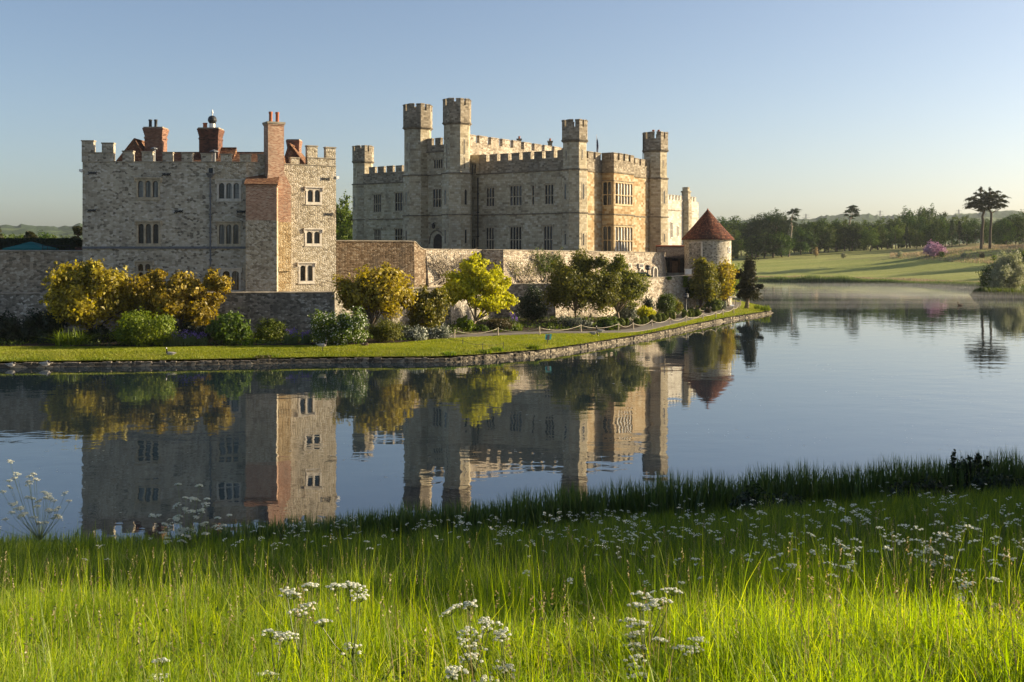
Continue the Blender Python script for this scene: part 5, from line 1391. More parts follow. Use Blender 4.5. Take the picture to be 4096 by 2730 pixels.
def ball_root(x, Y, r, hz, lab, mat='lf_box', seed=1):
    GB = gz(XC + FOC * x / Y)
    root = thing('box_ball', lab, 'topiary', (x, Y, GB + 0.05), 'clipped box balls along the path')
    g = np.random.default_rng(seed)
    n = 2600
    d = unit(g.normal(size=(n, 3)))
    rr_ = 1 + 0.05 * np.sin(d[:, 0] * 9 + d[:, 2] * 7) + g.normal(size=n) * 0.03
    p = d * rr_[:, None] * np.array([r, r, hz]) + np.array([x, Y, GB + 0.05 + hz * 0.93])
    V, Q = leaves(p, d + g.normal(size=(n, 3)) * 0.5, 0.10, 0.7, 0, g)
    mesh_np('foliage', V, Q, M[mat], root)
    m = MB(); m.lathe((x, Y, GB + 0.05 + hz * 0.93), [(r * 0.9 * math.sin(math.pi * k / 8) + 0.001, -hz * 0.9 * math.cos(math.pi * k / 8)) for k in range(9)], 12); m.build('foliage_core', M['lf_dark'], root, True)
    m = MB(); m.tube([(x, Y, GB), (x, Y, GB + hz)], 0.05, 5); m.build('stem', M['bark'], root)
    return root
for k, ((zx, zt, zb), w) in enumerate(zip(BALLS, WID)):
    sx, sb = Z5(zx, zb + 1325 - 255 + 0)[0], Z5(0, 1000 + zb)[1]
    st = Z5(0, zt)[1]
    Y = min(ground_Y(sx, sb, gz(sx) + 0.08), interp(BACKP, sx) - 2.5) + 0.5
    r = w / 2.412 / FOC * Y; hz = max(r * 0.95, (Z5(0, 1000 + zb)[1] - st) / FOC * Y / 2)
    ball_root(px(sx, Y), Y, r, hz, nth[k] + ' clipped green box ball from the left in the row along the path', seed=400 + k)
for k, (zx, zt, zb, w, lab, mt) in enumerate([(1282, 1285, 335, 28, 'small reddish brown clipped ball behind the far rope, beside the path', 'lf_brown'), (1345, 1250, 322, 26, 'clipped box ball right of the reddish brown one, near the round tower', 'lf_box'), (1378, 1252, 308, 18, 'narrow brown green ball, the last one before the round tower', 'lf_olive')]):
    sx, sb = Z5(zx, 0)[0], Z5(0, 1000 + zb)[1]; Y = ground_Y(sx, sb, gz(sx) + 0.08) + 0.4; r = w / 2.412 / FOC * Y; hz = (sb - Z5(0, zt)[1]) / FOC * Y / 2
    ball_root(px(sx, Y), Y, r, hz, lab, mt, 500 + k)

# -- tufts of blades (irises, fern, weeds)
def blades(pos, h, lean, w, g, seg=3, curve=1.0):
    """pos (N,3), h (N), lean (N) -> tapering bent blades"""
    N = len(pos)
    a = g.uniform(0, 2 * np.pi, N); ld = np.stack([np.cos(a), np.sin(a), np.zeros(N)], 1)
    b = a + np.pi / 2 + g.normal(size=N) * 0.6; wd = np.stack([np.cos(b), np.sin(b), np.zeros(N)], 1)
    rows = []
    for k in range(seg + 1):
        t = k / seg
        c = pos + ld * (h * lean * t ** 1.8 * curve)[:, None] + np.array([0, 0, 1.0]) * (h * (t - 0.25 * np.minimum(1.2, lean) * t * t))[:, None]
        ww = (w * (1 - t ** 1.4) * (0.75 + 0.5 * t) * 0.5)[:, None]
        if k < seg: rows.append(c - wd * ww); rows.append(c + wd * ww)
        else: rows.append(c)
    nv = 2 * seg + 1
    V = np.stack(rows, 1).reshape(-1, 3)
    o = (np.arange(N) * nv)[:, None]
    Q = np.concatenate([o + np.array([[2 * k, 2 * k + 1, 2 * k + 3, 2 * k + 2]]) for k in range(seg - 1)], 0)
    T = o + np.array([[2 * seg - 2, 2 * seg - 1, 2 * seg]])
    return V, Q, T
def tuft(name, label, cat, sx0, sx1, sy0, sy1, Y, mat, n, w, lean=0.35, flower=None, group=None, z0=None):
    SEED[0] += 1; g = np.random.default_rng(SEED[0])
    z0 = gz((sx0 + sx1) / 2) + 0.03 if z0 is None else z0
    x0, x1 = px(sx0, Y), px(sx1, Y); H = pz(sy0, Y) - z0
    root = thing(name, label, cat, ((x0 + x1) / 2, Y, z0), group)
    pos = np.stack([g.uniform(x0, x1, n), Y + g.normal(size=n) * (x1 - x0) * 0.25, np.full(n, z0)], 1)
    h = H * g.uniform(0.55, 1.0, n)
    V, Q, T = blades(pos, h, np.abs(g.normal(size=n)) * lean, np.full(n, w), g)
    mesh_np('leaves', V, Q, M[mat], root, T)
    if flower:
        fm, fn, fs = flower
        k = g.choice(n, fn); p = pos[k] + np.array([0, 0, 1]) * (h[k] * g.uniform(0.95, 1.12, fn))[:, None]
        pp = np.repeat(p, 5, 0) + g.normal(size=(fn * 5, 3)) * fs * 0.5
        V, Q = leaves(pp, g.normal(size=(fn * 5, 3)), fs, 0.7, 0, g)
        mesh_np('blossom', V, Q, M[fm], root)
    return root
IG = 'violet iris clumps'
for a, b, tp, bs, Y, lab in ((662, 722, 1330, 1392, 83.0, 'violet irises, left clump of three below the gold tree'), (725, 775, 1326, 1392, 83.2, 'violet irises, middle clump of three below the gold tree'), (778, 830, 1330, 1392, 83.4, 'violet irises, right clump of three beside the leafy shrub'), (1140, 1196, 1320, 1380, 84.5, 'violet irises right of the tight round shrub'), (1205, 1245, 1326, 1384, 84.8, 'violet irises beside the white-flowered green shrub')):
    tuft('iris_clump', lab, 'flowers', a, b, tp, bs, Y, 'lf_iris', 170, 0.05, 0.25, ('petal_violet', 26, 0.12), IG)
tuft('iris_clump', 'fresh green sword-leaved clump without flowers right of the grey mound', 'flowers', 2050, 2090, 1288, 1330, 98.5, 'lf_bright', 150, 0.06, 0.25)
tuft('iris_clump', 'dim violet flowers behind the grey purple mound', 'flowers', 2040, 2070, 1256, 1300, 101, 'lf_iris', 90, 0.05, 0.3, ('petal_violet', 18, 0.14))
tuft('fern', 'arching green fern below the leftmost gold tree', 'fern', 235, 330, 1300, 1398, 83.6, 'lf_bright', 220, 0.09, 1.3)
tuft('weed_tuft', 'small bright weed tuft on the lawn below the fern', 'weed', 250, 278, 1378, 1402, 82, 'lf_bright', 90, 0.06, 0.7)
for sx, sy, w, h, lab in ((2136, 1403, 40, 28, 'yellow green weed beside the teal sign at the lake edge'), (1990, 1397, 46, 14, 'weeds at the last black chain post by the water'), (1940, 1408, 50, 14, 'weeds left of the last black chain post'), (1800, 1418, 50, 14, 'weed patch on the lake edging below the black chain'), (1056, 1428, 60, 10, 'reddish weed patch on the lawn edge below the round shrub'), (2473, 1324, 22, 6, 'dark weed at the foot of a rope post'), (3030, 1233, 22, 20, 'green weed at the tip of the island'), (3060, 1238, 34, 22, 'bright green weed clump at the very tip of the island')):
    Y = ground_Y(sx, sy, 0.6); Y = min(Y, 143.5)
    tuft('weed_tuft', lab, 'weed', sx - w / 2, sx + w / 2, sy - h, sy, Y, 'lf_bright' if 'reddish' not in lab else 'lf_brown', int(w * 5), 0.07, 0.6, z0=0.42)
# the mown lawn's own short blades
g = np.random.default_rng(78)
n = 110000; xs_ = np.concatenate([g.uniform(-250, 2300, 80000), g.uniform(2300, 3085, 30000)])
a_ = np.interp(xs_, [q[0] for q in SHORE], [q[1] for q in SHORE]) + 0.3
b_ = np.interp(xs_, [q[0] for q in bed_front] + [2935, 3085], [q[1] for q in bed_front] + [150, 143]) - 0.1
b_ = np.where(xs_ > 1740, np.minimum(b_, np.interp(xs_, [q[0] for q in PATH], [q[1] for q in PATH]) - 1.1), b_)
b_ = np.where(xs_ > 2925, np.interp(xs_, [2925, 2960, 3050, 3085], [146, 165, 149.5, 142.4]), b_)
ok = b_ > a_; xs_, a_, b_ = xs_[ok], a_[ok], b_[ok]; n = len(xs_)
Ys = a_ + (b_ - a_) * g.random(n)
zz = 0.42 + (np.array([gz(q) for q in xs_]) - 0.42) * np.minimum(1, (Ys - a_ + 0.05) / 3.0) - 0.01
pos = np.stack([(xs_ - XC) / FOC * Ys, Ys, zz], 1)
V, Q, T = blades(pos, g.uniform(0.05, 0.13, n), np.abs(g.normal(size=n)) * 0.5, np.full(n, 0.05), g, 2)
kind(mesh_np('lawn_grass', V, Q, M['lawn_blade'], None, T), 'stuff')
# low dark greenery covering the beds between the shrubs
g = np.random.default_rng(79)
n = 26000; xs_ = g.uniform(-250, 2880, n)
a_ = np.interp(xs_, [q[0] for q in bed_front], [q[1] for q in bed_front]) + 0.15
a_ = a_ + np.where(xs_ > 2430, 4.5, 0.0)
b_ = np.minimum(np.interp(xs_, [q[0] for q in BACKP], [q[1] for q in BACKP]) - 1.4, 144)
ok = b_ > a_; xs_, a_, b_ = xs_[ok], a_[ok], b_[ok]; n = len(xs_); Ys = a_ + (b_ - a_) * g.random(n)
X_ = (xs_ - XC) / FOC * Ys; dens = np.sin(X_ * 0.9 + Ys * 0.6) + np.sin(X_ * 0.37 - Ys * 0.8 + 2) + g.normal(size=n) * 0.6; ok = dens > -0.5
X_, Ys = X_[ok], Ys[ok]; n = len(X_)
hh = np.clip(0.32 + 0.2 * np.sin(X_ * 1.3) * np.sin(Ys * 1.7), 0.1, 0.6)
V, Q = leaves(np.stack([X_, Ys, np.array([gz(q) for q in XC + FOC * X_ / Ys]) + 0.08 + hh * g.random(n)], 1), g.normal(size=(n, 3)) + np.array([0, -0.2, 0.6]), 0.2, 0.55, 0, g)
kind(mesh_np('ground_cover', V, Q, M['lf_green']), 'stuff')
# loose weeds along the whole edging: nobody could count them
g = np.random.default_rng(77)
n = 5200; t_ = g.uniform(0, 1, n); xs_ = -200 + t_ * 3280; Ys = np.array([interp(SHORE, x) for x in xs_]) + g.uniform(0.3, 1.3, n)
dens = np.sin(xs_ * 0.02) + np.sin(xs_ * 0.007 + 1) + g.normal(size=n) * 0.5
ok = dens > 0.2; xs_, Ys = xs_[ok], Ys[ok]
pos = np.stack([(xs_ - XC) / FOC * Ys, Ys, np.full(len(xs_), 0.4)], 1)
V, Q, T = blades(pos, g.uniform(0.08, 0.35, len(xs_)), np.abs(g.normal(size=len(xs_))) * 0.6, np.full(len(xs_), 0.05), g)
kind(mesh_np('edge_weeds', V, Q, M['lf_bright'], None, T), 'stuff')

# -- climbers: bare espaliers and ivy
def climber(label, sx0, sx1, sy0, sy1, Fw, w, nb, mat, nleaf, lf, lsz=0.2, leafside=0.0):
    SEED[0] += 1; g = np.random.default_rng(SEED[0])
    u0, z0 = Fw.uz(sx0, sy1); u1, z1 = Fw.uz(sx1, sy0)
    z0 = max(z0, 3.7)
    root = thing('climber', label, 'climbing plant', tuple(Fw.pt((u0 + u1) / 2, w, z0)))
    mb = MB(); tips = []
    for k in range(nb):
        u = u0 + (u1 - u0) * (0.5 + g.normal() * 0.16); tu = u0 + (u1 - u0) * g.uniform(0, 1); z = z0
        path = [Fw.pt(u, w + 0.1, z)]
        ht = (z1 - z0) * g.uniform(0.55, 1.0); ns = 7
        for s in range(1, ns + 1):
            f = s / ns
            path.append(Fw.pt(u + (tu - u) * f ** 0.8 + g.normal() * 0.12, w + 0.12 + 0.1 * g.random() + 0.25 * (1 - f), z0 + ht * f))
            if s > 2:
                tips.append(path[-1])
                e = path[-1] + Fw.pt(g.normal() * 0.5, 0, 0) - Fw.pt(0, 0, 0) + Vector((0, 0, g.uniform(0.1, 0.5)))
                mb.tube([path[-1], e], [0.025, 0.01], 4, cap=False); tips.append(e)
        mb.tube(path, [0.06 * (1 - 0.75 * s / ns) + 0.008 for s in range(ns + 1)], 5, cap=False)
    mb.build('stem', M[mat], root, True)
    tp = np.array([tuple(p) for p in tips])
    if leafside: 
        uu = np.array([(p[0] - Fw.O.x) * Fw.t.x + (p[1] - Fw.O.y) * Fw.t.y for p in tp]); q = (uu - u0) / (u1 - u0); tp = tp[(q > leafside)]
    pts = tp[g.choice(len(tp), nleaf)] + g.normal(size=(nleaf, 3)) * 0.16
    V, Q = leaves(pts, g.normal(size=(nleaf, 3)) + np.array([Fw.n.x, Fw.n.y, 0.3]), lsz, 0.6, 0, g)
    mesh_np('foliage', V, Q, M[lf], root)
    return root
FU2 = Frame((up2[0][0], up2[0][1]), (up2[1][0] - up2[0][0], up2[1][1] - up2[0][1]))
climber('bare pale-stemmed climber on the sunlit bastion wall behind the lime tree', 1706, 1868, 1002, 1140, FU2, 0.45, 26, 'grey_twig', 700, 'lf_brown', 0.14)
climber('half leafy climber on the long bastion wall right of its corner', 2032, 2150, 1040, 1132, FB_, 0.3, 16, 'grey_twig', 500, 'lf_olive', 0.16)
climber('green leafy climber on the bastion wall left of the large olive tree', 2125, 2236, 1004, 1130, FB_, 0.3, 16, 'grey_twig', 2600, 'lf_green', 0.2)
FLW = Frame((bast[3][0], bast[3][1]), (bast[4][0] - bast[3][0], bast[4][1] - bast[3][1]))
def ivy(label, sx0, sx1, sy0, sy1, n, mat='lf_bright'):
    SEED[0] += 1; g = np.random.default_rng(SEED[0])
    u0, z1 = FLW.uz(sx0, sy0); u1, z0 = FLW.uz(sx1, sy1)
    root = thing('ivy', label, 'climbing plant', tuple(FLW.pt((u0 + u1) / 2, 0.2, z0)))
    u = g.normal(size=n) * 0.25 + 0.5; z = g.uniform(0, 1, n)
    p = np.array([tuple(FLW.pt(u0 + (u1 - u0) * a, 0.12 + 0.14 * g.random(), z0 + (z1 - z0) * b)) for a, b in zip(u, z)])
    V, Q = leaves(p, g.normal(size=(n, 3)) * 0.5 + np.array([FLW.n.x, FLW.n.y, 0.2]), 0.2, 0.8, 0, g)
    mesh_np('foliage', V, Q, M[mat], root)
    m = MB(); m.tube([FLW.pt((u0 + u1) / 2, 0.12, z0), FLW.pt((u0 + u1) / 2 + .1, 0.1, (z0 + z1) / 2), FLW.pt((u0 + u1) / 2, 0.05, z1)], 0.03, 4); m.build('stem', M['bark'], root)
ivy('green ivy strand hanging at the top of the pale terrace wall', 2729, 2744, 1106, 1148, 500)
ivy('longer green ivy strand near the right end of the pale terrace wall', 2750, 2770, 1116, 1190, 800)
ivy('small dark tuft on the top of the pale terrace wall', 2664, 2680, 1108, 1118, 160, 'lf_green')
ivy('dark dry tuft above the lamp on the pale terrace wall', 2738, 2752, 1158, 1182, 220, 'lf_dark')

# ------------------------------------------------------------------ rope fences, chain, signs, lamps, car
def rope_fence(label, pts, sag, rope_r=0.022, post_r=0.055, ph=0.75, mats=('post_wood', 'rope'), name='rope_fence', cat='fence', lean=0.05, zbase=None, rname='rope', posts=True):
    root = thing(name, label, cat, (pts[0][0], pts[0][1], GZ))
    tops = []
    for (x, y) in pts:
        zb = gz(XC + FOC * x / y) if zbase is None else zbase
        lx = random.uniform(-lean, lean); q = Vector((x + lx, y + random.uniform(-lean, lean), zb + ph))
        if posts:
            m = MB(); m.tube([(x, y, zb - 0.1), q], [post_r * 1.1, post_r], 8); m.build('post', M[mats[0]], root)
        tops.append(q - Vector((0, 0, 0.1)))
    for a, b in zip(tops, tops[1:]):
        m = MB(); m.tube([a + (b - a) * (k / 10.0) - Vector((0, 0, sag * 4 * (k / 10.0) * (1 - k / 10.0))) for k in range(11)], rope_r, 5); m.build(rname, M[mats[1]], root, True)
    return root
RP = [(1817, 1355), (1992, 1345), (2159, 1342), (2324, 1331), (2473, 1324), (2534, 1321), (2607, 1309), (2678, 1299), (2745, 1291), (2811, 1278), (2864, 1271), (2893, 1262), (2935, 1254), (2957, 1236)]
rope_fence('long rope fence on wooden posts along the near side of the path', [(px(x, ground_Y(x, y)), ground_Y(x, y)) for x, y in RP], 0.32)
def fence_at(lab, pl): rope_fence(lab, [(px(x, ground_Y(x, y)), ground_Y(x, y)) for x, y in pl], 0.28)
fence_at('short rope fence in front of the leftmost box balls', [(2475, 1302), (2520, 1299), (2553, 1293)])
fence_at('short rope fence between the two groups of box balls', [(2702, 1277), (2724, 1272), (2752, 1266)])
fence_at('far rope fence in deep loops before the golden bushes', [(2800, 1259), (2826, 1254), (2840, 1250), (2862, 1241)])
fence_at('rope fence at the landing beyond the ragged conifer, by the water', [(2937, 1220), (2944, 1222), (2962, 1222)])
CP = [(1776, 1363), (1851, 1380), (1931, 1395), (2013, 1411)]
rope_fence('low black chain fence crossing the lawn to the water', [(px(x, ground_Y(x, y)), ground_Y(x, y)) for x, y in CP], 0.12, 0.012, 0.022, 0.42, ('iron', 'iron'), 'chain_fence', rname='chain', lean=0.01)

Y = ground_Y(2192, 1389); xx = px(2189, Y)
sg = thing('water_sign', 'small tilted teal framed sign seen from behind on the lawn', 'sign', (xx, Y, GZ))
m = MB(); m.tube([(xx - 0.03, Y, GZ - 0.1), (xx + 0.06, Y, GZ + 0.45)], 0.03, 6); m.build('post', M['iron'], sg)
T_ = lambda a, b, c: (xx + 0.07 + a * 0.24 + b * 0.10, Y + a * 0.12 - c, GZ + 0.32 + b)
m = MB(); m.hexa([T_(-1, 0, 0), T_(1, 0, 0), T_(1, 0, -0.03), T_(-1, 0, -0.03)], [T_(-1, .42, 0), T_(1, .42, 0), T_(1, .42, -.03), T_(-1, .42, -.03)]); m.build('board', M['teal_paint'], sg)
m = MB(); m.hexa([T_(-.35, -.05, 0.03), T_(.45, -.05, 0.03), T_(.45, -.05, 0.004), T_(-.35, -.05, 0.004)], [T_(-.35, .38, 0.03), T_(.45, .38, 0.03), T_(.45, .38, 0.004), T_(-.35, .38, 0.004)]); m.build('bracket', M['iron'], sg)

Y = 150; xx = px(2930, Y)
ib = thing('information_board', 'low slanting white information board by the water, right of the round tower', 'sign', (xx, Y, 0.6))
for dx in (-0.42, 0.42):
    m = MB(); m.tube([(xx + dx, Y, 0.4), (xx + dx, Y, pz(1188, Y))], 0.03, 6); m.build('leg', M['iron'], ib)
m = MB(); z = pz(1188, Y); m.hexa([(xx - .55, Y - .25, z - .12), (xx + .55, Y - .25, z - .12), (xx + .55, Y + .25, z + .12), (xx - .55, Y + .25, z + .12)], [(xx - .55, Y - .25, z - .06), (xx + .55, Y - .25, z - .06), (xx + .55, Y + .25, z + .18), (xx - .55, Y + .25, z + .18)]); m.build('panel', M['white_paint'], ib)
Y = ground_Y(2929, 1252); xx = px(2929, Y)
ib = thing('notice_stand', 'small white notice on a thin post among the path fence posts', 'sign', (xx, Y, gz(2929)))
GN = gz(2929)
m = MB(); m.tube([(xx, Y, GN), (xx, Y, GN + 0.85)], 0.025, 6); m.build('post', M['iron'], ib)
m = MB(); m.hexa([(xx - .22, Y - .14, GN + .82), (xx + .22, Y - .14, GN + .82), (xx + .22, Y + .14, GN + .95), (xx - .22, Y + .14, GN + .95)], [(xx - .22, Y - .14, GN + .85), (xx + .22, Y - .14, GN + .85), (xx + .22, Y + .14, GN + .98), (xx - .22, Y + .14, GN + .98)]); m.build('panel', M['white_paint'], ib)

def lamp(label, sx, sy0, sy1, Y, z0):
    x = px(sx, Y); zt = pz(sy0, Y)
    r = thing('flood_lamp', label, 'lamp', (x, Y, z0))
    m = MB(); m.lathe((x, Y, z0 - 0.1), [(0.16, 0), (0.16, 0.4), (0.10, 0.5), (0.09, zt - z0 - 0.5)], 10); m.build('post', M['iron'], r, True)
    m = MB(); m.lathe((x, Y, zt - 0.65), [(0.1, 0), (0.34, 0.12), (0.36, 0.55), (0.30, 0.65), (0.02, 0.7)], 12); m.build('lamp_head', M['iron'], r)
    m = MB(); m.lathe((x, Y, zt - 0.42), [(0.365, 0), (0.367, 0.16), (0.36, 0.17)], 12); m.build('lens', M['lead'], r)
lamp('dark round-headed lamp post by the bastion wall, beside the green car', 2591, 1062, 1112, 142, 3.8)
lamp('dark round-headed lamp post at the foot of the pale terrace wall', 2743, 1174, 1245, 135.0, gz(2743))

Y = 138.5; xx = px(2545, Y)
car = thing('car', 'dark green car parked behind the terrace wall, mostly hidden by the olive tree', 'car', (xx, Y, 3.8))
prof = [(-2.0, 0.35), (-2.05, 0.75), (-1.95, 0.95), (-1.0, 1.02), (-0.35, 1.5), (1.15, 1.55), (1.85, 1.05), (2.02, 0.95), (2.05, 0.4)]
m = MB(); hw = 0.82
L = [(xx + a, Y - hw + (0.18 if z > 1.2 else 0), 3.8 + z) for a, z in prof]; Rr_ = [(xx + a, Y + hw - (0.18 if z > 1.2 else 0), 3.8 + z) for a, z in prof]
m.poly(L); m.poly(list(reversed(Rr_)))
for k in range(len(prof)):
    j = (k + 1) % len(prof); m.poly([L[k], L[j], Rr_[j], Rr_[k]])
m.build('body', M['car_green'], car)
for a0, a1, b0, b1 in ((-0.75, 0.35, -0.3, 0.35), (0.42, 1.6, 0.42, 1.12)):
    m = MB(); m.poly([(xx + a0, Y - 0.835, 4.85), (xx + a1, Y - 0.835, 4.85), (xx + b1, Y - 0.66, 5.27), (xx + b0, Y - 0.66, 5.27)]); m.build('window', M['glass_dark'], car)
for dx in (-1.3, 1.3):
    for dy in (-0.72, 0.72):
        m = MB(); q = Vector((xx + dx, Y + dy, 4.12)); m.tube([q + Vector((0, -0.11, 0)), q + Vector((0, 0.11, 0))], 0.32, 16); w_ = m.build('wheel', M['rubber'], car)
        m = MB(); m.tube([q + Vector((0, -0.12, 0)), q + Vector((0, 0.12, 0))], 0.18, 12); m.build('rim', M['lead'], w_)
for dy in (-0.6, 0.6):
    m = MB(); m.lathe((xx - 2.03, Y + dy, 4.6), [(0.01, -0.09), (0.09, 0), (0.01, 0.09)], 8); m.build('headlight', M['lead'], car)

# parasol, hedge, rail on the courtyard left of the house
Y = 99.5; xx = px(124, Y); ze = pz(1003, Y)
ps = thing('parasol', 'large dark teal square parasol in front of the tall dark hedge', 'parasol', (xx, Y, 6.2))
m = MB(); hwid = px(202, Y) - px(124, Y); zt = pz(977, Y)
sq = lambda e, z: [(xx - e, Y - e, z), (xx + e, Y - e, z), (xx + e, Y + e, z), (xx - e, Y + e, z)]
a, b, c = sq(hwid, ze + 0.18), sq(hwid * 0.32, zt), sq(hwid, ze)
for k in range(4):
    j = (k + 1) % 4; m.poly([a[k], a[j], b[j], b[k]])
    for q in range(10):
        s0, s1 = q / 10, (q + 1) / 10
        A, B = Vector(a[k]).lerp(Vector(a[j]), s0), Vector(a[k]).lerp(Vector(a[j]), s1); mid = (A + B) / 2
        m.poly([A, B, B - Vector((0, 0, 0.12)), mid - Vector((0, 0, 0.22)), A - Vector((0, 0, 0.12))])
m.build('canopy', M['teal_canvas'], ps)
m = MB(); a, b = sq(hwid * 0.36, zt + 0.02), sq(0.03, pz(968, Y))
for k in range(4):
    j = (k + 1) % 4; m.poly([a[k], a[j], b[j], b[k]])
m.build('vent', M['teal_canvas'], ps)
m = MB(); m.tube([(xx, Y, 3.8), (xx, Y, zt)], 0.05, 6); m.build('pole', M['timber'], ps)
Y = 101.5
hd = thing('hedge', 'tall dark clipped hedge behind the teal parasol', 'hedge', (px(100, Y), Y, 3.8))
g = np.random.default_rng(9); n = 15000
x0, x1, zt = px(-500, Y), px(303, Y), pz(958, Y)
pick = g.random(n); px_ = g.uniform(x0, x1, n); py_ = np.where(pick < 0.6, Y, Y + g.uniform(0, 1.2, n)); pz_ = np.where(pick < 0.6, g.uniform(6.4, zt, n), zt) + g.normal(size=n) * 0.04
e = pick > 0.93; px_[e] = x1; pz_[e] = g.uniform(6.4, zt, e.sum())
V, Q = leaves(np.stack([px_, py_ + g.normal(size=n) * 0.05, pz_], 1), g.normal(size=(n, 3)) + np.array([0, -0.7, 0.2]), 0.2, 0.6, 0, g)
mesh_np('foliage', V, Q, M['lf_dark'], hd)
m = MB(); m.box(x0, x1 - 0.08, Y + 0.1, Y + 1.3, 3.8, zt - 0.08); m.build('hedge_core', M['lf_dark'], hd)
m = MB(); 
rl = thing('handrail', 'thin dark metal handrail on the courtyard wall beside the parasol', 'handrail', (px(190, 97), 97, 7.0))
for sx in (170, 190, 226, 278):
    m = MB(); m.tube([(px(sx, 97), 97, 7.3), (px(sx, 97), 97, pz(982, 97))], 0.025, 5); m.build('post', M['iron'], rl)
m = MB(); m.tube([(px(168, 97), 97, pz(984, 97)), (px(280, 97), 97, pz(984, 97))], 0.025, 5); m.build('rail', M['iron'], rl)
m = MB(); m.tube([(px(262, 96.8), 96.8, pz(996, 97)), (px(282, 96.8), 96.8, pz(995, 97)), (px(302, 96.8), 96.8, pz(1006, 97))], 0.03, 5); m.build('rail', M['iron'], rl)
bm_ = thing('low_brick_wall', 'low dark red brick wall between the hedge and the house', 'wall', (px(320, 100), 100, 3.8)); m = MB(); m.box(px(300, 100), px(345, 100), 100, 100.3, 3.8, pz(990, 100)); m.build('wall', M['sooty_brick'], bm_)

# ------------------------------------------------------------------ geese and ducks
def bird(name, label, sx, sy, Y, z, face, sc=1.0, pose='stand', dark=True, grp=None, cat='goose'):
    """one lofted body; face=+1 looks right, -1 looks left"""
    x = px(sx, Y)
    root = thing(name, label, cat, (x, Y, z), grp)
    up = 0.22 if pose == 'stand' else 0.0
    spine = [(-0.36, 0.24, 0.015, 0.012), (-0.28, 0.23, 0.06, 0.045), (-0.14, 0.20, 0.115, 0.10), (0.02, 0.185, 0.135, 0.125), (0.15, 0.21, 0.115, 0.115), (0.22, 0.26, 0.075, 0.08), (0.245, 0.33, 0.045, 0.048), (0.25, 0.42, 0.036, 0.038), (0.255, 0.50, 0.038, 0.04), (0.285, 0.545, 0.044, 0.046), (0.33, 0.545, 0.035, 0.034), (0.37, 0.53, 0.014, 0.012)]
    if pose == 'graze':
        spine = spine[:6] + [(0.28, 0.22, 0.05, 0.055), (0.33, 0.13, 0.04, 0.042), (0.36, 0.04, 0.036, 0.04), (0.39, -0.06, 0.042, 0.045), (0.42, -0.11, 0.03, 0.03), (0.44, -0.15, 0.012, 0.012)]
    if pose == 'rest':
        spine = spine[:5] + [(0.2, 0.25, 0.08, 0.08), (0.19, 0.31, 0.05, 0.05), (0.16, 0.34, 0.042, 0.042), (0.12, 0.34, 0.045, 0.045), (0.07, 0.33, 0.034, 0.03), (0.02, 0.32, 0.012, 0.012)]
    m = MB(); n = 10; rings = []
    for k, (a, h, rx, rz) in enumerate(spine):
        p = spine[max(0, k - 1)]; q = spine[min(len(spine) - 1, k + 1)]
        d = Vector((q[0] - p[0], 0, q[1] - p[1])).normalized(); nn = Vector((-d.z, 0, d.x))
        rings.append([Vector((a, 0, h - 0.06)) + Vector((0, 1, 0)) * rx * math.cos(2 * math.pi * j / n) + nn * rz * math.sin(2 * math.pi * j / n) for j in range(n)])
    def TX(v): return (x + face * v.x * sc, Y + v.y * sc, z + up * sc + (v.z) * sc)
    for k in range(len(rings) - 1):
        for j in range(n):
            j2 = (j + 1) % n
            low = math.sin(2 * math.pi * (j + .5) / n) < -0.35
            mi = 2 if (low and k < 4) else 0
            if k >= 5: mi = 1
            if k == 8: mi = 2
            if k >= 10: mi = 1
            m.poly([TX(rings[k][j]), TX(rings[k][j2]), TX(rings[k + 1][j2]), TX(rings[k + 1][j])], mi)
    m.build('body', [M['goose_grey'] if dark else M['duck_brown'], M['goose_black'] if dark else M['duck_brown'], M['goose_white'] if dark else M['duck_brown']], root, True)
    if pose in ('stand', 'graze'):
        for dy in (-0.05, 0.05):
            m = MB(); m.tube([TX(Vector((0.03, dy, 0.04))), TX(Vector((0.02, dy, -up + 0.02))), TX(Vector((0.09, dy, -up + 0.01)))], [0.014 * sc, 0.012 * sc, 0.01 * sc], 5); m.build('leg', M['goose_black'], root)
    return root
GG = 'geese on the lawn'
def onlawn(sx, sy): return ground_Y(sx, sy, 0.66)
bird('goose', 'goose sitting on the lawn near the water below the bright green shrub', 683, 1430, 77.6, 0.55, -1, 1.15, 'rest0', grp=GG)
bird('goose', 'dark-necked goose standing on the lawn below the white-flowered shrub', 1288, 1407, onlawn(1288, 1407), 0.72, 1, 1.15, 'stand', grp=GG)
bird('goose', 'left goose of two near the rope fence, head down grazing', 2373, 1343, onlawn(2373, 1343), 0.72, 1, 1.15, 'graze', grp=GG)
bird('goose', 'right goose of two near the rope fence, head raised', 2400, 1346, onlawn(2400, 1346), 0.72, -1, 1.15, 'stand', grp=GG)
bird('duck', 'brown duck resting on the lawn below the low conifer', 1460, 1390, onlawn(1460, 1390), 0.72, 1, 1.0, 'rest', False, cat='duck')
bird('duck', 'pale duck resting on the stone edging, leftmost bird', 44, 1468, 74.35, 0.1, 1, 1.1, 'rest', True, cat='duck')
bird('duck', 'larger pale bird hunched on the stone edging at the far left lawn', 182, 1466, 74.55, 0.12, 1, 1.3, 'rest', True, cat='duck')
bird('duck', 'dark duck swimming alone on the misty lake', 3840, 1226, 160, -0.05, -1, 1.2, 'swim', False, cat='duck')
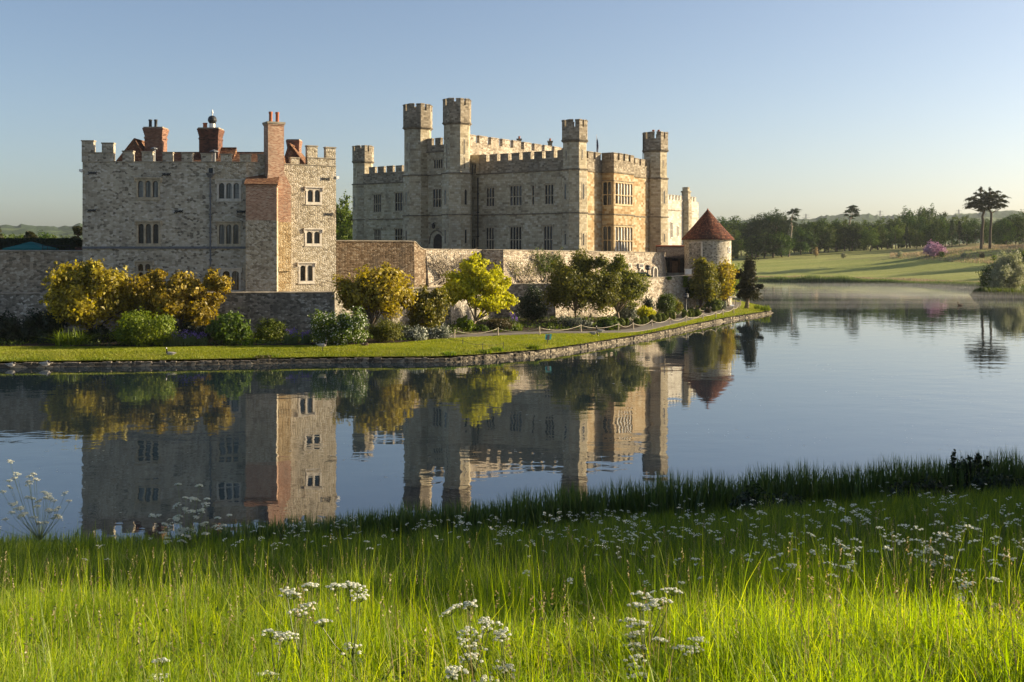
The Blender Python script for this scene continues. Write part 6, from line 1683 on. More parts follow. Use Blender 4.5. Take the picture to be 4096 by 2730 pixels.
# ------------------------------------------------------------------ far bank, wood, hills
FSH = [(2300, 330), (2700, 315), (2900, 303), (3037, 295), (3296, 282), (3571, 266), (3890, 233), (4100, 216), (4400, 200), (5200, 175)]
ZB = [(2300, 5.5), (2930, 6.2), (3300, 7.6), (3650, 9.2), (3900, 11.0), (4400, 12.5), (5200, 13)]
def far_z(x, Y):
    sx = XC + FOC * x / Y
    ys = interp(FSH, sx); zb = interp(ZB, sx)
    f = (Y - ys) / max(20.0, (430 - ys))
    if f < 0: return -0.4
    z = 0.35 + (zb - 0.35) * (f ** 1.15 if f < 1 else 1 + (f - 1) * 0.15)
    z += 3.2 * math.exp(-(((x - 152) / 48) ** 2 + ((Y - 345) / 30) ** 2))
    z += 0.22 * math.sin(x * 0.09 + Y * 0.04) * math.sin(Y * 0.11 + x * 0.02) * min(1, max(0, f) * 6)
    return z
mb = MB(); rough = []
xs = list(np.arange(2300, 5201, 30)); fs = [0, 0.01, 0.04, 0.08] + list(np.arange(0.12, 1.25, 0.04)) + [1.4, 1.7, 2.2, 3.0, 5, 8]
for i in range(len(xs) - 1):
    for j in range(len(fs) - 1):
        q = []
        for x, f in ((xs[i], fs[j]), (xs[i + 1], fs[j]), (xs[i + 1], fs[j + 1]), (xs[i], fs[j + 1])):
            ys = interp(FSH, x); Y = ys + (430 - ys) * f; X = px(x, Y)
            q.append((X, Y, -0.3 if f == 0 else far_z(X, Y)))
        mb.poly(q)
fo = mb.build('field', M['fairway'], None, True); kind(fo, 'structure')
at_ = fo.data.attributes.new('rough_grass', 'FLOAT', 'POINT')
co = np.empty(len(fo.data.vertices) * 3); fo.data.vertices.foreach_get('co', co); co = co.reshape(-1, 3)
sxv = XC + FOC * co[:, 0] / co[:, 1]; syv = YH - (co[:, 2] - CZ) / co[:, 1] * FOC
ysv = np.array([interp(FSH, s) for s in sxv]); fv = (co[:, 1] - ysv) / (430 - ysv)
rg = np.where(fv < 0.10, 1.0, np.where(fv > 0.55, 0.9 * np.clip((sxv - 3500) / 250, 0, 1), 0.0)) + np.where(fv > 0.72, 0.35, 0)
rg = rg + np.where((np.abs(fv - 0.55 - 0.05 * np.sin(sxv * 0.01)) < 0.06) & (sxv > 3300), 0.6, 0)
at_.data.foreach_set('value', np.clip(rg, 0, 1).astype(np.float32))

# land behind the castle on the left
mb = MB(); xs = np.arange(-900, 2400, 100); Ys = [150, 200, 260, 340, 440, 600, 900, 1400, 2200]
for i in range(len(xs) - 1):
    for j in range(len(Ys) - 1):
        mb.poly([(px(x, Y), Y, 3.9 + min(2.5, (Y - 150) * 0.012)) for x, Y in ((xs[i], Ys[j]), (xs[i + 1], Ys[j]), (xs[i + 1], Ys[j + 1]), (xs[i], Ys[j + 1]))])
mb.build('meadow_field', M['lawn'], None, True)['kind'] = 'structure'
# distant hills
def hill(name, sx0, sx1, ridge, Y0, Y1, Y2, seed):
    g = np.random.default_rng(seed)
    mb = MB(); xs = np.linspace(sx0, sx1, 260); rows = [(Y0, 0.0), (Y0 * 0.75 + Y1 * 0.25, 0.18), ((Y0 + Y1) / 2, 0.45), (Y0 * 0.25 + Y1 * 0.75, 0.78), (Y1, 1.0), (Y2, 0.8)]
    bumps = g.normal(size=len(xs)) * 1.3
    def pt(i, j):
        x = xs[i]; Y, f = rows[j]
        zt = pz(interp(ridge, x), Y1)
        w = (2.0 * math.sin(x * 0.021) + 1.0 * math.sin(x * 0.067 + 1)) * min(1, j / 4) + bumps[i] * (1 if j >= 4 else 0)
        return (px(x, Y), Y, 4 + (zt - 4) * f + (w if j else 0))
    for i in range(len(xs) - 1):
        for j in range(len(rows) - 1):
            mb.poly([pt(i, j), pt(i + 1, j), pt(i + 1, j + 1), pt(i, j + 1)])
    return kind(mb.build(name, M['hill_wood'], None, True), 'structure')
hill('hills', -1500, 2300, [(-1500, 900), (-200, 906), (150, 904), (260, 903), (340, 898), (700, 890), (1400, 900), (2300, 915)], 900, 2300, 2700, 1)
hill('hills', 2300, 5200, [(2300, 905), (2750, 895), (2960, 880), (3020, 880), (3200, 874), (3400, 858), (3560, 860), (3700, 868), (3790, 856), (3900, 852), (4000, 845), (4150, 842), (5200, 850)], 900, 2200, 2700, 2)

# far trees: a few kinds, each copied with its crown and trunk
def proto_tree(name, mat, w, nl, ls, nc, rcf, seed, shape='ball', trunk=0.02, cb=0.25, bark='bark', aspect=0.6, flat=0.9, shell=(0.5, 1.0), limbn=9, fork=0.5):
    """a tree one metre tall, w wide, its crown starting at cb"""
    g = np.random.default_rng(seed)
    root = bpy.data.objects.new(name, None); COL.objects.link(root); OFF[root] = Vector((0, 0, 0))
    c = np.array([0, 0, (1 + cb) / 2]); r = np.array([w / 2, w / 2, (1 - cb) / 2])
    pts, nrm, cc = crown_pts(c, r, nc, min(r) * rcf, nl, g, shell, -0.8, flat, 1.5, shape)
    V, Q = leaves(pts, nrm, ls, aspect, 0, g)
    mesh_np('crown', V, Q, M[mat], root)
    mb = MB(); limbs(mb, (0, 0, -0.02), c, cc[g.permutation(len(cc))[:limbn]], trunk, g, fork); mb.build('trunk', M[bark], root, True)
    return root
used = set()
def put(proto, sx, Y, sytop, label, group=None, wscale=1.0, z=None, cat='tree', rot=None):
    if proto in used:
        r = proto.copy(); COL.objects.link(r)
        for ch in proto.children:
            c = ch.copy(); COL.objects.link(c); c.parent = r
    else: r = proto; used.add(proto)
    x = px(sx, Y); z = far_z(x, Y) if z is None else z
    h = pz(sytop, Y) - z
    r.location = (x, Y, z - 0.1); r.scale = (h * wscale, h * wscale, h)
    r.rotation_euler = (0, 0, random.uniform(0, 6.28) if rot is None else rot)
    r['label'] = label; r['category'] = cat
    if group: r['group'] = group
    elif 'group' in r: del r['group']
    return r
round_ = [proto_tree('broadleaf_tree', 'lf_wood', 0.72, 5200, 0.042, 46, 0.36, 31 + k, cb=-0.02, trunk=0.022) for k in range(3)]
light_ = [proto_tree('light_tree', 'lf_wood_light', 0.62, 4600, 0.042, 40, 0.36, 41 + k, cb=0.0, trunk=0.018) for k in range(2)]
tallb = [proto_tree('tall_tree', 'lf_wood', 0.50, 4600, 0.038, 40, 0.40, 51 + k, cb=0.0, trunk=0.016) for k in range(2)]
fir_ = [proto_tree('fir_tree', 'lf_conifer', 0.42, 3600, 0.036, 60, 0.32, 61 + k, shape='cone', cb=0.05, trunk=0.014, aspect=0.35, flat=0.5) for k in range(2)]
pine_ = [proto_tree('pine_tree', 'lf_conifer', 0.55, 7000, 0.034, 34, 0.5, 71 + k, cb=0.16, trunk=0.02, bark='pale_bark', flat=0.55, aspect=0.35, shell=(0.4, 1.0)) for k in range(2)]
G1 = 'trees of the far wood, front row'; G2 = 'trees of the far wood, behind the front row'
random.seed(21)
front = [(735, 470, 'r'), (800, 440, 't'), (865, 428, 'r'), (930, 440, 'l'), (985, 425, 'r'), (1050, 415, 'l'), (1105, 440, 'r'), (1165, 470, 't'), (1230, 455, 'l'), (1300, 460, 'l'), (1355, 480, 't'), (1425, 450, 'l'), (1500, 470, 'f'), (1575, 495, 'l'), (1650, 440, 'r'), (1720, 420, 'r'), (1775, 400, 't'), (1830, 415, 'f'), (1885, 425, 'f'), (1940, 450, 'r'), (2000, 480, 'f'), (2060, 440, 't'), (2150, 450, 'r'), (2215, 420, 'r'), (2300, 380, 't')]
for k, (zx, zy, kd) in enumerate(front):
    sx, sy = Z6(zx, zy)
    Y = 428 + random.uniform(-8, 10) - (12 if zx > 1700 else 0) - (25 if zx > 2100 else 0)
    pr = {'r': round_, 'l': light_, 't': tallb, 'f': fir_}[kd]
    kindw = {'r': 'rounded mid green tree', 'l': 'paler yellow green tree', 't': 'tall narrow green tree', 'f': 'dark pointed conifer'}[kd]
    put(random.choice(pr), sx, Y, sy, f'{kindw}, {nth[k]} from the left in the far wood front row', G1, 1.15)
back_ = [(720, 440), (780, 425), (850, 418), (905, 425), (1000, 410), (1120, 415), (1190, 418), (1250, 412), (1320, 405), (1390, 395), (1440, 392), (1530, 392), (1610, 400), (1690, 395), (1760, 372), (1860, 385), (1920, 395), (1985, 415), (2090, 420), (2170, 400), (2250, 375), (2350, 350)]
for k, (zx, zy) in enumerate(back_):
    sx, sy = Z6(zx, zy); Y = 462 + random.uniform(-10, 18)
    pr = random.choice([round_, round_, tallb, light_, pine_])
    put(random.choice(pr), sx, Y, sy, f'tree rising behind the far wood front row, {nth[k]} from the left', G2, 1.2)
for k, (zx, zy, w) in enumerate([(1505, 326, 1.15), (1598, 342, 1.0), (1660, 325, 1.1)]):
    sx, sy = Z6(zx, zy); put(round_[k], sx, 480 + k * 3, sy, ['left', 'middle', 'right'][k] + ' of three dome-topped trees standing above the far wood', 'dome-topped trees above the wood', w * 0.62)
# park trees beyond the right edge of view, whose long shadows cross the fairway
for k, (sx, Y, sy, kd) in enumerate([(4230, 330, 760, 1), (4420, 300, 780, 0), (4650, 352, 740, 2), (4330, 372, 800, 0), (4900, 315, 700, 1), (4560, 268, 850, 2)]):
    put(round_[kd], sx, Y, sy, f'park tree beyond the right edge of view, {nth[k]} of six', 'park trees right of the view', 1.0)
# understorey below the far wood
for k in range(14):
    zx = 700 + k * 95 + random.uniform(-20, 20); sx, sy = Z6(zx, 560 + random.uniform(-20, 20))
    put(random.choice(round_), sx, 440, sy, f'low bush under the far wood trees, {nth[k]} from the left', 'bushes under the far wood', 1.6, cat='bush')
# green trees left of the pines, by the round tower
for k, (zx, zy, Y, kd, lab) in enumerate([(175, 416, 520, 'r', 'distant hazy tree just right of the round tower roof'), (268, 410, 520, 'r', 'distant hazy round tree left of the pines'), (205, 470, 440, 'l', 'bright green tree at the right edge of the round tower'), (300, 500, 430, 'l', 'bright green willow-like tree left of the pines'), (240, 560, 405, 'l', 'bright green bush right of the round tower above the fairway'), (345, 520, 440, 'l', 'bright green tree touching the left pine')]):
    sx, sy = Z6(zx, zy); put(round_[1] if kd == 'r' else light_[k % 2], sx, Y, sy, lab, 'trees beside the round tower', 1.3)
# the pines
for k, (zx, zy, Y, ws, lab) in enumerate([(420, 350, 414, 1.2, 'broad dark pine, left of the dense pine clump'), (480, 345, 418, 1.1, 'dark pine in the middle of the dense pine clump'), (535, 312, 415, 1.05, 'tallest dark pine of the dense clump'), (590, 345, 418, 1.0, 'dark pine at the right of the dense clump'), (380, 420, 410, 1.2, 'low dark pine at the left foot of the clump')]):
    sx, sy = Z6(zx, zy); put(pine_[k % 2], sx, Y, sy, lab, 'pines of the dense clump', ws)
for k in range(4):
    sx, sy = Z6(400 + k * 65, 500); put(round_[k % 3], sx, 408, sy, f'dark bush under the pine clump, {nth[k]} from the left', 'bushes under the pines', 1.3, cat='bush')
def custom_pine(label, base, path, pads, Y, z=None, leaf='lf_conifer', bark='pale_bark', r0=0.3, n=500, ls=0.5, asp=0.3, name='pine_tree', cat='tree', branch=True, seed=3, group=None, tilt=0.0):
    """tall tree with a visible bent trunk and flat pads of foliage; pads: (zx, zy, half width, half height) in photo terms"""
    g = np.random.default_rng(seed)
    b = P(*Z6(*base), Y); z0 = far_z(b.x, Y) if z is None else z
    root = thing(name, label, cat, (b.x, Y, z0), group)
    pt = [Vector((b.x, Y, z0 - 0.2))] + [P(*Z6(*q), Y) for q in path]
    mb = MB(); mb.tube(pt, [r0 * (1 - 0.6 * k / (len(pt) - 1)) for k in range(len(pt))], 7, cap=False)
    P_, N_ = [], []
    L_ = []
    for (zx, zy, hw, hh) in pads:
        s = Z6(zx, zy); c = np.array(tuple(P(s[0], s[1], Y + g.normal() * 2.0))); rx = 1.2 * hw / 1.8156 / FOC * Y; rz = hh / 1.8156 / FOC * Y
        if branch:
            near = min(pt[1:], key=lambda q: (q - Vector(c)).length + (5 if q.z > c[2] + 0.5 else 0))
            mb.tube([near, near.lerp(Vector(c), 0.5) + Vector((0, 0, -0.2)), Vector(c) - Vector((0, 0, rz * 0.3))], [r0 * 0.3, r0 * 0.2, r0 * 0.07], 5, cap=False)
        nb = int(13 + rx * 5); m = max(10, int(n * 0.045 * rx))
        for q in range(nb):
            a = g.uniform(0, 2 * np.pi); ln = rx * g.uniform(0.55, 1.25); t = g.uniform(0.05, 1.0, m) ** 0.8
            p = c + np.stack([np.cos(a) * ln * t, np.sin(a) * ln * t, g.normal() * rz * 0.45 + rz * 0.5 * (1 - t) - tilt * ln * 0.45 * t * t], 1) + g.normal(size=(m, 3)) * np.array([0.16, 0.16, 0.12]) * max(0.6, rx * 0.35)
            P_.append(p); N_.append(g.normal(size=(m, 3)) * 0.7 + np.array([0, 0, 0.7])); L_.append(ls * (1.1 - 0.5 * t) * g.uniform(0.6, 1.2, m))
    ls = np.concatenate(L_)
    V, Q = leaves(np.concatenate(P_), np.concatenate(N_), ls, asp, 0, g)
    mesh_np('crown', V, Q, M[leaf], root); mb.build('trunk', M[bark], root, True)
    return root
custom_pine('thin-trunked pine with a flat top at the right of the dense clump', (645, 655), [(655, 560), (668, 470), (660, 420), (668, 390), (680, 365)], [(690, 352, 32, 14), (655, 370, 26, 12), (700, 385, 22, 10), (680, 410, 34, 16), (655, 440, 28, 18), (690, 450, 22, 16), (640, 480, 26, 20), (675, 350, 20, 10), (700, 365, 18, 8)], 410, seed=5, r0=0.35)
custom_pine('lone umbrella pine rising above the far wood', (1085, 560), [(1085, 440), (1092, 405), (1105, 380)], [(1105, 345, 42, 20), (1075, 362, 30, 14), (1135, 362, 26, 14), (1110, 328, 30, 12), (1140, 385, 24, 12), (1060, 385, 16, 8), (1110, 400, 26, 10)], 465, seed=6, r0=0.5, n=700, ls=0.55)
CED = [(1985, 268, 48, 14), (2030, 240, 40, 13), (2035, 205, 24, 10), (2040, 190, 10, 10), (2010, 295, 58, 14), (1965, 320, 38, 9), (2060, 270, 50, 14), (2060, 300, 50, 16), (2005, 225, 16, 7), (2040, 325, 40, 10), (1945, 330, 18, 6), (1950, 268, 22, 6), (2040, 350, 20, 7), (2000, 325, 50, 14), (1975, 300, 50, 12), (2050, 342, 40, 12), (2025, 310, 44, 14)]
CED2 = [(2105, 200, 14, 14), (2120, 225, 36, 12), (2165, 215, 20, 7), (2150, 250, 50, 14), (2205, 250, 34, 9), (2110, 270, 46, 14), (2180, 280, 52, 13), (2215, 285, 24, 7), (2120, 300, 40, 12), (2190, 310, 36, 9), (2150, 325, 26, 8), (2095, 245, 30, 12), (2210, 318, 14, 5), (2075, 228, 40, 12), (2080, 262, 52, 14), (2085, 295, 46, 14), (2110, 330, 44, 14), (2180, 318, 42, 12), (2140, 305, 46, 14)]
custom_pine('left one of two tall flat-topped cedars on the rise', (2042, 585), [(2048, 500), (2056, 430), (2050, 395), (2062, 360), (2045, 310), (2040, 250), (2038, 190)], CED, 338, leaf='lf_cypress', r0=0.5, seed=8, n=330, ls=0.75, asp=0.22, tilt=0.5, name='cedar_tree', group='cedars on the rise', bark='bark')
custom_pine('right one of two tall flat-topped cedars on the rise', (2105, 595), [(2108, 500), (2114, 430), (2116, 370), (2098, 340), (2095, 300), (2103, 250), (2106, 195)], CED2, 337, leaf='lf_cypress', r0=0.45, seed=9, n=330, ls=0.75, asp=0.22, tilt=0.5, name='cedar_tree', group='cedars on the rise', bark='bark')
mb = MB()
# pink tree, young trees, shore bushes
def farplant(name, label, zx0, zx1, zy0, zy1, Y, mat, **k):
    a = Z6(zx0, zy0); b = Z6(zx1, zy1); x = px((a[0] + b[0]) / 2, Y); z = k.pop('z0', None)
    if z is None:
        for q in range(400):
            Y = 285 + q * 0.4; x = px((a[0] + b[0]) / 2, Y)
            if far_z(x, Y) >= pz(b[1], Y): break
        z = far_z(x, Y)
    return plant(name, label, k.pop('cat', 'tree'), a[0], b[0], a[1], b[1], Y, mat, z0=z, **k)
farplant('pink_tree', 'small round tree covered in pink blossom beyond the fairway', 1638, 1772, 600, 680, 372, 'lf_pink', nleaf=4200, lsz=0.42, nclump=34, rc=1.5, trunk=0.18)
for k, (zx, zy0, zy1, w, mat, lab) in enumerate([(415, 640, 690, 18, 'lf_bright', 'thin young tree with small crown on the fairway right of the conifer'), (365, 672, 692, 14, 'lf_bright', 'tiny young tree on the fairway just right of the round tower'), (265, 690, 700, 10, 'lf_dark', 'tiny dark bush on the fairway beside the round tower'), (842, 632, 690, 34, 'grass_dry', 'bare brown young tree on the fairway'), (1042, 652, 698, 24, 'lf_willow', 'pale feathery young tree in the middle of the fairway'), (1448, 648, 690, 26, 'lf_willow', 'pale young tree on the fairway left of the pink tree'), (1758, 655, 690, 34, 'lf_bright', 'small yellow green young tree right of the pink tree'), (1915, 655, 690, 22, 'lf_willow', 'small pale bush on the bank below the cedars'), (2050, 672, 695, 22, 'lf_brown', 'dark brown small bush on the far bank'), (2137, 680, 712, 18, 'lf_bright', 'small light green bush near the willow on the bank')]):
    farplant('young_tree', lab, zx - w / 2, zx + w / 2, zy0, zy1, 345 if zx > 1700 else 360, mat, nleaf=500, lsz=0.3, nclump=10, rc=0.6, trunk=0.06)
farplant('shore_bush', 'green rounded bush on the right shore, left of the pale willow', 2062, 2200, 752, 925, 203, 'lf_green', nleaf=6500, lsz=0.34, nclump=40, rc=1.2, trunk=0.1, z0=0.3, names=('foliage', 'stem'), cat='bush')
farplant('willow_tree', 'pale silvery willow-like tree on the right shore', 2155, 2345, 655, 965, 197, 'lf_willow', nleaf=12000, lsz=0.36, nclump=60, rc=1.3, trunk=0.2, z0=0.3, droop=0.7, aspect=0.3, extra=[(3950, 4080, 1040, 1185, 2500, 12)])
farplant('dark_bush', 'dark green tree at the right edge behind the pale willow', 2300, 2480, 635, 960, 204, 'lf_green', nleaf=7000, lsz=0.38, nclump=40, rc=1.5, trunk=0.2, z0=0.3)
# reeds along the far shore and the pale grass behind them
g = np.random.default_rng(123)
def far_reeds(name, n, f0, f1, h0, h1, w, mat, sx0=2650, sx1=4900, lean=0.2):
    xs = g.uniform(sx0, sx1, n); ys = np.array([interp(FSH, x) for x in xs]); Y = ys + g.uniform(f0, f1, n)
    X = (xs - XC) / FOC * Y; Z = np.array([max(-0.1, far_z(a, b)) for a, b in zip(X, Y)]) - 0.05
    hh = g.uniform(h0, h1, n) * (0.8 + 0.25 * np.sin(X * 0.25) + 0.15 * np.sin(X * 0.9))
    V, Q, T = blades(np.stack([X, Y, Z], 1), hh, np.abs(g.normal(size=n)) * lean, np.full(n, w), g)
    kind(mesh_np(name, V, Q, M[mat], None, T), 'stuff')
far_reeds('shore_reeds', 26000, -0.8, 4.0, 0.7, 1.5, 0.14, 'far_reed')
far_reeds('rough_grass', 9000, 75, 140, 0.3, 0.8, 0.25, 'pink_grass', 3560, 4300, 0.5)
far_reeds('pale_grass', 16000, 3.0, 14.0, 0.4, 0.9, 0.12, 'pink_grass', lean=0.4)
mb = MB()
ISL = [(3885, 199, 0), (3900, 204, 0.3), (3900, 194, 0.3), (3990, 210, 0.5), (3990, 189, 0.3), (4200, 214, 0.6), (4200, 184, 0.3), (4700, 216, 0.6), (4700, 174, 0.3)]
rowsI = [(3880, 199, 199.2), (3900, 196, 203), (3950, 191.5, 209), (4050, 187.5, 214), (4250, 182, 216), (4800, 170, 212)]
def isl(k, f):
    x, a, b = rowsI[k]; Y = a + (b - a) * f
    return (px(x, Y), Y, -0.3 + 0.7 * min(1, 4 * min(f, 1 - f)) if k else -0.3)
for k in range(len(rowsI) - 1):
    for j in range(8): mb.poly([isl(k, j / 8), isl(k + 1, j / 8), isl(k + 1, (j + 1) / 8), isl(k, (j + 1) / 8)])
kind(mb.build('islet_ground', M['soil'], None, True), 'structure')
n = 6000; kk = g.uniform(0, len(rowsI) - 1.001, n); V_ = []
for q in range(n):
    k = int(kk[q]); t0 = kk[q] - k; x = rowsI[k][0] * (1 - t0) + rowsI[k + 1][0] * t0; a = rowsI[k][1] * (1 - t0) + rowsI[k + 1][1] * t0
    Y = a + g.uniform(-0.4, 3.0); V_.append((px(x, Y), Y, -0.05))
V, Q, T = blades(np.array(V_), g.uniform(0.9, 1.9, n) * np.clip(kk * 0.7, 0.12, 1), np.abs(g.normal(size=n)) * 0.2, np.full(n, 0.13), g)
kind(mesh_np('islet_reeds', V, Q, M['lf_green'], None, T), 'stuff')
# pylons on the hills
for sx, sy, k in ((3224, 856, 'left'), (3521, 843, 'middle'), (3835, 839, 'right')):
    q = P(sx, sy, 2190); zb = q.z - 42
    r = thing('pylon', f'tiny hazy lattice power pylon on the hill, {k} of three', 'pylon', (q.x, 2190, zb), 'pylons on the hill')
    m = MB()
    for dx, dy in ((-1, -1), (1, -1), (1, 1), (-1, 1)): m.tube([(q.x + dx * 3.5, 2190 + dy * 3.5, zb), (q.x + dx * 0.5, 2190 + dy * 0.5, q.z)], 0.35, 4)
    for h, wd in ((0.7, 7), (0.82, 8), (0.94, 6)): m.tube([(q.x - wd, 2190, zb + 42 * h), (q.x + wd, 2190, zb + 42 * h)], 0.3, 4)
    m.build('frame', M['lead'], r)

# trees left of and between the buildings
put(light_[0], 1380, 215, 782, 'tall bright green tree between the stone house and the castle', None, 0.9, z=5)
put(round_[0], 1345, 230, 850, 'green tree just right of the stone house behind the wall', None, 1.2, z=5)
put(light_[1], 1418, 225, 820, 'bright green tree against the left castle turret', None, 1.2, z=5)
for k, (sx, sy, Y, pr, lab) in enumerate([(10, 938, 240, light_[0], 'bright green tree at the far left above the hedge'), (52, 932, 260, light_[1], 'small bright green tree above the hedge, second from the left'), (176, 925, 300, round_[0], 'green tree above the parasol beyond the hedge'), (205, 940, 280, light_[0], 'pale green tree right of the one above the parasol'), (238, 938, 270, light_[1], 'pale green tree left of the cedar beside the house'), (90, 945, 330, round_[1], 'hazy tree left of the flat cedar beyond the hedge'), (-40, 915, 260, round_[2], 'green tree cut by the left edge of view')]):
    put(pr, sx, Y, sy, lab, 'trees beyond the hedge', 1.4, z=6)
def left_cedar(label, sx0, sx1, sytop, sybase, Y, seed):
    g = np.random.default_rng(seed); x = px((sx0 + sx1) / 2, Y); root = thing('cedar_tree', label, 'tree', (x, Y, 6.0))
    zt, zb = pz(sytop, Y), pz(sybase, Y); hw = (px(sx1, Y) - px(sx0, Y)) / 2
    mb = MB(); mb.tube([(x, Y, 5.8), (x, Y, zt - 0.5)], [0.5, 0.1], 7); P_, N_ = [], []
    for k in range(26):
        f = g.uniform(0, 1); zz = zb + (zt - zb) * f; a = g.uniform(0, 6.28); rr_ = hw * (0.25 + 0.75 * math.sqrt(1 - f)) * g.uniform(0.4, 0.9)
        c = np.array([x + math.cos(a) * rr_, Y + math.sin(a) * rr_, zz]); mb.tube([(x, Y, zz - 0.3), tuple(c)], [0.12, 0.04], 4)
        o = unit(g.normal(size=(260, 3))) * (g.uniform(0, 1, 260) ** 0.5)[:, None]
        P_.append(c + o * np.array([hw * 0.34, hw * 0.34, 0.35])); N_.append(g.normal(size=(260, 3)) * 0.5 + np.array([0, 0, 0.6]))
    V, Q = leaves(np.concatenate(P_), np.concatenate(N_), 0.32, 0.4, 0, g); mesh_np('crown', V, Q, M['lf_cypress'], root); mb.build('trunk', M['bark'], root, True)
left_cedar('flat-tiered cedar against the left side of the stone house', 262, 360, 912, 1000, 170, 5)
left_cedar('low flat cedar beyond the hedge, above the parasol', 92, 150, 930, 960, 190, 6)
left_cedar('dark cedar cut by the left edge above the hedge', -60, 12, 908, 960, 180, 7)

# ------------------------------------------------------------------ near bank
NSH = [(-1500, 27), (0, 29.6), (1000, 29.8), (2048, 31), (3000, 33.5), (4096, 36.5), (5600, 39)]
ZN = 6.5
def near_z(x, Y):
    ys = interp(NSH, XC + FOC * x / max(1.0, Y)) if Y > 2 else 30
    f = min(1.06, max(-0.5, Y / ys))
    z = ZN * (1 - f)
    z += 0.10 * math.sin(x * 0.9 + Y * 0.4) * math.sin(Y * 0.7 - x * 0.3) * (1 - abs(2 * min(1, max(0, f)) - 1)) 
    return z
mb = MB()
for i in range(60):
    for j in range(44):
        q = []
        for a, b in ((i, j), (i + 1, j), (i + 1, j + 1), (i, j + 1)):
            Y = -8 + b * 1.07
            X = (-30 + a) * (1.25 + 0.02 * b)
            q.append((X, Y, near_z(X, Y)))
        mb.poly(q)
kind(mb.build('bank_ground', M['near_soil'], None, True), 'structure')
g = np.random.default_rng(2024)
def scatter(n, Y0, Y1, margin=1.12, power=1.0):
    n = int(n * 1.25); margin = margin * 1.25
    Y = Y0 + (Y1 - Y0) * g.uniform(0, 1, n) ** power
    X = g.uniform(-1, 1, n) * (2048 / FOC * Y * margin + 0.8)
    return X, Y
def nz_arr(X, Y): return np.array([near_z(a, b) for a, b in zip(X, Y)])
def lump(X, Y): return 0.5 + 0.28 * np.sin(X * 1.3 + 0.7 * Y) * np.sin(Y * 1.1 - 0.4 * X) + 0.22 * np.sin(X * 3.1 - Y * 2.3) * np.sin(Y * 2.7 + X)
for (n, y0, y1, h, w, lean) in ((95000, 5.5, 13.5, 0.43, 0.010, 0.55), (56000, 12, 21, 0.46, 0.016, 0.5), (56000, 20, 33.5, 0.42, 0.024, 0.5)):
    X, Y = scatter(n, y0, y1)
    ys = np.array([interp(NSH, XC + FOC * a / b) for a, b in zip(X, Y)]); ok = Y < ys - 0.05
    X, Y = X[ok], Y[ok]
    L = lump(X, Y)
    keep = g.random(len(X)) < 0.45 + 0.75 * L
    X, Y, L = X[keep], Y[keep], L[keep]
    hh = h * (0.45 + 0.75 * L) * g.uniform(0.5, 1.35, len(X)) * np.where(g.random(len(X)) < 0.06, 1.5, 1.0)
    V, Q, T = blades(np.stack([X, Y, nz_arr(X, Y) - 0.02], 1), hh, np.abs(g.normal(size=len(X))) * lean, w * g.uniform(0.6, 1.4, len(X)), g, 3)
    kind(mesh_np('grass' if y0 < 10 else 'bank_grass', V, Q, M['grass_near' if y0 < 10 else 'grass_shaded'], None, T), 'stuff')

# the same rough grass on the bank to either side of the view
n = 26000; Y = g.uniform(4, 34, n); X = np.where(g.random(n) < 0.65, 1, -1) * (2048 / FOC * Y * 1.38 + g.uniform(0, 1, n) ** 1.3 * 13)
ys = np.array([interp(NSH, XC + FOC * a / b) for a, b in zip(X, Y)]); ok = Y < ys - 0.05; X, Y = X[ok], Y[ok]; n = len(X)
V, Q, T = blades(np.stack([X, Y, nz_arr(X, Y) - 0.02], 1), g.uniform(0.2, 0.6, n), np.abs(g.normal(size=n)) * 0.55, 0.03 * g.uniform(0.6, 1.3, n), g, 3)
kind(mesh_np('bank_grass', V, Q, M['grass_shaded'], None, T), 'stuff')
# tall flowering grass and dry stalks
X, Y = scatter(900, 6.5, 20, 1.1, 1.2)
for (sx, yy, k, w) in ((2085, 11.0, 150, 0.22), (1500, 10.0, 70, 0.3), (250, 11.5, 90, 0.35), (3300, 10.5, 70, 0.3), (2500, 12.5, 60, 0.3), (760, 12.5, 80, 0.4), (3900, 11.0, 90, 0.35)):
    X = np.concatenate([X, px(sx, yy) + g.normal(size=k) * w]); Y = np.concatenate([Y, yy + g.normal(size=k) * w])
Z = nz_arr(X, Y); n = len(X)
V, Q, T = blades(np.stack([X, Y, Z], 1), g.uniform(0.7, 1.05, n), np.abs(g.normal(size=n)) * 0.22, np.full(n, 0.007), g, 4)
kind(mesh_np('tall_grass', V, Q, M['grass_near'], None, T), 'stuff')
X, Y = scatter(5200, 5.8, 15, 1.12, 1.1); n = len(X)
V, Q, T = blades(np.stack([X, Y, nz_arr(X, Y)], 1), g.uniform(0.18, 0.5, n), np.abs(g.normal(size=n)) * 0.9, np.full(n, 0.026) * g.uniform(0.5, 1.2, n), g, 4)
kind(mesh_np('broad_grass', V, Q, M['grass_near'], None, T), 'stuff')
# straw and broad-leaved weeds between the grasses
X, Y = scatter(2600, 5.8, 20, 1.12, 1.2); n = len(X)
V, Q, T = blades(np.stack([X, Y, nz_arr(X, Y)], 1), g.uniform(0.2, 0.6, n), np.abs(g.normal(size=n)) * 0.8, np.full(n, 0.009), g, 3)
kind(mesh_np('dry_grass', V, Q, M['grass_dry'], None, T), 'stuff')
X, Y = scatter(130, 6.2, 24, 1.1, 1.1); P_ = []
for x_, y_ in zip(X, Y):
    m_ = 60; r_ = g.uniform(0.15, 0.4)
    P_.append(np.stack([x_ + g.normal(size=m_) * r_, y_ + g.normal(size=m_) * r_, near_z(x_, y_) + g.uniform(0.05, 0.28, m_)], 1))
P_ = np.concatenate(P_); V, Q = leaves(P_, g.normal(size=P_.shape) * 0.6 + np.array([0.1, -0.2, 0.9]), 0.05, 0.5, 0.2, g)
kind(mesh_np('broad_weeds', V, Q, M['lf_green']), 'stuff')
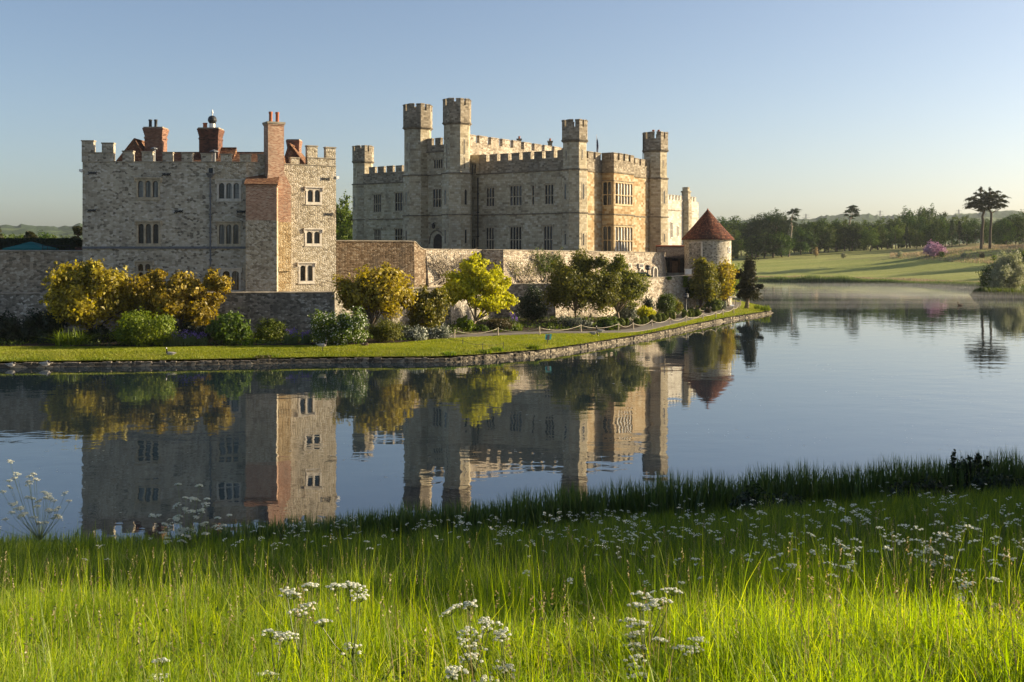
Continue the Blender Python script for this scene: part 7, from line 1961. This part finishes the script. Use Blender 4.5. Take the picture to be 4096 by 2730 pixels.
# seed heads
X, Y = scatter(420, 6.5, 15, 1.1, 1.3); n = len(X); Z = nz_arr(X, Y)
hh = g.uniform(0.45, 0.85, n); dx = g.normal(size=n) * 0.08
V1, Q1, T1 = blades(np.stack([X, Y, Z], 1), hh, np.full(n, 0.12), np.full(n, 0.006), g, 3)
tip = V1.reshape(n, -1, 3)[:, -1]
pp = np.repeat(tip, 9, 0) + np.stack([g.normal(size=n * 9) * 0.006, g.normal(size=n * 9) * 0.006, np.tile(np.linspace(-0.09, 0.02, 9), n)], 1)
V2, Q2 = leaves(pp, g.normal(size=(n * 9, 3)), 0.022, 0.55, 0, g)
kind(mesh_np('dry_seed_heads', np.concatenate([V1, V2]), np.concatenate([Q1, Q2 + len(V1)]), M['grass_dry'], None, T1), 'stuff')
# reeds at the water's edge
n = 17000; xs = g.uniform(700, 4700, n) ; dens = np.clip((xs - 700) / 900, 0, 1); ok = g.random(n) < 0.15 + 0.85 * dens; xs = xs[ok]; n = len(xs)
ys = np.array([interp(NSH, x) for x in xs]); Y = ys - 0.9 + g.normal(size=n) * 0.55; X = (xs - XC) / FOC * Y
hh = (0.6 + 0.62 * np.clip((xs - 1000) / 1500, 0, 1)) * g.uniform(0.45, 1.25, n) * (0.97 + 0.07 * np.sin(X * 1.7) + 0.06 * np.sin(X * 4.3 + 1))
V, Q, T = blades(np.stack([X, Y, np.maximum(-0.1, nz_arr(X, Y))], 1), hh, np.abs(g.normal(size=n)) * 0.22, 0.046 * g.uniform(0.6, 1.3, n), g, 4)
kind(mesh_np('reeds', V, Q, M['reed_leaf'], None, T), 'stuff')

# leafy shrub and brambles at the right of the near bank
Y = 34.6; SEED[0] = 900
shrub('alder_shrub', 'dark upright leafy shrub in the reeds at the right of the near bank', 'shrub', 3775, 3945, 1850, 1975, Y, 'lf_dark', 1500, 0.085, 26, 0.28, z0=near_z(px(3860, Y), Y), aspect=0.75, extra=[(3790, 3815, 1800, 1880, 90, 5), (3850, 3880, 1825, 1880, 90, 5), (3890, 3925, 1795, 1880, 120, 6), (3925, 3950, 1835, 1890, 80, 4)])
for (sx, sy, w, h, Yv, lab) in ((3700, 2010, 330, 70, 31.5, 'low dark bramble mass below the leafy shrub'), (4020, 1990, 260, 80, 32.5, 'dark bramble mass at the right edge under the reeds'), (3080, 2045, 330, 50, 29.5, 'low dark bramble patch behind the mid bank flowers')):
    x = px(sx, Yv); shrub('bramble', lab, 'bramble', sx - w / 2, sx + w / 2, sy - h, sy + h * 0.4, Yv, 'lf_dark', 2600, 0.085, 30, 0.25, z0=near_z(x, Yv), depth=0.9, aspect=0.75)

# cow parsley
def parsley(name, label, base, heads, hr=0.05, stem_r=0.004, nray=9, npet=9, psz=0.014, group=None, single=False, seed=1, link=True):
    """base: world point; heads: world points of the flower heads"""
    g = np.random.default_rng(seed)
    root = thing(name, label, 'flowering plant', tuple(base), group)
    mb = MB(); b = Vector(base); c = sum((Vector(h) for h in heads), Vector()) / len(heads)
    fk = b + (c - b) * (0.45 if len(heads) < 20 else 0.3); fk.x = b.x + (c.x - b.x) * 0.3
    mb.tube([b - Vector((0, 0, .05)), b.lerp(fk, 0.5), fk], [stem_r * 1.5, stem_r * 1.3, stem_r * 1.1], 5)
    allV, allQ, o = [], [], 0
    for h in heads:
        h = Vector(h); m = fk.lerp(h, 0.5); m.z -= 0.02; m.x += (h.x - fk.x) * 0.12
        ub = h - Vector((0, 0, hr * 0.75))
        mb.tube([fk, m, ub], [stem_r, stem_r * 0.8, stem_r * 0.7], 4)
        pts, nr = [], []; hq = hr * g.uniform(0.65, 1.2); tx, ty = g.normal(size=2) * 0.25
        for k in range(nray):
            a = 2 * math.pi * k / nray + g.normal() * 0.25; rr_ = hq * (0.35 + 0.75 * (k % 3) / 2) * g.uniform(0.8, 1.15)
            e = h + Vector((math.cos(a) * rr_, math.sin(a) * rr_, -0.28 * rr_ * rr_ / hr + (math.cos(a) * tx + math.sin(a) * ty) * rr_ + g.normal() * 0.003))
            mb.tube([ub, e - Vector((0, 0, 0.004))], stem_r * 0.35, 3, cap=False)
            for q in range(npet):
                d = g.normal(size=3); d /= np.linalg.norm(d); d[2] = abs(d[2]) * 0.5
                pts.append(np.array(e) + d * hr * (0.3 if npet == 16 else 0.19)); nr.append(d + np.array([0, 0, 0.8]) + g.normal(size=3) * 0.3)
        V, Q = leaves(np.array(pts), np.array(nr), psz, 0.9, 0, g)
        if single: allV.append(V); allQ.append(Q + o); o += len(V)
        else: mesh_np('flower_head', V, Q, M['petal_white'], root)
    if single: mesh_np('flowers', np.concatenate(allV), np.concatenate(allQ), M['petal_white'], root)
    mb.build('stem', M['stem_green'], root)
    return root
FG_ = [
 ('white cow parsley with three heads, left of the front row of sunlit flowers', 8.6, (1205, 2620), [(1150, 2362), (1237, 2337), (1222, 2425), (1190, 2440), (1175, 2372)]),
 ('spreading white cow parsley on long yellow stalks, right of the left one', 8.4, (1425, 2660), [(1340, 2338), (1400, 2332), (1440, 2382), (1290, 2482), (1408, 2585), (1430, 2345)]),
 ('low white cow parsley in the sunlit grass at bottom left of centre', 8.2, (1100, 2660), [(1085, 2525), (1120, 2535), (1155, 2535)]),
 ('tall dense white cow parsley with many heads, left of centre at the bottom', 8.2, (1900, 2800), [(1805, 2432), (1878, 2414), (1938, 2484), (1862, 2522), (1905, 2545), (1870, 2575), (1880, 2620), (1955, 2500)]),
 ('white cow parsley at the bottom edge left of centre, low heads', 7.8, (1860, 2850), [(1822, 2668), (1810, 2690), (1945, 2715)]),
 ('small white cow parsley right of the dense clump', 8.3, (2020, 2700), [(2005, 2535), (2030, 2668), (1990, 2672)]),
 ('white cow parsley with leaning heads at the centre right of the bottom', 8.5, (2580, 2760), [(2572, 2372), (2688, 2356), (2645, 2396), (2560, 2418), (2610, 2415), (2520, 2480), (2560, 2490), (2538, 2532), (2540, 2575)]),
 ('low white cow parsley heads right of the leaning one', 8.2, (2770, 2720), [(2792, 2556), (2782, 2592), (2640, 2555), (2735, 2590)]),
 ('small white cow parsley heads at the bottom right of centre', 7.9, (2560, 2840), [(2540, 2632), (2535, 2675), (2555, 2695), (2690, 2718)]),
 ('tall white cow parsley with spread heads near the right edge', 10.5, (3905, 2560), [(3847, 2330), (3975, 2314), (3842, 2392), (3980, 2420), (3870, 2335)]),
 ('white cow parsley pair of heads at the lower right', 9.0, (3440, 2680), [(3410, 2545), (3432, 2572), (3325, 2605), (3465, 2620)]),
 ('white cow parsley at the lower left corner of the right half', 8.2, (2030, 2820), [(2035, 2665), (2010, 2530)]),
 ('small white cow parsley in the bottom left grass', 7.9, (640, 2790), [(630, 2705), (645, 2640), (1080, 2690)]),
 ('tall lacy cow parsley at the left edge standing against the water', 24.0, (170, 2260), [(60, 1880), (135, 1905), (20, 1945), (100, 1960), (150, 1985), (200, 1975), (240, 2005), (60, 2010), (215, 2050), (150, 2075), (70, 2060), (30, 2085), (120, 2030), (190, 2020), (245, 2015)]),
 ('bushy cow parsley standing against the reflected house', 22.0, (740, 2190), [(745, 1975), (800, 1970), (810, 2005), (640, 2070), (690, 2065), (745, 2045), (780, 2060), (660, 2130), (720, 2125), (770, 2120), (830, 2095), (880, 2095), (840, 2110), (735, 2150)]),
]
for k, (lab, Y, bs, hs) in enumerate(FG_):
    Y = Y * 0.87 if Y < 15 else Y; Yb = Y; bx = px(bs[0], Y); zb = near_z(bx, Y)
    gg = random.Random(k)
    far_ = Y > 15
    if far_: hs = [(a + gg.gauss(0, 24), b + gg.gauss(0, 20)) for a, b in hs for _ in range(3)]
    hd = [P(a, b, Y + gg.uniform(-0.15, 0.15)) for a, b in hs]
    parsley('cow_parsley', lab, (bx, Y, zb), hd, 0.07 if far_ else 0.066, 0.004 if far_ else 0.0055, 12, 24 if not far_ else 16, 0.024 if far_ else 0.0115, seed=60 + k)
# the many small ones in the shaded grass share a few shapes
def mid_proto(seed, nh):
    gg = random.Random(seed)
    hd = [(gg.uniform(-0.22, 0.22), gg.uniform(-0.22, 0.22), gg.uniform(0.5, 0.82)) for _ in range(nh)]
    return parsley('cow_parsley', 'small white cow parsley among the shaded grass of the bank', (0, 0, 0), hd, 0.045, 0.004, 6, 4, 0.022, 'cow parsley in the shaded grass', seed=seed)
protos = [mid_proto(300 + k, 2 + k % 3) for k in range(6)]
first = set(); gg = random.Random(4); cnt = 0
spots = []
def cluster(sx, sy, rx, ry, n):
    for _ in range(n): spots.append((gg.gauss(sx, rx), gg.gauss(sy, ry)))
cluster(2700, 2090, 380, 35, 26); cluster(3200, 2060, 350, 40, 18); cluster(3350, 2205, 420, 65, 20); cluster(3950, 2130, 160, 60, 16); cluster(2400, 2180, 250, 50, 20); cluster(1700, 2110, 300, 30, 22); cluster(1300, 2130, 250, 25, 14); cluster(2900, 2230, 350, 60, 16); cluster(3850, 2260, 180, 50, 8); cluster(800, 2160, 250, 30, 8); cluster(3650, 1990, 200, 20, 10); cluster(2100, 2130, 180, 25, 14)
for (sx, sy) in spots:
    if sy < 1960 or sy > 2420 or sx < 0 or sx > 4300: continue
    # the sight line through this place meets the flower tops, 0.6 m above the slope
    k = (sx - XC) / FOC; best = None
    for q in range(80):
        Y = 10 + q * 0.3
        if pz(sy, Y) <= near_z(k * Y, Y) + 0.55: best = Y; break
    if not best or best > interp(NSH, sx) - 0.8: continue
    pr = gg.choice(protos)
    if pr in first:
        r = pr.copy(); COL.objects.link(r)
        for ch in pr.children:
            c = ch.copy(); COL.objects.link(c); c.parent = r
    else: r = pr; first.add(pr)
    X = k * best; s = gg.uniform(0.75, 1.1)
    r.location = (X, best, near_z(X, best)); r.scale = (s, s, s); r.rotation_euler = (0, 0, gg.uniform(0, 6.28))
for pr in protos:
    if pr not in first:
        for ch in list(pr.children): bpy.data.objects.remove(ch)
        bpy.data.objects.remove(pr)

for pr in round_ + light_ + tallb + fir_ + pine_:
    if pr not in used:
        for ch in list(pr.children): bpy.data.objects.remove(ch)
        bpy.data.objects.remove(pr)
# trees on the near bank beyond the right edge of view: their long morning shadows lie across the bank
for k, (x, Y, h, w) in enumerate([(14.4, 12.4, 4.4, 4.5), (24.5, 17.2, 10.5, 6.2), (26, 23, 13.5, 7.5), (28, 28.5, 16, 8.5), (31, 36, 17, 9), (34, 42, 17, 9), (37, 33.5, 19, 9.5), (40, 40, 19, 9.5)]):
    SEED[0] += 1; g2 = np.random.default_rng(SEED[0]); zb = max(0.1, near_z(x, Y))
    root = thing('bank_tree', f'leafy tree on the near bank beyond the right edge of view, {nth[k]} from the camera', 'tree', (x, Y, zb), 'trees on the near bank')
    c = np.array([x, Y, zb + h * 0.5]); r = np.array([w / 2, w / 2, h * 0.5])
    sm = h < 6
    pts, nrm, cc = crown_pts(c, r, 70, 0.7 if sm else 1.7, 14000 if sm else 24000, g2, (0.2, 1.0))
    V, Q = leaves(pts, nrm, 0.11 if sm else 0.27, 0.6, 0.2, g2); mesh_np('crown', V, Q, M['lf_green' if sm else 'lf_wood'], root)
    mb = MB(); limbs(mb, (x, Y, zb), c, cc[:10], 0.25, g2); mb.build('trunk', M['bark'], root, True)

# ------------------------------------------------------------------ morning mist and far haze
t = NT('mist_volume'); t.n.remove(t.b)
pv = t.node("ShaderNodeVolumePrincipled"); pv.inputs['Color'].default_value = (0.95, 0.93, 0.9, 1); pv.inputs['Density'].default_value = 0.0033; pv.inputs['Anisotropy'].default_value = 0.3
t.link(pv.outputs[0], t.out.inputs['Volume'])
gm = random.Random(12)
def mist_bank(x, Y, rx, ry, h):
    m = MB(); prof = [(max(0.001, math.sin(math.pi * k / 8)), 0.5 - 0.5 * math.cos(math.pi * k / 8)) for k in range(9)]
    m.lathe((0, 0, 0), prof, 24)
    m.v = [(x + a * rx, Y + b * ry, 0.08 + c * h) for a, b, c in m.v]
    o = m.build('mist', M['mist_volume'], None, True); kind(o, 'stuff')
for k in range(34):
    sx = gm.uniform(2850, 4600); Y = gm.choice([gm.uniform(158, 185), gm.uniform(185, 215), gm.uniform(205, 240), gm.uniform(225, 258)])
    mist_bank(px(sx, Y), Y, gm.uniform(14, 50), gm.uniform(2.0, 7), gm.uniform(0.4, 1.5))
t = NT('haze_volume'); t.n.remove(t.b)
pv = t.node("ShaderNodeVolumePrincipled"); pv.inputs['Color'].default_value = (0.86, 0.92, 1.0, 1); pv.inputs['Density'].default_value = 0.00006; pv.inputs['Anisotropy'].default_value = 0.35
t.link(pv.outputs[0], t.out.inputs['Volume'])
mb = MB(); mb.box(-1900, 2300, -60, 2750, -1.5, 140)
kind(mb.build('haze', M['haze_volume']), 'stuff')
